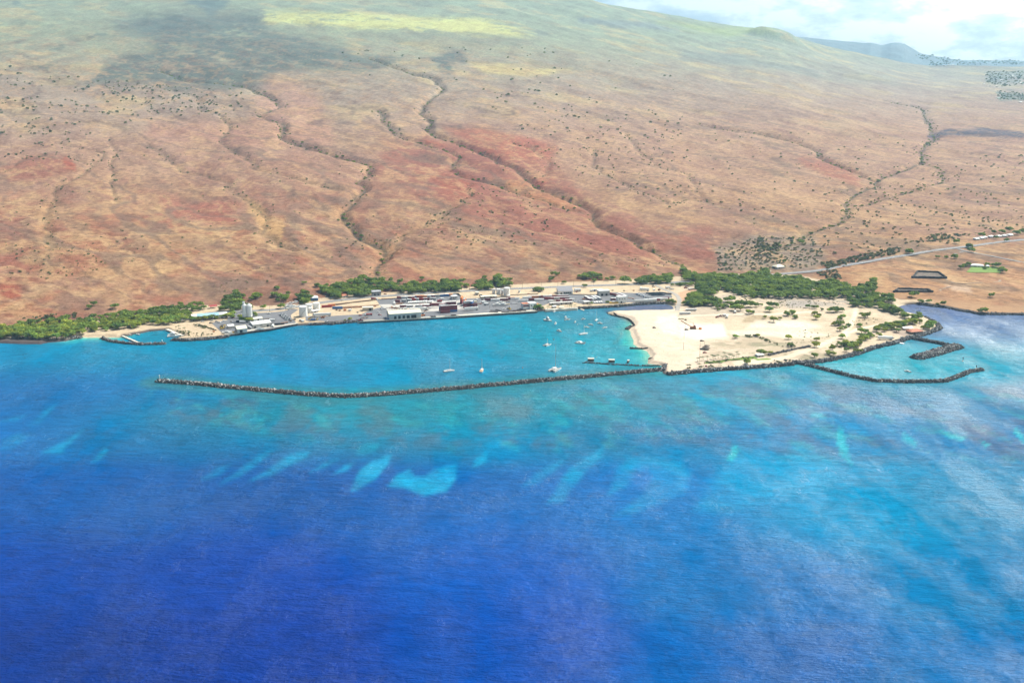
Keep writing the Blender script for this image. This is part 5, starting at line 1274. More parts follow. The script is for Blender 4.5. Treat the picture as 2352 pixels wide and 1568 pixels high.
VEH = {}
PAINT = {'white': WHITE, 'red': RED, 'blue': BLUE, 'silver': mat('silver_paint', (.45, .46, .48), .35, .06, metal=.4), 'dark': mat('dark_paint', (.03, .032, .04), .3, .1), 'yellow': YELLOW, 'orange': ORANGE}
def car_mesh(col):
    m = MB()
    m.hull8((-2.2, 2.2, -.88, .88), (-2.15, 2.15, -.86, .86), .35, .85)
    m.hull8((-1.7, .95, -.84, .84), (-1.2, .35, -.68, .68), .855, 1.42, 1)
    m.box(-1.15, .3, -.66, .66, 1.425, 1.47)
    for x in (-1.35, 1.35):
        for y in (-.82, .82): m.add(*rot_cyl(x, y, .33, .33, .2), 2)
    return m.mesh('car', [PAINT[col], GLASS, BLACK])
def truck_mesh(col):
    m = MB()
    m.hull8((2.0, 3.6, -1.05, 1.05), (2.0, 3.3, -1.0, 1.0), .6, 2.6); m.box(3.2, 3.5, -.9, .9, 1.5, 2.3, 1)
    m.box(-3.6, 1.9, -1.15, 1.15, .95, 3.0, 3); m.box(-3.6, 3.4, -.5, .5, .6, .94, 2)
    for x in (-2.6, -1.4, 2.6):
        for y in (-.95, .95): m.add(*rot_cyl(x, y, .5, .5, .3), 2)
    return m.mesh('truck', [PAINT[col], GLASS, BLACK, WHITE])
def veh(kind, label, p, rz, col='white', group=None):
    k = (kind, col)
    if k not in VEH: VEH[k] = (car_mesh if kind == 'parked_car' else truck_mesh)(col)
    o = bpy.data.objects.new(kind, VEH[k]); COL.objects.link(o)
    o.location = p; o.rotation_euler = (0, 0, rz); o.scale = (1.25, 1.25, 1.25)
    return tag(o, label, 'car' if kind == 'parked_car' else 'truck', group)
def car_at(v, x, y, col, label, rz=0.0, z=ZA, kind='parked_car', group=None):
    return veh(kind, label, at(v, x, y, z), ROT + rz, col, group)
for r in range(4):
    for c in range(8):
        col = ['white', 'silver', 'white', 'dark'][(r + c * 3) % 4]
        x = 1464 + r * 24 + c * 15; y = 590 + c * 11.5 - r * 2
        car_at(2, x, y, col, f'{col} car in the lot by the storage tanks, {ordn(c)} from back, {["leftmost", "second", "third", "rightmost"][r]} row', R(85), group='cars parked in the lot by the storage tanks')
for r in range(4):
    for c in range(9):
        col = ['white', 'blue', 'white', 'silver', 'white'][(r * 2 + c) % 5]
        x = 1192 + r * 17 + c * 20; y = 348 + c * 7.2 - r * 1.5
        car_at(5, x, y, col, f'{col} car in the right car lot, {ordn(c)} from the back in {["leftmost", "second", "third", "rightmost"][r]} row', R(80), group='cars parked in the right car lot')
for r, (x0, y0, x1, y1, n) in enumerate(((1362, 338, 1540, 330, 11), (1405, 354, 1600, 342, 11), (1450, 370, 1640, 364, 9), (1570, 326, 1745, 350, 10))):
    for c in range(n):
        t_ = c / (n - 1)
        car_at(5, x0 + (x1 - x0) * t_, y0 + (y1 - y0) * t_, 'dark', f'dark car in the right yard, {["back", "second", "front", "curved outer"][r]} dark row, {ordn(c)} from left', R(75), group='dark cars parked at the end of the right yard')
for i, (v, x, y, col, rz, lab) in enumerate((
    (2, 366, 380, 'white', 0, 'white car on the dirt clearing, left of another white car'), (2, 425, 376, 'white', 10, 'white car in the middle of the dirt clearing'), (2, 483, 358, 'white', 0, 'white car at the far right of the dirt clearing'),
    (2, 735, 640, 'red', 0, 'red car under the bush between the long building and the silos'), (2, 742, 546, 'white', 5, 'white car on the road behind the silos'), (2, 1160, 632, 'white', 0, 'white car behind the tan-roofed narrow shed'),
    (2, 400, 690, 'white', 0, 'white car parked before the long blue-roofed building'), (2, 252, 700, 'white', 0, 'white car in the shade of the long building canopy'), (2, 470, 700, 'silver', 0, 'silver car in the middle of the car park before the long building'), (2, 590, 690, 'white', 30, 'white car at the right end of the car park before the long building'), (2, 510, 715, 'white', 0, 'white car in the front line of the car park before the long building'), (2, 380, 725, 'dark', 0, 'dark car at the left of the front line before the long building'),
    (2, 1295, 575, 'white', 0, 'white car on the road right of the silos'), (2, 1615, 518, 'white', 40, 'white car at the bend of the road before the parked boats'), (2, 2195, 310, 'white', 80, 'white car among trees right of the blue building, left of another'), (2, 2220, 318, 'white', 80, 'white car among trees right of the blue building, second of the pair'), (2, 2285, 332, 'white', 10, 'white car beside the road at the edge of the trees'), (2, 2100, 246, 'white', 0, 'white car beside the twin white-roofed sheds'), (2, 2198, 698, 'white', 0, 'white car alone at the edge of the asphalt by the rock bank'),
    (3, 1087, 552, 'white', 40, 'white car on the asphalt left of the warehouse'), (3, 1108, 594, 'red', -30, 'red car on the asphalt left of the warehouse'), (3, 805, 602, 'red', 0, 'red car left of the red tanker truck'), (3, 1195, 268, 'red', 0, 'red car by the road right of the steel-sided building'), (3, 526, 366, 'white', 10, 'white car driving on the coast road above the sand yard'), (3, 1335, 545, 'white', 0, 'white car at the left edge of the concrete slab'),
    (4, 968, 590, 'white', 0, 'white car on the apron left of the yellow lift truck'), (4, 1806, 520, 'white', -20, 'white car parked by the long grey shed on the landing'), (4, 1830, 524, 'silver', -20, 'silver car parked by the long grey shed on the landing'), (4, 2085, 475, 'white', 0, 'white car at the right end of the front container row'),
    (4, 1480, 300, 'white', 0, 'white car in the dirt lot by the grass patch, left of a dark one'), (4, 1522, 318, 'dark', 0, 'dark car in the dirt lot by the grass patch'), (5, 1238, 208, 'white', 0, 'white car driving on the coast road at the right'), (5, 1470, 232, 'dark', 0, 'dark car at the road junction on the right'),
    (5, 372, 432, 'orange', 0, 'orange car left of the slanting trailer group'), (5, 1822, 560, 'white', 80, 'white car on the causeway at the end of the inlet'),
    (7, 1120, 618, 'dark', 0, 'dark car beside the thatched hut on the sand'), (7, 1155, 656, 'red', 0, 'red car in front of the thatched hut on the sand'), (7, 1123, 526, 'dark', 0, 'dark car on the sand above the thatched hut'), (7, 1608, 780, 'white', 0, 'white car under the pale tree by the seawall'), (7, 2045, 738, 'dark', 0, 'dark car beside the seawall near the corner'), (7, 952, 404, 'dark', 0, 'dark car on the white sand left of the red crane'), (7, 597, 381, 'dark', 0, 'dark car alone in the middle of the sand flat'), (7, 1170, 806, 'red', 80, 'red car among shrubs by the seawall'),
    (8, 1050, 500, 'silver', 20, 'silver car on the landing next to the white truck at the point'), (8, 1140, 492, 'white', 20, 'white car on the grey ground before the canopies at the point'))):
    car_at(v, x, y, col, lab, R(rz), PAD + .05 if v > 5 else ZA)
for i, (px, py, col, lab) in enumerate((('R', 1252, 'white', 'white car on the inland road left of the ravine scrub'), ('R', 1110, 'dark', 'dark car on the inland road near the cream-roofed house'))):
    q = onl('R', py, 893 if i == 0 else 921); veh('parked_car', lab, q + Vector((0, 0, .4)), R(30), col)
for x, y, rz, lab in ((880, 716, 0, 'white truck beside the foot of the silos'), (1345, 690, 0, 'white truck right of the wide white-roofed shed'), (1002, 806, -60, 'white truck left of the wide white-roofed shed'), (1360, 776, 80, 'white truck right of the wide shed near the wharf edge')):
    car_at(2, x, y, 'white', lab, R(rz), kind='box_truck')
car_at(3, 1340, 424, 'white', 'white truck at the left end of the concrete slab', R(80), kind='box_truck')
car_at(3, 1815, 498, 'white', 'white truck by the end of the long trailer on the slab', R(80), kind='box_truck')
car_at(4, 650, 488, 'white', 'white truck at the gate left of the boats ashore', R(20), kind='box_truck')
car_at(4, 690, 520, 'silver', 'silver truck below the gate left of the boats ashore', R(-30), kind='box_truck')
car_at(5, 510, 306, 'blue', 'blue-cabbed truck on the dirt strip above the block building', R(10), kind='box_truck')
car_at(5, 570, 300, 'white', 'white truck on the dirt strip right of the blue-cabbed one', R(-30), kind='box_truck')
car_at(5, 645, 300, 'white', 'white truck behind the block building roof', R(0), kind='box_truck')
car_at(5, 1275, 272, 'red', 'red-cabbed truck left of the long white trailer on the dirt strip', R(60), kind='box_truck')
car_at(7, 1488, 214, 'white', 'white truck alone on the far sand below the trees', R(70), PAD, 'box_truck')
car_at(7, 1378, 252, 'white', 'white truck on the grey sand beside a longer one', R(20), PAD, 'box_truck')
car_at(7, 1400, 266, 'white', 'white truck standing askew beside the first on the grey sand', R(60), PAD, 'box_truck')
car_at(5, 1700, 258, 'white', 'white truck at the left of the red dirt lot', R(5), PAD, 'box_truck')
car_at(5, 2055, 282, 'white', 'white truck among machines on the red dirt lot', R(15), PAD, 'box_truck')
container('long white trailer standing on the sand at the point', at(8, 975, 512, PAD), R(-8), 'white', 16, 'white trailers', None, True)
container('long white trailer on the dirt strip by the road junction', at(5, 1332, 296, PAD), ROT + R(-32), 'white', 13, 'white trailers', None, True)
# buses on the sand
def bus(v, x, y, label, L=18):
    e = empty('bus', at(v, x, y, PAD), ROT - R(8)); tag(e, label, 'bus', 'long white buses on the sand')
    m = MB().hull8((-L / 2, L / 2, -1.4, 1.4), (-L / 2 + .2, L / 2 - .2, -1.25, 1.25), .7, 3.6); m.build('body', WHITE, e)
    MB().box(-L / 2 + .6, L / 2 - .6, -1.44, -1.28, 1.7, 2.8).build('windows', GLASS, e)
    wheels_of(e, [(xx, yy, .55, .55, .35) for xx in (-L * .33, L * .25, L * .33) for yy in (-1.15, 1.15)])
    return e
bus(7, 936, 232, 'long white bus on the sand, nearer of two beside the causeway road')
bus(7, 1003, 193, 'long white bus on the sand, farther of two beside the causeway road')
# tank containers
def tankc(i, x, y, where):
    e = empty('tank_container', at(3, x, y, ZA), ROT + R(60)); tag(e, f'white tank container {where}, {ordn(i)} from the left', 'tank container', 'white tank containers in a row'); e.scale = (1.2, 1.2, 1.3)
    m = MB(); n = 14
    A = [2 * math.pi * k / n for k in range(n)]
    vs = [(xx, r * math.cos(a), 1.35 + r * math.sin(a)) for xx, r in ((-2.9, .5), (-2.6, 1.1), (2.6, 1.1), (2.9, .5)) for a in A]
    fs = [(j * n + k, j * n + (k + 1) % n, (j + 1) * n + (k + 1) % n, (j + 1) * n + k) for j in range(3) for k in range(n)] + [tuple(range(n)), tuple(range(4 * n - 1, 3 * n - 1, -1))]
    m.add(vs, fs); m.build('tank', WHITE, e)
    f = MB()
    for xx in (-3.0, 2.88):
        for yy in (-1.2, 1.08): f.box(xx, xx + .12, yy, yy + .12, 0, 2.6)
        f.box(xx, xx + .12, -1.07, 1.07, 0, .12); f.box(xx, xx + .12, -1.07, 1.07, 2.48, 2.6)
    for yy in (-1.2, 1.08): f.box(-2.87, 2.87, yy, yy + .12, 0, .12)
    f.build('frame', STEEL, e)
for i in range(5): tankc(i, 1562 + i * 25, 412 - i * 2, 'in the left group of the middle row')
for i in range(7): tankc(i, 1690 + i * 25, 405 - i * 2, 'in the centre group of the middle row')
for i in range(3): tankc(i, 1880 + i * 25, 398 - i * 2, 'in the right group of the middle row')
# skeleton chassis
m = MB()
for y in (-.45, .35): m.box(-6, 6, y, y + .1, .95, 1.25)
for x in (-5.9, -3, 0, 3, 5.8): m.box(x, x + .12, -1.15, 1.15, 1.0, 1.22)
for x in (3.6, 4.9):
    for y in (-.95, .95): m.add(*rot_cyl(x, y, .5, .5, .4), 1)
m.box(-4.2, -4.05, -.8, .8, 0, .95)
CHS = m.mesh('chassis', [RUST, BLACK])
def chassis_row(v, x0, y0, x1, y1, n, where, rz):
    for i in range(n):
        t_ = i / max(1, n - 1)
        o = bpy.data.objects.new('container_chassis', CHS); COL.objects.link(o)
        o.location = at(v, x0 + (x1 - x0) * t_, y0 + (y1 - y0) * t_, PAD + .02); o.rotation_euler = (0, 0, ROT + rz + R(random.uniform(-4, 4)))
        tag(o, f'empty rusty container chassis {where}, {ordn(i)} from the left', 'chassis', 'empty chassis parked on the sand yard')
chassis_row(3, 520, 485, 1060, 450, 26, 'in the middle line on the sand yard', R(62))
chassis_row(3, 395, 440, 620, 405, 9, 'in the left line along the road fence', R(8))
chassis_row(3, 650, 402, 980, 368, 13, 'in the right line along the road fence', R(12))
chassis_row(3, 1110, 350, 1370, 338, 9, 'in the line before the back container row', R(10))
chassis_row(3, 1372, 420, 1465, 414, 5, 'in the short line at the slab corner', R(60))
chassis_row(3, 1270, 485, 1420, 500, 5, 'scattered on the left of the slab', R(5))
# tanker trucks
def tanker(v, x, y, col, label, rz):
    e = empty('tanker_truck', at(v, x, y, ZA), ROT + rz); tag(e, label, 'tanker truck')
    m = MB(); n = 14; A = [2 * math.pi * k / n for k in range(n)]
    vs = [(xx, r * math.cos(a) * 1.15, 2.2 + r * math.sin(a)) for xx, r in ((-7, .6), (-6.8, 1.15), (2.2, 1.15), (2.4, .6)) for a in A]
    fs = [(j * n + k, j * n + (k + 1) % n, (j + 1) * n + (k + 1) % n, (j + 1) * n + k) for j in range(3) for k in range(n)] + [tuple(range(n)), tuple(range(4 * n - 1, 3 * n - 1, -1))]
    m.add(vs, fs); m.build('tank', PAINT[col], e)
    MB().hull8((3, 5.4, -1.2, 1.2), (3, 5.0, -1.1, 1.1), .7, 3.2).build('cab', WHITE, e)
    MB().box(5.0, 5.42, -1.0, 1.0, 1.9, 2.8).build('windscreen', GLASS, e)
    MB().box(-7, 5, -.5, .5, .75, 1.0).build('chassis', BLACK, e)
    wheels_of(e, [(xx, yy, .55, .55, .4) for xx in (-6, -4.7, 2.4, 4.3) for yy in (-1, 1)])
tanker(3, 920, 600, 'red', 'red tanker truck with a white cab on the asphalt before the sand yard', math.pi)
tanker(3, 1032, 352, 'red', 'short red and white tanker at the road corner of the sand yard', R(-40))
# yellow lift trucks and machines
def lifter(v, x, y, bodym, label, rz, boom=1.0, cat='lift truck', sc=1.0):
    e = empty('reach_stacker', at(v, x, y, ZA), ROT + rz); tag(e, label, cat); e.scale = (sc,) * 3
    MB().hull8((-4, 3.4, -1.5, 1.5), (-3.6, 3.0, -1.3, 1.3), .9, 2.4).build('body', bodym, e)
    MB().hull8((-1, 1, -.8, .8), (-.8, .7, -.7, .7), 2.42, 4.1).build('cab', GLASS, e)
    MB().bar((-3.4, 0, 3.0), (5.2, 0, 3.2 + 5.5 * boom), .45, 0, .35, 4).build('boom', DARK, e)
    MB().box(4.8, 5.5, -3, 3, 2.2 + 5.5 * boom, 2.9 + 5.5 * boom).build('spreader', bodym, e)
    wheels_of(e, [(xx, yy, r, r, .7) for xx, r in ((-2.8, .75), (2.4, .95)) for yy in (-1.6, 1.6)])
lifter(4, 1050, 588, YELLOW, 'yellow lift truck with a dark raised boom on the wharf apron', R(100), .9)
lifter(3, 1790, 608, ORANGE, 'orange lift machine parked against the right end of the warehouse', R(30), .8)
lifter(3, 810, 690, RED, 'red yard machine at the left end of the long wharf', R(5), .4)
lifter(2, 1945, 660, YELLOW, 'yellow wheeled loader left of the dark machine by the tanks', R(20), .4, 'loader', .8)
lifter(2, 2055, 668, YELLOW, 'small yellow loader right of the dark machine by the tanks', R(70), .3, 'loader', .6)
lifter(2, 2145, 640, ORANGE, 'orange machine in front of the long white trailer', R(-10), .2, 'loader', .8)
lifter(2, 565, 812, YELLOW, 'yellow loader among yellow machines in the left yard, front one', R(15), .2, 'loader', .9)
lifter(2, 560, 790, YELLOW, 'yellow loader among yellow machines in the left yard, rear one', R(-35), .4, 'loader', .9)
lifter(5, 1980, 255, RED, 'red machine at the back of the red dirt lot', R(0), .3, 'loader', .8)
lifter(7, 1290, 268, RED, 'red machine on the grey sand, left one of two', R(20), .2, 'loader', .7)
lifter(7, 1326, 256, RED, 'red machine on the grey sand, right one of two', R(-10), .2, 'loader', .7)
def dark_machine():
    e = empty('mobile_crane', at(2, 1985, 680, ZA), ROT); tag(e, 'dark blue crane base with upright stacks between two yellow loaders', 'crane')
    MB().box(-4, 4, -1.6, 1.6, .8, 2.4).build('body', BLUE, e)
    for x, h in ((-2, 7), (0, 11), (1.6, 12), (3, 8)): MB().bar((x, 0, 2.3), (x + .3, 0, h), .22).build('mast', DARK, e)
    wheels_of(e, [(x, y, .6, .6, .5) for x in (-3, -1, 1, 3) for y in (-1.5, 1.5)])
dark_machine()
def crawler():
    p = at(7, 1025, 390, PAD)
    e = empty('crawler_crane', p, R(-4)); tag(e, 'red crawler crane with its lattice boom lowered on the white sand', 'crane')
    MB().box(-4, 4, -2.2, 2.2, 1.3, 3.6).build('body', RUST, e)
    MB().hull8((.6, 3.6, -2, 0), (.9, 3.2, -1.8, -.2), 3.61, 5.6).build('cab', MAROON, e)
    for y in (-2.6, 2.6): MB().hull8((-4.2, 4.2, y - .6, y + .6), (-4.6, 4.6, y - .6, y + .6), 0, 1.25).build('track', BLACK, e)
    b_ = MB()
    A0, B0 = Vector((-3, 0, 3)), Vector((-17, 9, 9.5))
    side = Vector((.4, .8, 0)); up = Vector((0, 0, .9))
    for s_ in (-1, 1):
        for u_ in (0, 1): b_.bar(A0 + side * s_ + up * u_, B0 + side * s_ * .6 + up * u_ * .6, .18, n=4)
    for k in range(12):
        f0, f1 = k / 12, (k + 1) / 12
        b_.bar(A0.lerp(B0, f0) + side, A0.lerp(B0, f1) - side, .1, n=3); b_.bar(A0.lerp(B0, f0) - side + up, A0.lerp(B0, f1) + side + up, .1, n=3)
    b_.build('boom', RUST, e)
    g = MB(); g.bar((1, 0, 3.6), (-.5, 0, 9.5), .22, n=4); g.bar((3, 0, 3.6), (-.5, 0, 9.5), .16, n=4); g.bar((-.5, 0, 9.5), (-16.5, 8.8, 9.8), .06, n=3)
    g.build('gantry', RUST, e)
    p2 = at(7, 1105, 396, PAD)
    e2 = empty('crane_jib', p2, R(-4)); tag(e2, 'orange crane jib section lying right of the red crawler crane', 'crane part')
    m = MB(); m.box(-2, 2, -1.4, 1.4, .05, 2.8); m.build('counterweight', ORANGE, e2)
    m = MB()
    for y in (-.5, .5): m.bar((-14, y, .5), (-2, y, 1.2), .15, n=4)
    for k in range(8): m.bar((-14 + 1.5 * k, -.5, .5 + .09 * k), (-12.5 + 1.5 * k, .5, .6 + .09 * k), .09, n=3)
    m.build('lattice', RUST, e2)
crawler()
# dark steel ramps on the apron
def ramp(v, x, y, L, W_, label, rz):
    e = empty('steel_ramp', at(v, x, y, PAD + .45), ROT + rz); tag(e, label, 'ramp', 'rusty dark steel frames on the wharf apron')
    m = MB()
    for yy in (-W_ / 2, W_ / 2 - .35): m.box(-L / 2, L / 2, yy, yy + .35, 0, 1.0)
    k = max(2, int(L / 2))
    for i in range(k): xx = -L / 2 + .4 + (L - 1.1) * i / (k - 1); m.box(xx, xx + .3, -W_ / 2 + .36, W_ / 2 - .36, .1, .8)
    m.build('frame', mat('dark_rust', (.085, .06, .05), .85, .3), e)
for x, y, L, W_, rz, lab in ((810, 622, 14, 12, -20, 'wide dark rusty frame at the left of the frames on the apron'), (880, 606, 12, 3, -60, 'narrow greenish frame lying slantwise across its neighbours on the apron'), (985, 630, 12, 3, -10, 'dark frame right of the slanting one on the apron'), (1085, 622, 14, 4, -5, 'dark frame in the middle of the apron frames'), (1170, 614, 14, 4, -25, 'dark frame left of the bridge-like one on the apron'), (1240, 606, 15, 6, -10, 'bridge-like dark frame at the right of the apron frames'), (172, 682, 8, 5, 0, 'small dark frame on the wharf before the mixed container stacks')):
    ramp(4, x, y, L, W_, lab, R(rz))
ramp(3, 1950, 620, 8, 5, 'small dark frame on the wharf right of the warehouse', 0.0)
# dark pipe stacks on the left yard
for x, y, L, lab in ((1395, 745, 12, 'dark pile of pipes on the left yard, nearer the wide shed'), (1475, 742, 12, 'dark pile of pipes on the left yard, farther from the wide shed'), (830, 700, 10, 'dark pile of pipes left of the silo foot')):
    e = empty('pipe_stack', at(2, x, y, ZA), ROT); tag(e, lab, 'pipe stack', 'piles of dark pipes')
    m = MB()
    for r_ in range(3):
        for k in range(5 - r_): m.bar((-L / 2, -2 + k * .9 + r_ * .45, .45 + r_ * .78), (L / 2, -2 + k * .9 + r_ * .45, .45 + r_ * .78), .44, n=8)
    m.build('pipes', BLACK, e)

# ================================================================== BOATS
def hull_mesh(L, B, h, full=.55):
    m = MB(); st = 9; sec = []
    for i in range(st):
        t_ = i / (st - 1); x = -L / 2 + L * t_
        b_ = B / 2 * (1 - max(0, (t_ - full) / (1 - full)) ** 2.0) * (.86 + .14 * min(1, t_ / .3))
        b_ = max(b_, .05); sh = h * (1 + .28 * max(0, t_ - .4))
        sec.append([(x, -b_, sh), (x, -b_ * .82, .12), (x, 0, -.35), (x, b_ * .82, .12), (x, b_, sh)])
    vs = [p for s_ in sec for p in s_]
    fs = []
    for i in range(st - 1):
        for k in range(4): a = i * 5 + k; fs.append((a, a + 1, a + 6, a + 5))
    fs.append((0, 4, 3, 2, 1))
    m.add(vs, fs)
    dk = [(p[0][0], p[0][1] * .93, p[0][2] - .12) for p in sec] + [(p[4][0], p[4][1] * .93, p[4][2] - .12) for p in reversed(sec)]
    return m, dk
DECK = mat('boat_deck', (.70, .68, .62), .6, .08)
TEAK = mat('teak_deck', (.52, .33, .17), .6, .15)
def boat(kind, label, v, x, y, L, rz, deck=DECK, mast=0.0, cabin=1.0, z=0.0, cat='boat', hullm=WHITE, group='boats anchored in the harbour', boom=True):
    L *= 1.18; mast *= 1.1
    e = empty(kind, at(v, x, y, z), R(rz)); tag(e, label, cat, group)
    if kind == 'catamaran':
        B = L * .5
        for s_ in (-1, 1):
            m, dk = hull_mesh(L, L * .13, L * .10, .4); o = m.build('hull', hullm, e, (0, s_ * B * .38, 0))
        MB().hull8((-L * .36, L * .16, -B * .36, B * .36), (-L * .36, L * .16, -B * .38, B * .38), L * .07, L * .115).build('bridge_deck', DECK, e)
        MB().hull8((-L * .22, L * .10, -B * .30, B * .30), (-L * .20, L * .02, -B * .24, B * .24), L * .118, L * .20).build('cabin', WHITE, e)
        MB().hull8((-L * .20, L * .075, -B * .305, B * .305), (-L * .19, L * .05, -B * .275, B * .275), L * .138, L * .172).build('window_band', GLASS, e)
        MB().box(L * .17, L * .17 + .25, -B * .38, B * .38, L * .09, L * .105).build('crossbeam', STEEL, e)
    else:
        B = L * .30
        m, dk = hull_mesh(L, B, L * .10 + .25)
        m.build('hull', hullm, e)
        n = len(dk)
        MB().add(dk, [tuple(range(n))]).build('deck', deck, e)
        if cabin:
            h0 = L * .10 + .14
            c = cabin
            if kind == 'sailboat':
                MB().hull8((-L * .12, L * .24, -B * .27, B * .27), (-L * .10, L * .20, -B * .20, B * .20), h0, h0 + L * .055).build('cabin', hullm, e)
            else:
                MB().hull8((-L * .22, L * .18, -B * .34, B * .34), (-L * .20, L * .08, -B * .28, B * .28), h0, h0 + L * .17 * c).build('cabin', WHITE, e)
                MB().hull8((-L * .19, L * .158, -B * .35, B * .35), (-L * .19, L * .118, -B * .325, B * .325), h0 + L * .075 * c, h0 + L * .125 * c).build('windscreen', GLASS, e)
                if c > 1: MB().hull8((-L * .16, L * .02, -B * .26, B * .26), (-L * .14, 0, -B * .22, B * .22), h0 + L * .172 * c, h0 + L * .25 * c).build('flybridge', WHITE, e)
    if mast:
        m = MB(); m.bar((L * .06, 0, L * .1), (L * .06, 0, mast), .26 + mast * .004, 0, .2)
        m.bar((L * .06, -.9, mast * .6), (L * .06, .9, mast * .6), .07)
        mo = m.build('mast', mat('mast_alloy', (.75, .75, .74), .4, .05), e)
        if boom:
            m = MB(); m.bar((L * .06, 0, L * .1 + 1.5), (-L * .34, 0, L * .1 + 1.6), .2); m.build('boom', WHITE, mo)
        r_ = MB(); r_.bar((L * .47, 0, L * .12), (L * .06, 0, mast * .97), .03, n=3); r_.bar((-L * .47, 0, L * .12), (L * .06, 0, mast * .97), .03, n=3)
        r_.build('rigging', STEEL, mo)
    return e
boat('sailboat', 'white sailboat with a single mast, leftmost boat in the harbour', 6, 222, 634, 12.5, 22, mast=16)
boat('sailboat', 'white sailboat with a tan deck seen end on, second from the left', 6, 541, 630, 13, 84, TEAK, 15, hullm=WHITE)
boat('catamaran', 'large white catamaran with a very tall mast near the breakwater', 6, 1258, 622, 17.5, 62, mast=31, cat='catamaran')
boat('catamaran', 'small white catamaran with a short mast in the middle of the harbour', 6, 1182, 378, 11.5, 58, mast=9, cat='catamaran', boom=False)
boat('catamaran', 'broad white power catamaran without a mast, left of the sand spit', 6, 1506, 358, 12.5, -22, cat='catamaran')
boat('sailboat', 'white sailboat with a tilted outline below the small boats near the spit', 6, 1538, 272, 13, 34, mast=13)
boat('cabin_cruiser', 'white cabin cruiser nearest the landing, largest of the motor boats', 6, 1189, 138, 13, -40, cabin=1.3)
boat('cabin_cruiser', 'white motor boat below and right of the largest cruiser', 6, 1264, 168, 8.5, 80)
boat('cabin_cruiser', 'white motor boat with a reddish deck below the other cruisers', 6, 1302, 242, 9.5, -58, TEAK)
boat('cabin_cruiser', 'small white motor boat directly above the tan-decked one near the landing', 6, 1362, 106, 7.5, 85)
boat('cabin_cruiser', 'motor boat with a tan deck just below a small white one', 6, 1378, 130, 8.5, 30, TEAK)
boat('cabin_cruiser', 'small white motor boat between the tan-decked boat and the lone dinghies', 6, 1456, 153, 7, 75)
boat('cabin_cruiser', 'small white motor boat close under the floating dock', 6, 1535, 124, 6.5, 30)
boat('sailboat', 'small sailboat with a mast nearest the tip of the spit', 6, 1664, 134, 9, 70, mast=14)
boat('motorboat', 'small white open boat, upper of the two left of the masted sailboat', 6, 1611, 179, 7.5, -42, cabin=.6)
boat('motorboat', 'small white open boat, lower of the two left of the masted sailboat', 6, 1569, 204, 7.5, -35, cabin=.6)
boat('motorboat', 'small white boat just right and below the masted sailboat', 6, 1702, 166, 8, -42, cabin=.7)
boat('motorboat', 'small white boat nearest the spit beach', 6, 1748, 209, 8, 38, cabin=.7)
boat('cabin_cruiser', 'white motor boat tied at the left end of the landing', 4, 1760, 626, 8, 70)
boat('motorboat', 'small white boat moored off the middle of the landing', 4, 1936, 606, 6, 70, cabin=.7)
boat('motorboat', 'single white motor boat afloat inside the small boat harbour', 8, 1201, 830, 8, -50, cabin=.7, group='boats in the small basins')
boat('cabin_cruiser', 'white cruiser moored in the little basin, upper of two', 1, 1585, 503, 11, 25, cabin=1.0, group='boats in the small basins')
boat('cabin_cruiser', 'larger white cruiser moored in the little basin, lower of two', 1, 1596, 520, 15, 12, cabin=1.1, group='boats in the small basins')
boat('motorboat', 'dark little boat on the left shore of the little basin', 1, 1195, 508, 7, -20, cabin=.5, hullm=WOOD, group='boats in the small basins')
boat('motorboat', 'grey little boat right of the dark one in the little basin', 1, 1272, 503, 7, -40, cabin=.5, group='boats in the small basins')
GB = 'boats standing ashore'
for v, x, y, L, rz, lab in ((4, 862, 522, 13, 8, 'white boat ashore on the yard, front left of three'), (4, 925, 492, 13, 20, 'white boat ashore on the yard, rear one of three'), (4, 955, 520, 14, -6, 'white boat ashore on the yard, front right of three'),
                            (2, 1150, 818, 11, 10, 'white boat ashore in front of the wide white-roofed shed'), (2, 640, 878, 13, -5, 'white boat ashore left of the cream-roofed wharf shed'),
                            (2, 1640, 418, 11, 20, 'white boat in the storage lot below the trees, front left'), (2, 1690, 412, 11, 20, 'white boat in the storage lot below the trees, front centre'), (2, 1740, 400, 11, 20, 'white boat in the storage lot below the trees, front right'), (2, 1720, 388, 10, 20, 'white boat in the storage lot below the trees, middle'), (2, 1785, 380, 10, 20, 'white boat in the storage lot below the trees, rear right'),
                            (2, 1610, 460, 12, 25, 'white boat in the lower storage lot, far left'), (2, 1655, 455, 12, 25, 'white boat in the lower storage lot, rear'), (2, 1690, 470, 12, 25, 'white boat in the lower storage lot, right'), (2, 1645, 488, 12, 25, 'white boat in the lower storage lot, nearest the road'),
                            (5, 1755, 272, 8, 0, 'white boat ashore below the truck on the red dirt lot')):
    boat('motorboat', lab, v, x, y, L, rz, z=ZA + .5, group=GB, cabin=.7)
boat('motorboat', 'bright yellow boat ashore left of the white two-storey block', 5, 850, 488, 13, 8, z=ZA + .4, group=GB, cabin=.4, hullm=YELLOW, deck=YELLOW)
boat('motorboat', 'yellow boat ashore left of the cream-roofed wharf shed', 2, 692, 868, 11, -18, z=ZA + .4, group=GB, cabin=.4, hullm=YELLOW, deck=YELLOW)
boat('motorboat', 'blue boat ashore against the left wall of the warehouse', 3, 1228, 652, 10, -55, z=PAD + .7, group=GB, cabin=.5, hullm=BLUE, deck=BLUE)
for i in range(5):
    boat('motorboat', f'white trailered boat in the row right of the low hut, {ordn(i)} from left', 5, 500 + i * 38, 484 - i * 2, 8, -60 + ROT, z=ZA + .5, group=GB, cabin=.6)
for i, x in enumerate((1408, 1432, 1455, 1478)):
    car_at(2, x, 415 - i * 2, 'white', f'white car below the trees left of the boat storage lot, {ordn(i)} from the left', R(85), group='white cars by the boat storage lot')
car_at(2, 1565, 438, 'white', 'white car between the boat storage lot and the bushes', R(-30))
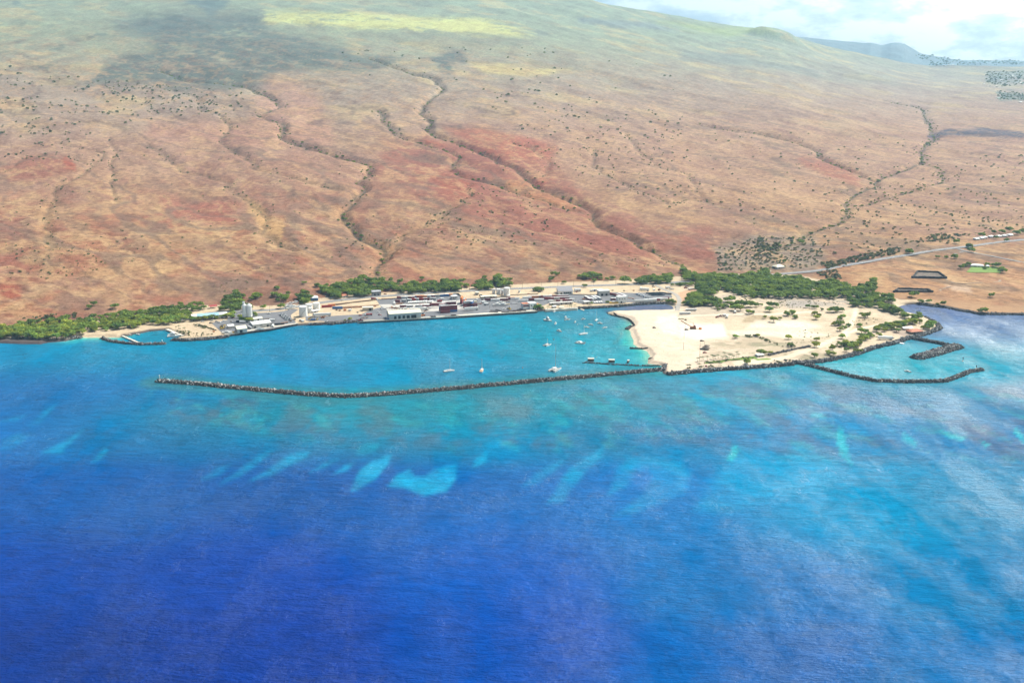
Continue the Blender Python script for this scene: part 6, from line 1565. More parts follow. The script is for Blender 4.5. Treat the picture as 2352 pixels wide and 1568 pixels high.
# floats, docks, buoys, beacons
def dock(label, v, p, q, w, h, m_=CONC, z=0.0):
    a, b_ = at(v, *p, z), at(v, *q, z); d = b_ - a
    e = empty('floating_dock', (a + b_) / 2, math.atan2(d.y, d.x)); tag(e, label, 'dock')
    MB().box(-d.length / 2, d.length / 2, -w / 2, w / 2, -.4, h).build('deck', m_, e)
    ps = MB()
    for k in range(4):
        for s_ in (-1, 1): ps.bar((-d.length * .45 + d.length * .3 * k, s_ * (w / 2 + .2), -2), (-d.length * .45 + d.length * .3 * k, s_ * (w / 2 + .2), h + 1.4), .16)
    ps.build('piles', WOOD, e)
dock('pale floating dock slanting out from the right end of the landing', 4, (2148, 572), (2226, 608), 3, 1.0)
dock('white floating dock by the beach in the small boat harbour', 8, (1098, 540), (1160, 556), 5, .9, WHITE)
dock('straight pale pier on the right side of the little basin', 1, (1535, 462), (1680, 520), 5, 2.2)
dock('narrow pale walkway along the mole of the little basin', 1, (1125, 520), (1265, 580), 3, 1.8)
for x0, x1, y, lab in ((1578, 1640, 536, 'roofed float on dark piles, leftmost of three beside the rock line'), (1782, 1843, 548, 'roofed float on dark piles, middle one of three beside the rock line'), (1962, 1980, 554, 'smallest roofed float, nearest the beach beside the rock line')):
    c, rz, L = frame(6, (x0, y), (x1, y + 1.5), 0)
    e = empty('floating_shed', c, rz); tag(e, lab, 'float', 'roofed floats beside the rock line')
    D = 5.5
    MB().box(-L / 2, L / 2, 0, D, 3.4, 3.9).build('roof', CONC, e)
    MB().box(-L / 2 + .3, L / 2 - .3, .5, D - .4, .5, 2.9).build('shed', WOOD, e)
    m = MB()
    for k in range(max(2, int(L / 3))):
        for yy in (.3, D - .3): xx = -L / 2 + .3 + (L - .6) * k / (max(2, int(L / 3)) - 1); m.bar((xx, yy, -2), (xx, yy, 3.4), .22)
    m.build('piles', BLACK, e)
def beacon(label, v, x, y, z, h, m_=WHITE):
    e = empty('beacon', at(v, x, y, z)); tag(e, label, 'beacon')
    MB().cyl(0, 0, 0, .5, 1.1, 1.1, 12).build('base', CONC, e)
    MB().cyl(0, 0, .5, h, .32, .26, 10).build('post', m_, e)
    MB().cyl(0, 0, h, h + 1.1, .7, .7, 10).build('lamp', m_, e)
beacon('white harbour beacon on the left tip of the long breakwater', 'P', 367, 873, 3.2, 5.5)
beacon('dark harbour beacon post in the water off the small boat harbour mouth', 8, 1745, 724, 0, 4, BLACK)
beacon('dark beacon on the tip of the bent breakwater', 8, 1878, 800, 3.2, 3.5, BLACK)
beacon('small white beacon on the tip of the little basin mole', 1, 1492, 576, 1.5, 3.2)
for i, (v, x, y, c, lab) in enumerate(((6, 940, 600, ORANGE, 'orange mooring buoy left of the large catamaran'), (6, 1246, 324, ORANGE, 'pale orange mooring buoy above the small masted catamaran'), (6, 1478, 177, WHITE, 'white mooring buoy under the small motor boats'), (6, 1018, 238, WHITE, 'white mooring buoy alone in the left of the harbour'), (6, 1665, 497, WHITE, 'white mooring buoy above the roofed floats'))):
    e = empty('mooring_buoy', at(v, x, y, 0)); tag(e, lab, 'buoy', 'mooring buoys')
    m = MB(); m.cyl(0, 0, -.3, .5, .5, .8, 12); m.cyl(0, 0, .5, 1.1, .8, .3, 12); m.build('float', c, e)
    MB().cyl(0, 0, 1.1, 1.8, .1, .1, 6).build('ring_post', STEEL, e)

# ================================================================== POLES, WALLS, PLATFORMS
def pole(label, p, h=11, arm=True, group='utility poles along the road'):
    e = empty('utility_pole', p, ROT + R(90)); tag(e, label, 'pole', group)
    MB().cyl(0, 0, 0, h, .2, .13, 8).build('post', WOOD, e)
    if arm: MB().box(-1.4, 1.4, -.08, .08, h - 1.1, h - .9).build('crossarm', WOOD, e)
for i, (v, x, y) in enumerate(((2, 1305, 545), (2, 1560, 520), (3, 420, 375), (3, 800, 330), (3, 1105, 292), (3, 1455, 268), (3, 1800, 256), (3, 2165, 236), (4, 60, 312), (4, 420, 296), (4, 760, 282), (4, 1255, 258), (4, 1560, 240), (4, 1815, 230), (5, 210, 232), (5, 530, 218), (5, 878, 206), (5, 1200, 196), (5, 1480, 184))):
    q = pp(v, x, y); p = onl(v, x, y)
    pole(f'brown utility pole on the upper side of the coast road, {ordn(i)} from the left', p)
for v, x, y, h, lab in ((7, 938, 402, 9, 'lone thin pole at the edge of the white sand by the crane'), (7, 926, 500, 10, 'lone thin pole left of the white sand patch'), (7, 920, 620, 11, 'lone thin pole on the bare sand flat'), (7, 1098, 742, 14, 'tallest thin pole beside the palm garden'), (7, 1102, 612, 13, 'thin pole just left of the thatched hut'), (7, 1150, 580, 8, 'thin pole behind the thatched hut'), (4, 1965, 545, 12, 'thin light pole beside the landing'), (4, 735, 582, 14, 'light pole at the edge of the wharf apron')):
    pole(lab, at(v, x, y, PAD), h, False, 'thin poles on the flats')
def platform(label, v, pts, h):
    P_ = [onl(v, x, y) for x, y in pts]
    c = sum(P_, Vector()) / len(P_); zt = max(p.z for p in P_) + h; n = len(P_)
    e = empty('stone_platform', (c.x, c.y, c.z)); tag(e, label, 'stone platform', 'black lava stone enclosures')
    m = MB(); w = 3.2
    cen = Vector((c.x, c.y, 0))
    for i in range(n):
        a, b_ = P_[i], P_[(i + 1) % n]
        d = Vector((b_.x - a.x, b_.y - a.y, 0)); L = d.length; d.normalize(); nn = Vector((-d.y, d.x, 0))
        if nn.dot(cen - Vector((a.x, a.y, 0))) < 0: nn = -nn
        k = max(2, int(L / 3))
        for j in range(k):
            f = a.lerp(b_, (j + .5) / k)
            hh = h * random.uniform(.85, 1.1)
            q = Vector((f.x - c.x, f.y - c.y, f.z - c.z)) + nn * w * .5
            ds = d * (L / k * .54); wn = nn * w * .5
            m.add([q - ds - wn * 1.3 + Vector((0, 0, -2)), q + ds - wn * 1.3 + Vector((0, 0, -2)), q + ds + wn * 1.3 + Vector((0, 0, -2)), q - ds + wn * 1.3 + Vector((0, 0, -2)),
                   q - ds - wn * .6 + Vector((0, 0, hh)), q + ds - wn * .6 + Vector((0, 0, hh)), q + ds + wn * .6 + Vector((0, 0, hh)), q - ds + wn * .6 + Vector((0, 0, hh))],
                  [(0, 3, 2, 1), (4, 5, 6, 7), (0, 1, 5, 4), (1, 2, 6, 5), (2, 3, 7, 6), (3, 0, 4, 7)])
    m.build('wall', LAVA, e)
    f = MB(); f.add([(p.x - c.x, p.y - c.y, p.z - c.z + .7) for p in P_], [tuple(range(n))]); f.build('floor', mat('dark_stone_floor', (.17, .13, .10), .95, .4, scale=.15), e)
platform('upper black stone enclosure with a paved floor on the dry slope', 'R', [(1578, 998), (1822, 1002), (1768, 962), (1612, 956)], 3.6)
platform('lower long black stone enclosure above the bay', 'R', [(1450, 1096), (1728, 1096), (1690, 1080), (1480, 1074)], 3.2)
# garden hedges and lawn
LAWN = mat('lawn_grass', (.17, .27, .04), .95, .25, scale=.2)
def lawn(v, pts, lab, hill=False):
    P_ = [onl(v, x, y) if hill else at(v, x, y, PAD + .5) for x, y in pts]
    c = sum(P_, Vector()) / len(P_)
    m = MB(); n = len(P_)
    m.add([(p.x - c.x, p.y - c.y, p.z - c.z + (.5 if hill else 0)) for p in P_] + [(p.x - c.x, p.y - c.y, p.z - c.z - 1) for p in P_], [tuple(range(n))] + [(i, n + i, n + (i + 1) % n, (i + 1) % n) for i in range(n)])
    o = m.build('grass', LAWN, None, c); tag(o, kind='stuff')
lawn('R', [(1955, 958), (2190, 962), (2200, 930), (2150, 918), (1990, 920)], '', True)
lawn(7, [(1150, 770), (1330, 760), (1420, 735), (1600, 728), (1740, 715), (1700, 690), (1560, 706), (1340, 735), (1180, 752)], '')
lawn(7, [(1740, 738), (1860, 728), (1890, 720), (1840, 712), (1700, 722)], '')

# ================================================================== TREES AND SCRUB
def leaf_cloud(n, lobes, leaf, flatten=.75):
    """n leaf sprays spread through the volume of a few lobes: (x, y, z, r)"""
    V = []; Fq = []
    lob = np.array(lobes); wts = lob[:, 3] ** 2; wts = wts / wts.sum()
    for i in range(n):
        c = lob[rng.choice(len(lob), p=wts)]
        d = rng.normal(0, 1, 3); d /= np.linalg.norm(d) + 1e-9
        if d[2] < -.35: d[2] *= -.6
        p = c[:3] + d * c[3] * rng.uniform(.62, 1.06) * np.array([1, 1, flatten])
        nrm = d * .55 + rng.normal(0, .45, 3) + np.array([0, 0, .35]); nrm /= np.linalg.norm(nrm)
        a = np.cross(nrm, rng.normal(0, 1, 3)); a /= np.linalg.norm(a) + 1e-9; b_ = np.cross(nrm, a)
        s_ = leaf * rng.uniform(.6, 1.35)
        k = len(V)
        V += [p - a * s_ - b_ * s_ * .6, p + a * s_ - b_ * s_ * .7, p + a * s_ * .8 + b_ * s_ * .7, p - a * s_ * .9 + b_ * s_ * .6]
        Fq.append((k, k + 1, k + 2, k + 3))
    return np.array(V), np.array(Fq)
def crown_lobes(w, h, z0, n):
    L = [(0, 0, z0 + h * .45, w * .30)]
    for i in range(n):
        a = 6.28 * (i + rng.uniform(-.3, .3)) / n; r = w * rng.uniform(.22, .42)
        L.append((r * math.cos(a), r * math.sin(a), z0 + h * rng.uniform(.15, .75), w * rng.uniform(.13, .25)))
    return L
def trunk_mesh(name, lobes, z0, r):
    m = MB()
    fork = Vector((r * .6, 0, z0 * .55))
    m.bar((0, 0, -.8), fork, r, 0, r * .8, 7)
    for x, y, z, rr in lobes[:6]:
        mid = Vector((x * .4, y * .4, z0 * .55 + (z - z0 * .55) * .5))
        m.bar(fork, mid, r * .55, 0, r * .4); m.bar(mid, (x, y, z), r * .4, 0, r * .12)
    return m.mesh(name, BARK)
TV = []
for i in range(7):
    w = [11, 12, 9, 13, 10, 8, 12][i]; h = [5.4, 4.8, 5, 5.6, 4.4, 4.6, 6][i]; z0 = [2.6, 2.2, 2.4, 2.6, 2.0, 1.8, 2.8][i]
    lb = crown_lobes(w, h, z0, 8 + i % 4)
    V, Fq = leaf_cloud(760, lb, .78)
    TV.append((np_mesh('crown', V, Fq, LEAF if i % 5 else LEAFB), trunk_mesh('trunk', lb, z0, .34), V, Fq))
SV = []
for i in range(5):
    w = [5.5, 4.2, 6.2, 3.6, 5][i]; lb = crown_lobes(w, w * .55, .5, 6)
    V, Fq = leaf_cloud(210, lb, .46)
    SV.append((np_mesh('crown', V, Fq, LEAFD), trunk_mesh('trunk', lb, .8, .16), V, Fq))
def sample_poly(v, pts, spacing, jitter=.42, thr=None, seed=0):
    q = [pp(v, x, y) for x, y in pts]
    X, Y = march([p[0] for p in q], [p[1] for p in q], hz)
    w = list(zip(X, Y))
    gx, gy = np.meshgrid(np.arange(min(X), max(X) + spacing, spacing), np.arange(min(Y), max(Y) + spacing, spacing))
    gx = gx + rng.uniform(-jitter, jitter, gx.shape) * spacing; gy = gy + rng.uniform(-jitter, jitter, gy.shape) * spacing
    ok = inside(gx, gy, w)
    if thr is not None: ok &= fbm(gx, gy, 38, 3, 200 + seed) > thr
    return list(zip(gx[ok].tolist(), gy[ok].tolist()))
T_ = []          # (x, y, scale, variant, where)
def belt(where, v, pts, spacing=10.5, s0=.8, s1=1.2, thr=None):
    spacing *= .92; s0 *= 1.08; s1 *= 1.08
    for x, y in sample_poly(v, pts, spacing, thr=thr, seed=len(T_) % 50):
        z = float(hz(x, y))
        if z < 1.2: continue
        T_.append((x, y, z, random.uniform(s0, s1), random.randrange(7), where))
belt('in the coastal belt at the left edge', 1, [(-60, 470), (60, 445), (200, 415), (430, 405), (560, 400), (800, 400), (830, 440), (800, 490), (700, 540), (560, 552), (300, 548), (150, 540), (-60, 545)], 10.5)
belt('in the belt behind the small beach', 1, [(800, 400), (1000, 360), (1260, 330), (1500, 310), (1740, 310), (1740, 365), (1600, 405), (1430, 415), (1330, 410), (1250, 440), (1130, 455), (1000, 462), (830, 490)], 11)
belt('in the upper band above the left beach road', 1, [(240, 400), (560, 368), (800, 370), (1100, 320), (1400, 270), (1700, 230), (1905, 225), (1900, 275), (1730, 300), (1500, 305), (1250, 325), (1000, 350), (800, 385), (500, 390), (260, 410)], 11.5, .7, 1.05)
belt('in the clump behind the silos', 2, [(545, 420), (640, 350), (800, 300), (880, 320), (880, 430), (1030, 500), (990, 530), (520, 535), (560, 470)], 11)
belt('scattered above the left port road', 2, [(910, 330), (1000, 290), (1100, 290), (1230, 300), (1200, 360), (950, 375)], 13, .6, .9)
belt('in the clump above the boat storage lot', 2, [(1300, 300), (1400, 280), (1600, 330), (1680, 400), (1500, 405), (1400, 370)], 11, .7, 1)
belt('beside the blue building', 2, [(1720, 370), (1800, 240), (1900, 200), (1890, 280), (1950, 320), (1930, 400), (1800, 420)], 10.5)
belt('in the thicket behind the sand yard', 3, [(160, 200), (400, 140), (560, 150), (700, 60), (900, 40), (1100, 60), (1250, 120), (1400, 130), (1420, 220), (1200, 230), (1000, 240), (960, 310), (690, 330), (640, 290), (560, 280), (440, 350), (330, 310), (200, 240)], 10.5)
belt('in the long belt above the container yard road', 3, [(1420, 140), (1600, 120), (1900, 110), (2200, 90), (2352, 110), (2352, 226), (1900, 245), (1450, 258), (1410, 215)], 10.5)
belt('in the belt left of the white tanks', 4, [(0, 190), (150, 170), (290, 210), (280, 295), (0, 310)], 10.5)
belt('in the clump behind the row of four tanks', 4, [(470, 280), (560, 170), (700, 150), (770, 180), (770, 285), (620, 295)], 10.5)
belt('in the clump right of the row of four tanks', 4, [(810, 90), (870, 90), (960, 130), (1060, 150), (1080, 240), (960, 252), (860, 255), (850, 160)], 10)
belt('in the green strip under the lava cut', 4, [(1370, 290), (1480, 275), (1600, 285), (1630, 312), (1500, 318), (1380, 305)], 8, .55, .75)
belt('in the dark strip on the slope above the road', 5, [(215, 95), (330, 60), (500, 50), (680, 70), (680, 95), (430, 110), (240, 115)], 10.5, .8, 1.1)
belt('in the slope group right of the dark strip', 5, [(720, 40), (860, 40), (950, 50), (940, 65), (760, 65)], 10.5, .8, 1.0)
belt('in the clump above the road junction', 5, [(1210, 180), (1260, 120), (1500, 90), (1740, 70), (1800, 110), (1740, 180), (1500, 192), (1300, 200)], 10.5)
belt('beside the road junction', 5, [(1740, 200), (1850, 190), (2100, 200), (2090, 225), (1760, 225)], 8, .5, .7)
belt('in the broad grove behind the sand flats', 'R', [(0, 945), (150, 985), (420, 990), (560, 955), (620, 1000), (800, 1000), (900, 1045), (1040, 1030), (1120, 1060), (1220, 1090), (1240, 1125), (1450, 1128), (1460, 1172), (1330, 1175), (1340, 1205), (1160, 1195), (1140, 1140), (850, 1142), (480, 1138), (340, 1105), (260, 1070), (240, 1125), (100, 1135), (60, 1190), (30, 1150), (100, 1100), (100, 1020), (0, 1020)], 11)
belt('at the right end of the grove', 'R', [(1220, 1060), (1300, 1025), (1335, 1030), (1325, 1090), (1250, 1105)], 10)
belt('at the left edge of the sand near the causeway', 'R', [(30, 1130), (110, 1110), (140, 1150), (250, 1165), (255, 1185), (60, 1200), (20, 1180)], 10, .8, 1.1)
belt('in the row along the inner shore of the point', 8, [(880, 190), (960, 180), (1050, 215), (1100, 245), (1200, 285), (1200, 302), (1140, 300), (1060, 255), (950, 235), (890, 225)], 10, .9, 1.2)
belt('in the row above the canopies on the point', 8, [(880, 415), (960, 385), (1120, 365), (1230, 320), (1330, 305), (1360, 330), (1260, 365), (1140, 400), (1000, 425), (900, 445)], 10, .8, 1.1)
belt('in the clump at the very point', 8, [(1345, 375), (1400, 352), (1455, 380), (1430, 420), (1350, 430)], 9, .8, 1.05)
belt('in the clump above the small boat harbour', 8, [(500, 570), (580, 545), (700, 540), (740, 575), (640, 600), (560, 595)], 9, .6, .9)
belt('along the strip above the small boat harbour', 8, [(700, 530), (780, 480), (940, 470), (940, 488), (800, 520), (720, 545)], 9, .6, .85)
SINGLE = [(1, 820, 265, 1.0), (1, 865, 235, .9), (1, 1050, 262, 1.1), (2, 762, 245, .8), (2, 1205, 500, .8), (2, 715, 560, .9), (2, 720, 600, .9), (2, 715, 640, .9), (2, 840, 640, .9), (2, 880, 690, .8), (2, 930, 700, 1.1), (2, 980, 700, .9), (2, 1060, 600, .9), (2, 1100, 610, .7),
          (2, 110, 690, .9), (2, 200, 680, .9), (2, 300, 672, .9), (2, 375, 664, .9), (2, 470, 655, .7), (2, 545, 640, .8), (2, 640, 640, 1.0), (2, 1490, 490, 1.0), (2, 1430, 190, 1.0), (2, 1600, 260, .8), (2, 1850, 110, .7), (2, 2050, 150, 1), (2, 2200, 150, .8),
          (3, 120, 150, 1), (3, 1290, 60, 1.1), (3, 1430, 95, 1.2), (3, 1680, 105, .9), (3, 1780, 40, .7), (3, 2270, 90, 1.1), (3, 565, 680, .4), (3, 640, 672, .6),
          (4, 295, 175, 1.1), (4, 375, 235, 1.1), (4, 665, 100, 1), (4, 830, 125, 1.1), (4, 1710, 145, 1.2), (4, 1755, 65, 1.1), (4, 1820, 50, 1), (4, 2240, 240, .7), (4, 1500, 620, .9), (4, 1560, 580, .6), (4, 1900, 185, .7),
          (5, 1035, 180, 1.7), (5, 535, 150, .9), (5, 735, 130, 1), (5, 635, 118, .8), (5, 825, 115, 1), (5, 1690, 480, .9), (5, 1740, 490, 1), (5, 1800, 495, .8), (5, 490, 510, .6), (5, 740, 490, .7), (5, 60, 185, .7),
          (7, 1200, 100, 1.4), (7, 1260, 108, 1.5), (7, 1310, 108, 1.1), (7, 1400, 95, 1.2), (7, 1450, 90, 1.3), (7, 1080, 95, 1.2), (7, 1060, 142, 1.2), (7, 1000, 70, 1.2), (7, 975, 120, 1.1), (7, 940, 130, .9), (7, 1290, 165, 1.1), (7, 1340, 165, 1.1), (7, 1380, 160, .9), (7, 1310, 190, .6),
          (7, 1430, 140, 1.2), (7, 1480, 150, 1.4), (7, 1540, 150, 1.5), (7, 1600, 150, 1.4), (7, 1660, 148, 1.3), (7, 1720, 148, 1.0), (7, 1490, 190, 1.1), (7, 1545, 192, 1.0), (7, 1640, 225, .9), (7, 1675, 222, .8), (7, 1870, 152, 1.3), (7, 1930, 150, 1.3), (7, 1865, 202, 1.1), (7, 1915, 315, 1.0), (7, 1985, 288, .7), (7, 2060, 248, .9), (7, 2120, 230, .9), (7, 1815, 275, .7), (7, 2155, 280, .8), (7, 1775, 140, .6),
          (7, 1770, 672, 1.0), (7, 1800, 672, .7), (7, 1620, 780, .9), (7, 1495, 492, .7), (7, 1740, 478, .7), (7, 1870, 668, .6),
          (8, 255, 200, .9), (8, 290, 205, .8), (8, 350, 222, .7), (8, 430, 240, 1.1), (8, 470, 240, 1.2), (8, 500, 235, .8), (8, 545, 235, .8), (8, 275, 268, .8), (8, 320, 285, .8), (8, 290, 310, .9), (8, 520, 310, .8), (8, 550, 308, .9), (8, 760, 290, 1.0), (8, 800, 290, 1.1), (8, 470, 370, 1.0), (8, 510, 370, 1.1), (8, 545, 362, .9), (8, 612, 382, .8), (8, 725, 383, .9), (8, 575, 405, .7), (8, 525, 425, .8),
          (8, 740, 448, 1.0), (8, 780, 448, 1.0), (8, 548, 498, .8), (8, 60, 262, .7), (8, 10, 275, .7), (8, 85, 302, .7), (8, 455, 610, 1.0), (8, 590, 630, .7), (8, 420, 660, .9), (8, 460, 668, .8), (8, 275, 688, 1.0), (8, 290, 585, .9), (8, 690, 640, .8), (8, 640, 595, .7), (8, 40, 580, .9), (8, 20, 505, .7), (8, 295, 525, .7), (8, 210, 195, .6),
          (8, 1310, 275, 1.0), (8, 1250, 90, 1.3), (8, 1400, 148, .8), (8, 1490, 172, .8), (8, 1545, 185, 1.1), (8, 1945, 252, 1.2), (8, 2030, 90, 1.3), (8, 1330, 150, .9), (8, 1090, 435, .7), (8, 730, 720 - 70, .6),
          ('R', 1920, 935, 1.2), ('R', 1940, 920, 1.1), ('R', 1965, 912, 1.1), ('R', 2170, 925, 1.1), ('R', 2195, 950, 1.2), ('R', 2210, 962, 1.0), ('R', 2085, 938, .7), ('R', 2100, 915, 1.0), ('R', 2140, 918, 1.1), ('R', 1555, 830, 1.5), ('R', 1870, 862, 1.3), ('R', 1975, 788, 1.4), ('R', 1990, 820, 1.2), ('R', 1815, 862, .8), ('R', 1755, 862, .8), ('R', 1885, 760, 1.2), ('R', 2230, 748, 1.0),
          ('R', 2060, 715, 1.1), ('R', 2140, 690, 1.2), ('R', 2200, 690, 1.3), ('R', 2250, 680, 1.4), ('R', 2300, 700, 1.3), ('R', 2340, 690, 1.4), ('R', 2160, 730, .9), ('R', 550, 1000, 1.5), ('R', 700, 892, .9), ('R', 820, 760, 1.1)]
for v, x, y, s_ in SINGLE:
    p = onl(v, x, y)
    if p.z < 1: p.z = PAD
    T_.append((p.x, p.y, p.z, s_ * random.uniform(.9, 1.08), random.randrange(7), 'alone or in a loose pair' if v not in (7, 8) else 'dotted over the sand flats'))
# groves along the ravine floors
for k, (pts, dep, wid) in enumerate(GUL):
    if dep < 9: continue
    pts = np.array(pts); d = np.concatenate([[0], np.cumsum(np.hypot(*np.diff(pts, axis=0).T))])
    s_ = 0
    while s_ < d[-1]:
        x = np.interp(s_, d, pts[:, 0]); y = np.interp(s_, d, pts[:, 1])
        x += random.gauss(0, 7); y += random.gauss(0, 7)
        if vnoise(np.array([s_ / 60.]), np.array([k * 3.3]), 5)[0] > .40:
            T_.append((x, y, float(hz(x, y)), random.uniform(.4, .8), random.randrange(7), 'along a ravine floor'))
        s_ += random.uniform(13, 34) * (1 + max(0, y - 3000) / 2500)
T_.sort(key=lambda a: math.hypot(a[0], a[1]) - 25 * a[3])
N_TREE = 300
for i, (x, y, z, s_, vr, where) in enumerate(T_[:N_TREE]):
    e = empty('kiawe_tree', (x, y, z), random.uniform(0, 6.28)); e.scale = (s_, s_, s_ * random.uniform(.85, 1.1))
    tag(e, 'bushy green kiawe tree ' + where, 'tree', 'green kiawe trees ' + where)
    for nm, me in (('crown', TV[vr][0]), ('trunk', TV[vr][1])):
        c = bpy.data.objects.new(nm, me); COL.objects.link(c); c.parent = e
def merged(name, items, variants, m, thin):
    Vs, Fs, base = [], [], 0
    for x, y, z, s_, vr in items:
        V, Fq = variants[vr][2], variants[vr][3]
        far = math.hypot(x, y); k = max(24, int(len(Fq) * min(1, thin / far)))
        f = Fq[:k]; v_ = V[:k * 4]
        a = random.uniform(0, 6.28); ca_, sa = math.cos(a), math.sin(a)
        g = 1 + .55 * (1 - k / len(Fq))
        if g > 1.02:
            c = v_.reshape(-1, 4, 3); ctr = c.mean(1, keepdims=True); v_ = (ctr + (c - ctr) * g ** 2).reshape(-1, 3)
        Vs.append(np.stack([(v_[:, 0] * ca_ - v_[:, 1] * sa) * s_ + x, (v_[:, 0] * sa + v_[:, 1] * ca_) * s_ + y, v_[:, 2] * s_ + z], -1)); Fs.append(f + base); base += len(v_)
    o = put(name, np_mesh(name, np.concatenate(Vs), np.concatenate(Fs), m)); tag(o, kind='stuff')
merged('grove', [t_[:5] for t_ in T_[N_TREE:]], TV, LEAF, 1900)

# dry-land shrubs dotted over the slopes
B_ = []
def scatter(v, pts, n, s0, s1, thr=None):
    q = [pp(v, x, y) for x, y in pts]
    x0, x1 = min(p[0] for p in q), max(p[0] for p in q); y0, y1 = min(p[1] for p in q), max(p[1] for p in q)
    px, py = rng.uniform(x0, x1, n * 3), rng.uniform(y0, y1, n * 3)
    ok = inside(px, py, q); px, py = px[ok][:n], py[ok][:n]
    if not len(px): return
    X, Y = march(px, py, hz); Z = hz(X, Y)
    ok = (Z > 2.2) & (Y < 16000)
    if thr is not None: ok &= fbm(X, Y, 150, 3, 301) > thr
    for x, y, z in zip(X[ok], Y[ok], Z[ok]): B_.append((x, y, z, (s0 + (s1 - s0) * random.random() ** 1.8) * (1 + max(0, y - 3000) / 6000), random.randrange(5)))
scatter('U', [(0, 420), (900, 560), (1300, 620), (1200, 800), (700, 900), (300, 1100), (0, 1100)], 330, .8, 2.0, .44)
scatter('U', [(700, 560), (1800, 620), (1700, 800), (900, 800)], 130, .8, 1.7)
scatter('V', [(950, 620), (1500, 620), (2352, 800), (2352, 960), (1800, 980), (1250, 900), (1000, 760)], 130, .9, 1.9, .40)
scatter('V', [(0, 320), (1400, 330), (2352, 500), (2352, 650), (900, 560), (0, 560)], 110, 1.0, 2.0, .5)
scatter('M', [(0, 60), (2352, 60), (2352, 980), (1800, 1080), (800, 1150), (0, 1190)], 480, .2, 1.0, .53)
scatter('M', [(0, 700), (2352, 850), (2352, 1000), (1500, 1080), (800, 1150), (0, 1190)], 420, .15, .8, .53)
scatter('N', [(0, 500), (500, 640), (1600, 700), (2200, 900), (2300, 960), (0, 970)], 420, .2, .95, .52)
scatter('N', [(900, 350), (1400, 430), (1500, 600), (1300, 760), (800, 800), (500, 640)], 110, .6, 1.2)
scatter('N', [(1200, 0), (2352, 0), (2352, 560), (1900, 400), (1400, 200)], 120, .7, 1.4)
scatter('R', [(0, 0), (1500, 0), (1600, 150), (1000, 600), (300, 640), (0, 450)], 110, .7, 1.5)
scatter('R', [(1300, 400), (1700, 250), (2352, 100), (2352, 700), (1800, 780), (1000, 840), (900, 720)], 260, .7, 1.5)
scatter('R', [(230, 800), (520, 710), (900, 720), (980, 840), (900, 930), (620, 940), (240, 950)], 330, .7, 1.4)
scatter('R', [(480, 740), (660, 760), (650, 850), (520, 850)], 60, 1.0, 1.8)
scatter('R', [(940, 900), (1100, 870), (1300, 820), (1500, 790), (1490, 830), (1250, 880), (1000, 935)], 180, .9, 1.6)
scatter('R', [(1500, 770), (1750, 700), (1950, 700), (1760, 745)], 60, .9, 1.6)
scatter('R', [(920, 960), (1060, 940), (1100, 1010), (980, 1000)], 60, .7, 1.3)
scatter('W', [(1600, 380), (2352, 420), (2352, 450), (1700, 455)], 180, 1.2, 2.2)
scatter('W', [(2085, 500), (2352, 490), (2352, 585), (2200, 600), (2090, 570)], 130, 1.0, 1.9)
scatter('W', [(2170, 630), (2352, 645), (2352, 690), (2170, 688)], 90, .9, 1.6)
for pts, dep, wid in GUL:
    pts = np.array(pts); d = np.concatenate([[0], np.cumsum(np.hypot(*np.diff(pts, axis=0).T))])
    for k in range(int(d[-1] / 24)):
        s_ = random.uniform(0, d[-1]); x = np.interp(s_, d, pts[:, 0]) + random.gauss(0, wid * .7); y = np.interp(s_, d, pts[:, 1]) + random.gauss(0, wid * .7)
        B_.append((x, y, float(hz(x, y)), random.uniform(.4, 1.15) * (1 + max(0, y - 3000) / 7000), random.randrange(5)))
# low plants of the sand flats and the sand garden
for v, pts, n, s0, s1 in ((7, [(1600, 462), (1740, 462), (1760, 480), (1620, 490)], 26, .35, .7), (7, [(1750, 470), (1900, 530), (2050, 600), (2040, 610), (1880, 550), (1740, 490)], 70, .35, .7), (7, [(2040, 540), (2120, 540), (2150, 590), (2080, 600)], 16, .4, .8), (7, [(1140, 755), (1330, 740), (1330, 768), (1150, 775)], 60, .3, .5),
                          (7, [(1340, 735), (1560, 715), (1560, 735), (1350, 748)], 34, .25, .45), (7, [(1560, 705), (1660, 695), (1700, 715), (1600, 730)], 22, .35, .6), (7, [(1920, 735), (2020, 765), (1990, 770), (1920, 750)], 16, .35, .6), (7, [(1085, 800), (1140, 800), (1140, 815), (1085, 818)], 10, .35, .55), (7, [(1195, 800), (1250, 795), (1250, 812), (1195, 815)], 10, .35, .55),
                          (7, [(950, 818), (1000, 815), (1000, 832), (950, 834)], 7, .3, .5), (7, [(1900, 760), (2300, 720), (2300, 760), (2000, 790)], 30, .3, .6), (8, [(100, 400), (500, 480), (450, 560), (60, 560)], 40, .2, .5), (8, [(0, 120), (600, 120), (600, 170), (0, 190)], 60, .2, .5), (8, [(480, 560), (740, 560), (720, 600), (470, 590)], 30, .5, .9),
                          (8, [(640, 300), (900, 300), (900, 350), (650, 380)], 24, .25, .5), (2, [(100, 740), (180, 735), (480, 830), (440, 850), (120, 780)], 50, .3, .7), (2, [(0, 840), (60, 850), (420, 900), (420, 930), (0, 940)], 22, .3, .6), (7, [(860, 270), (940, 262), (960, 310), (870, 300)], 10, .4, .8), (5, [(1200, 470), (1780, 400), (1800, 440), (1240, 500)], 30, .25, .5), (1, [(1600, 420), (1740, 480), (1740, 520), (1640, 490)], 26, .4, .8), (1, [(200, 350), (700, 300), (900, 330), (300, 390)], 30, .7, 1.4),
                          (7, [(1500, 20), (2352, 20), (2352, 180), (1980, 160), (1900, 100), (1500, 100)], 90, .25, .6)):
    scatter(v, pts, n, s0, s1)
B_.sort(key=lambda a: math.hypot(a[0], a[1]) / a[3] ** .8)
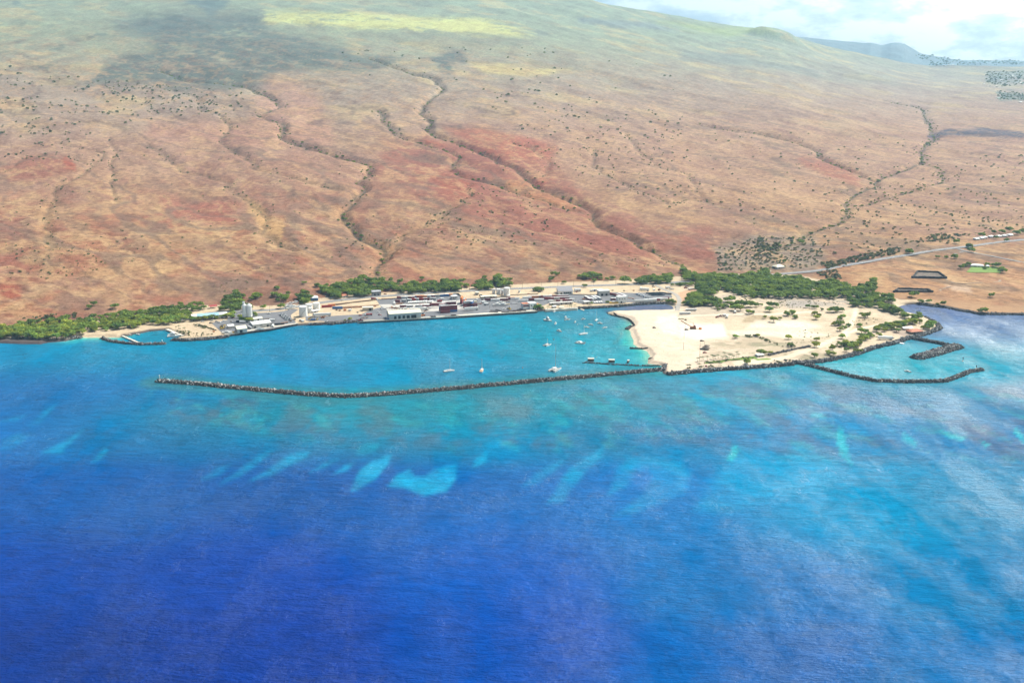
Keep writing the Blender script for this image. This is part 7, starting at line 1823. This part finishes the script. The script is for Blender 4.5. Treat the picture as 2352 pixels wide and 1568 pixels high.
for x, y, z, s_, vr in B_[:300]:
    e = empty('shrub', (x, y, z), random.uniform(0, 6.28)); e.scale = (s_, s_, s_ * .9)
    flat_ = z < 4.5
    tag(e, 'low dusty green shrub growing on the pale sand or bare port ground' if flat_ else 'dull green shrub standing alone on the dry red hillside', 'shrub', 'shrubs of the flats' if flat_ else 'shrubs of the dry slopes')
    for nm, me in (('crown', SV[vr][0]), ('trunk', SV[vr][1])):
        c = bpy.data.objects.new(nm, me); COL.objects.link(c); c.parent = e
merged('scrub', B_[300:], SV, LEAFD, 1500)
# palms
def palm_meshes(h):
    t_ = MB(); p = Vector((0, 0, -.3))
    for k in range(5):
        q = Vector((.05 * (k + 1) ** 1.6, 0, h * (k + 1) / 5)); t_.bar(p, q, .2 - .02 * k, 0, .18 - .02 * k, 7); p = q
    f = MB()
    for k in range(13):
        a = 6.28 * k / 13 + .2; L = 2.6 + .4 * (k % 3); ca_, sa = math.cos(a), math.sin(a); up = .9 if k % 2 else .35
        prev = None
        for j in range(5):
            r_ = L * j / 4; zz = up * math.sin(2.2 * j / 4) - .9 * (j / 4) ** 2; w = .42 * (1 - (j / 4) ** 2) + .05
            c = p + Vector((r_ * ca_, r_ * sa, zz)); s_ = Vector((-sa, ca_, 0)) * w
            cur = (c - s_ + Vector((0, 0, -.12)), c, c + s_ + Vector((0, 0, -.12)))
            if prev: f.add([*prev, *cur], [(0, 3, 4, 1), (1, 4, 5, 2)])
            prev = cur
    return t_.mesh('trunk', BARK), f.mesh('fronds', PALM)
PM = [palm_meshes(5.2), palm_meshes(7.5)]
PALMS = [(7, 1183, 738, 0), (7, 1238, 720, 0), (7, 1255, 728, 0), (7, 1270, 726, 0), (7, 1303, 718, 0), (7, 1366, 712, 1), (7, 1385, 730, 0), (7, 1427, 712, 0), (7, 1445, 714, 0), (7, 1510, 706, 1), (7, 1530, 712, 0), (7, 1470, 728, 0), (7, 1400, 746, 0), (7, 1345, 738, 0), (7, 1115, 745, 0), (7, 1135, 740, 0), (7, 1075, 752, 0), (7, 1090, 816, 0), (7, 1220, 808, 0), (7, 1310, 806, 0), (7, 1335, 806, 0), (7, 960, 830, 0), (7, 985, 828, 0)]
for i, (v, x, y, k) in enumerate(PALMS + [(4, 1652, 592, 0), (4, 1722, 588, 1), (4, 1995, 574, 0), (4, 2030, 572, 0), (4, 2082, 570, 0), (2, 200, 690, 1), (2, 440, 658, 1), (1, 1690, 470, 0), (1, 1640, 450, 0), (1, 1730, 500, 0)]):
    e = empty('palm_tree', at(v, x, y, PAD), random.uniform(0, 6.28))
    if v == 7 and y < 770: lab, g = f'small palm in the green garden strip on the sand, {ordn(sorted(PALMS[:17], key=lambda q: q[1]).index((v, x, y, k)))} from the left', 'palms of the garden strip'
    elif v == 7: lab, g = f'small palm among the shrubs beside the seawall, {ordn(sorted(PALMS[17:], key=lambda q: q[1]).index((v, x, y, k)))} from the left', 'palms beside the seawall'
    elif v == 4: lab, g = f'palm on the narrow landing beside the harbour office, {ordn(i - len(PALMS))} from the left', 'palms on the landing'
    elif v == 2: lab, g = f'palm in front of the long blue-roofed building, {ordn(i - len(PALMS) - 5)} from the left', 'palms before the long building'
    else: lab, g = 'small palm on the dirt beside the little basin pier', 'palms by the little basin'
    tag(e, lab, 'palm tree', g)
    for me, nm in zip(PM[k], ('trunk', 'fronds')):
        c = bpy.data.objects.new(nm, me); COL.objects.link(c); c.parent = e

# ================================================================== HAZE
hm = bpy.data.materials.new('sea_haze'); hm.use_nodes = True
t = hm.node_tree; t.nodes.remove(t.nodes['Principled BSDF'])
pv = N(t, 'ShaderNodeVolumePrincipled'); pv.inputs['Color'].default_value = (.40, .70, 1.0, 1); pv.inputs['Density'].default_value = 4.2e-5
pv.inputs['Anisotropy'].default_value = 0.15
t.links.new(pv.outputs[0], t.nodes['Material Output'].inputs['Volume'])
tag(MB().box(-26000, 26000, -300, 24000, -9, 1900).build('haze', hm), kind='stuff')
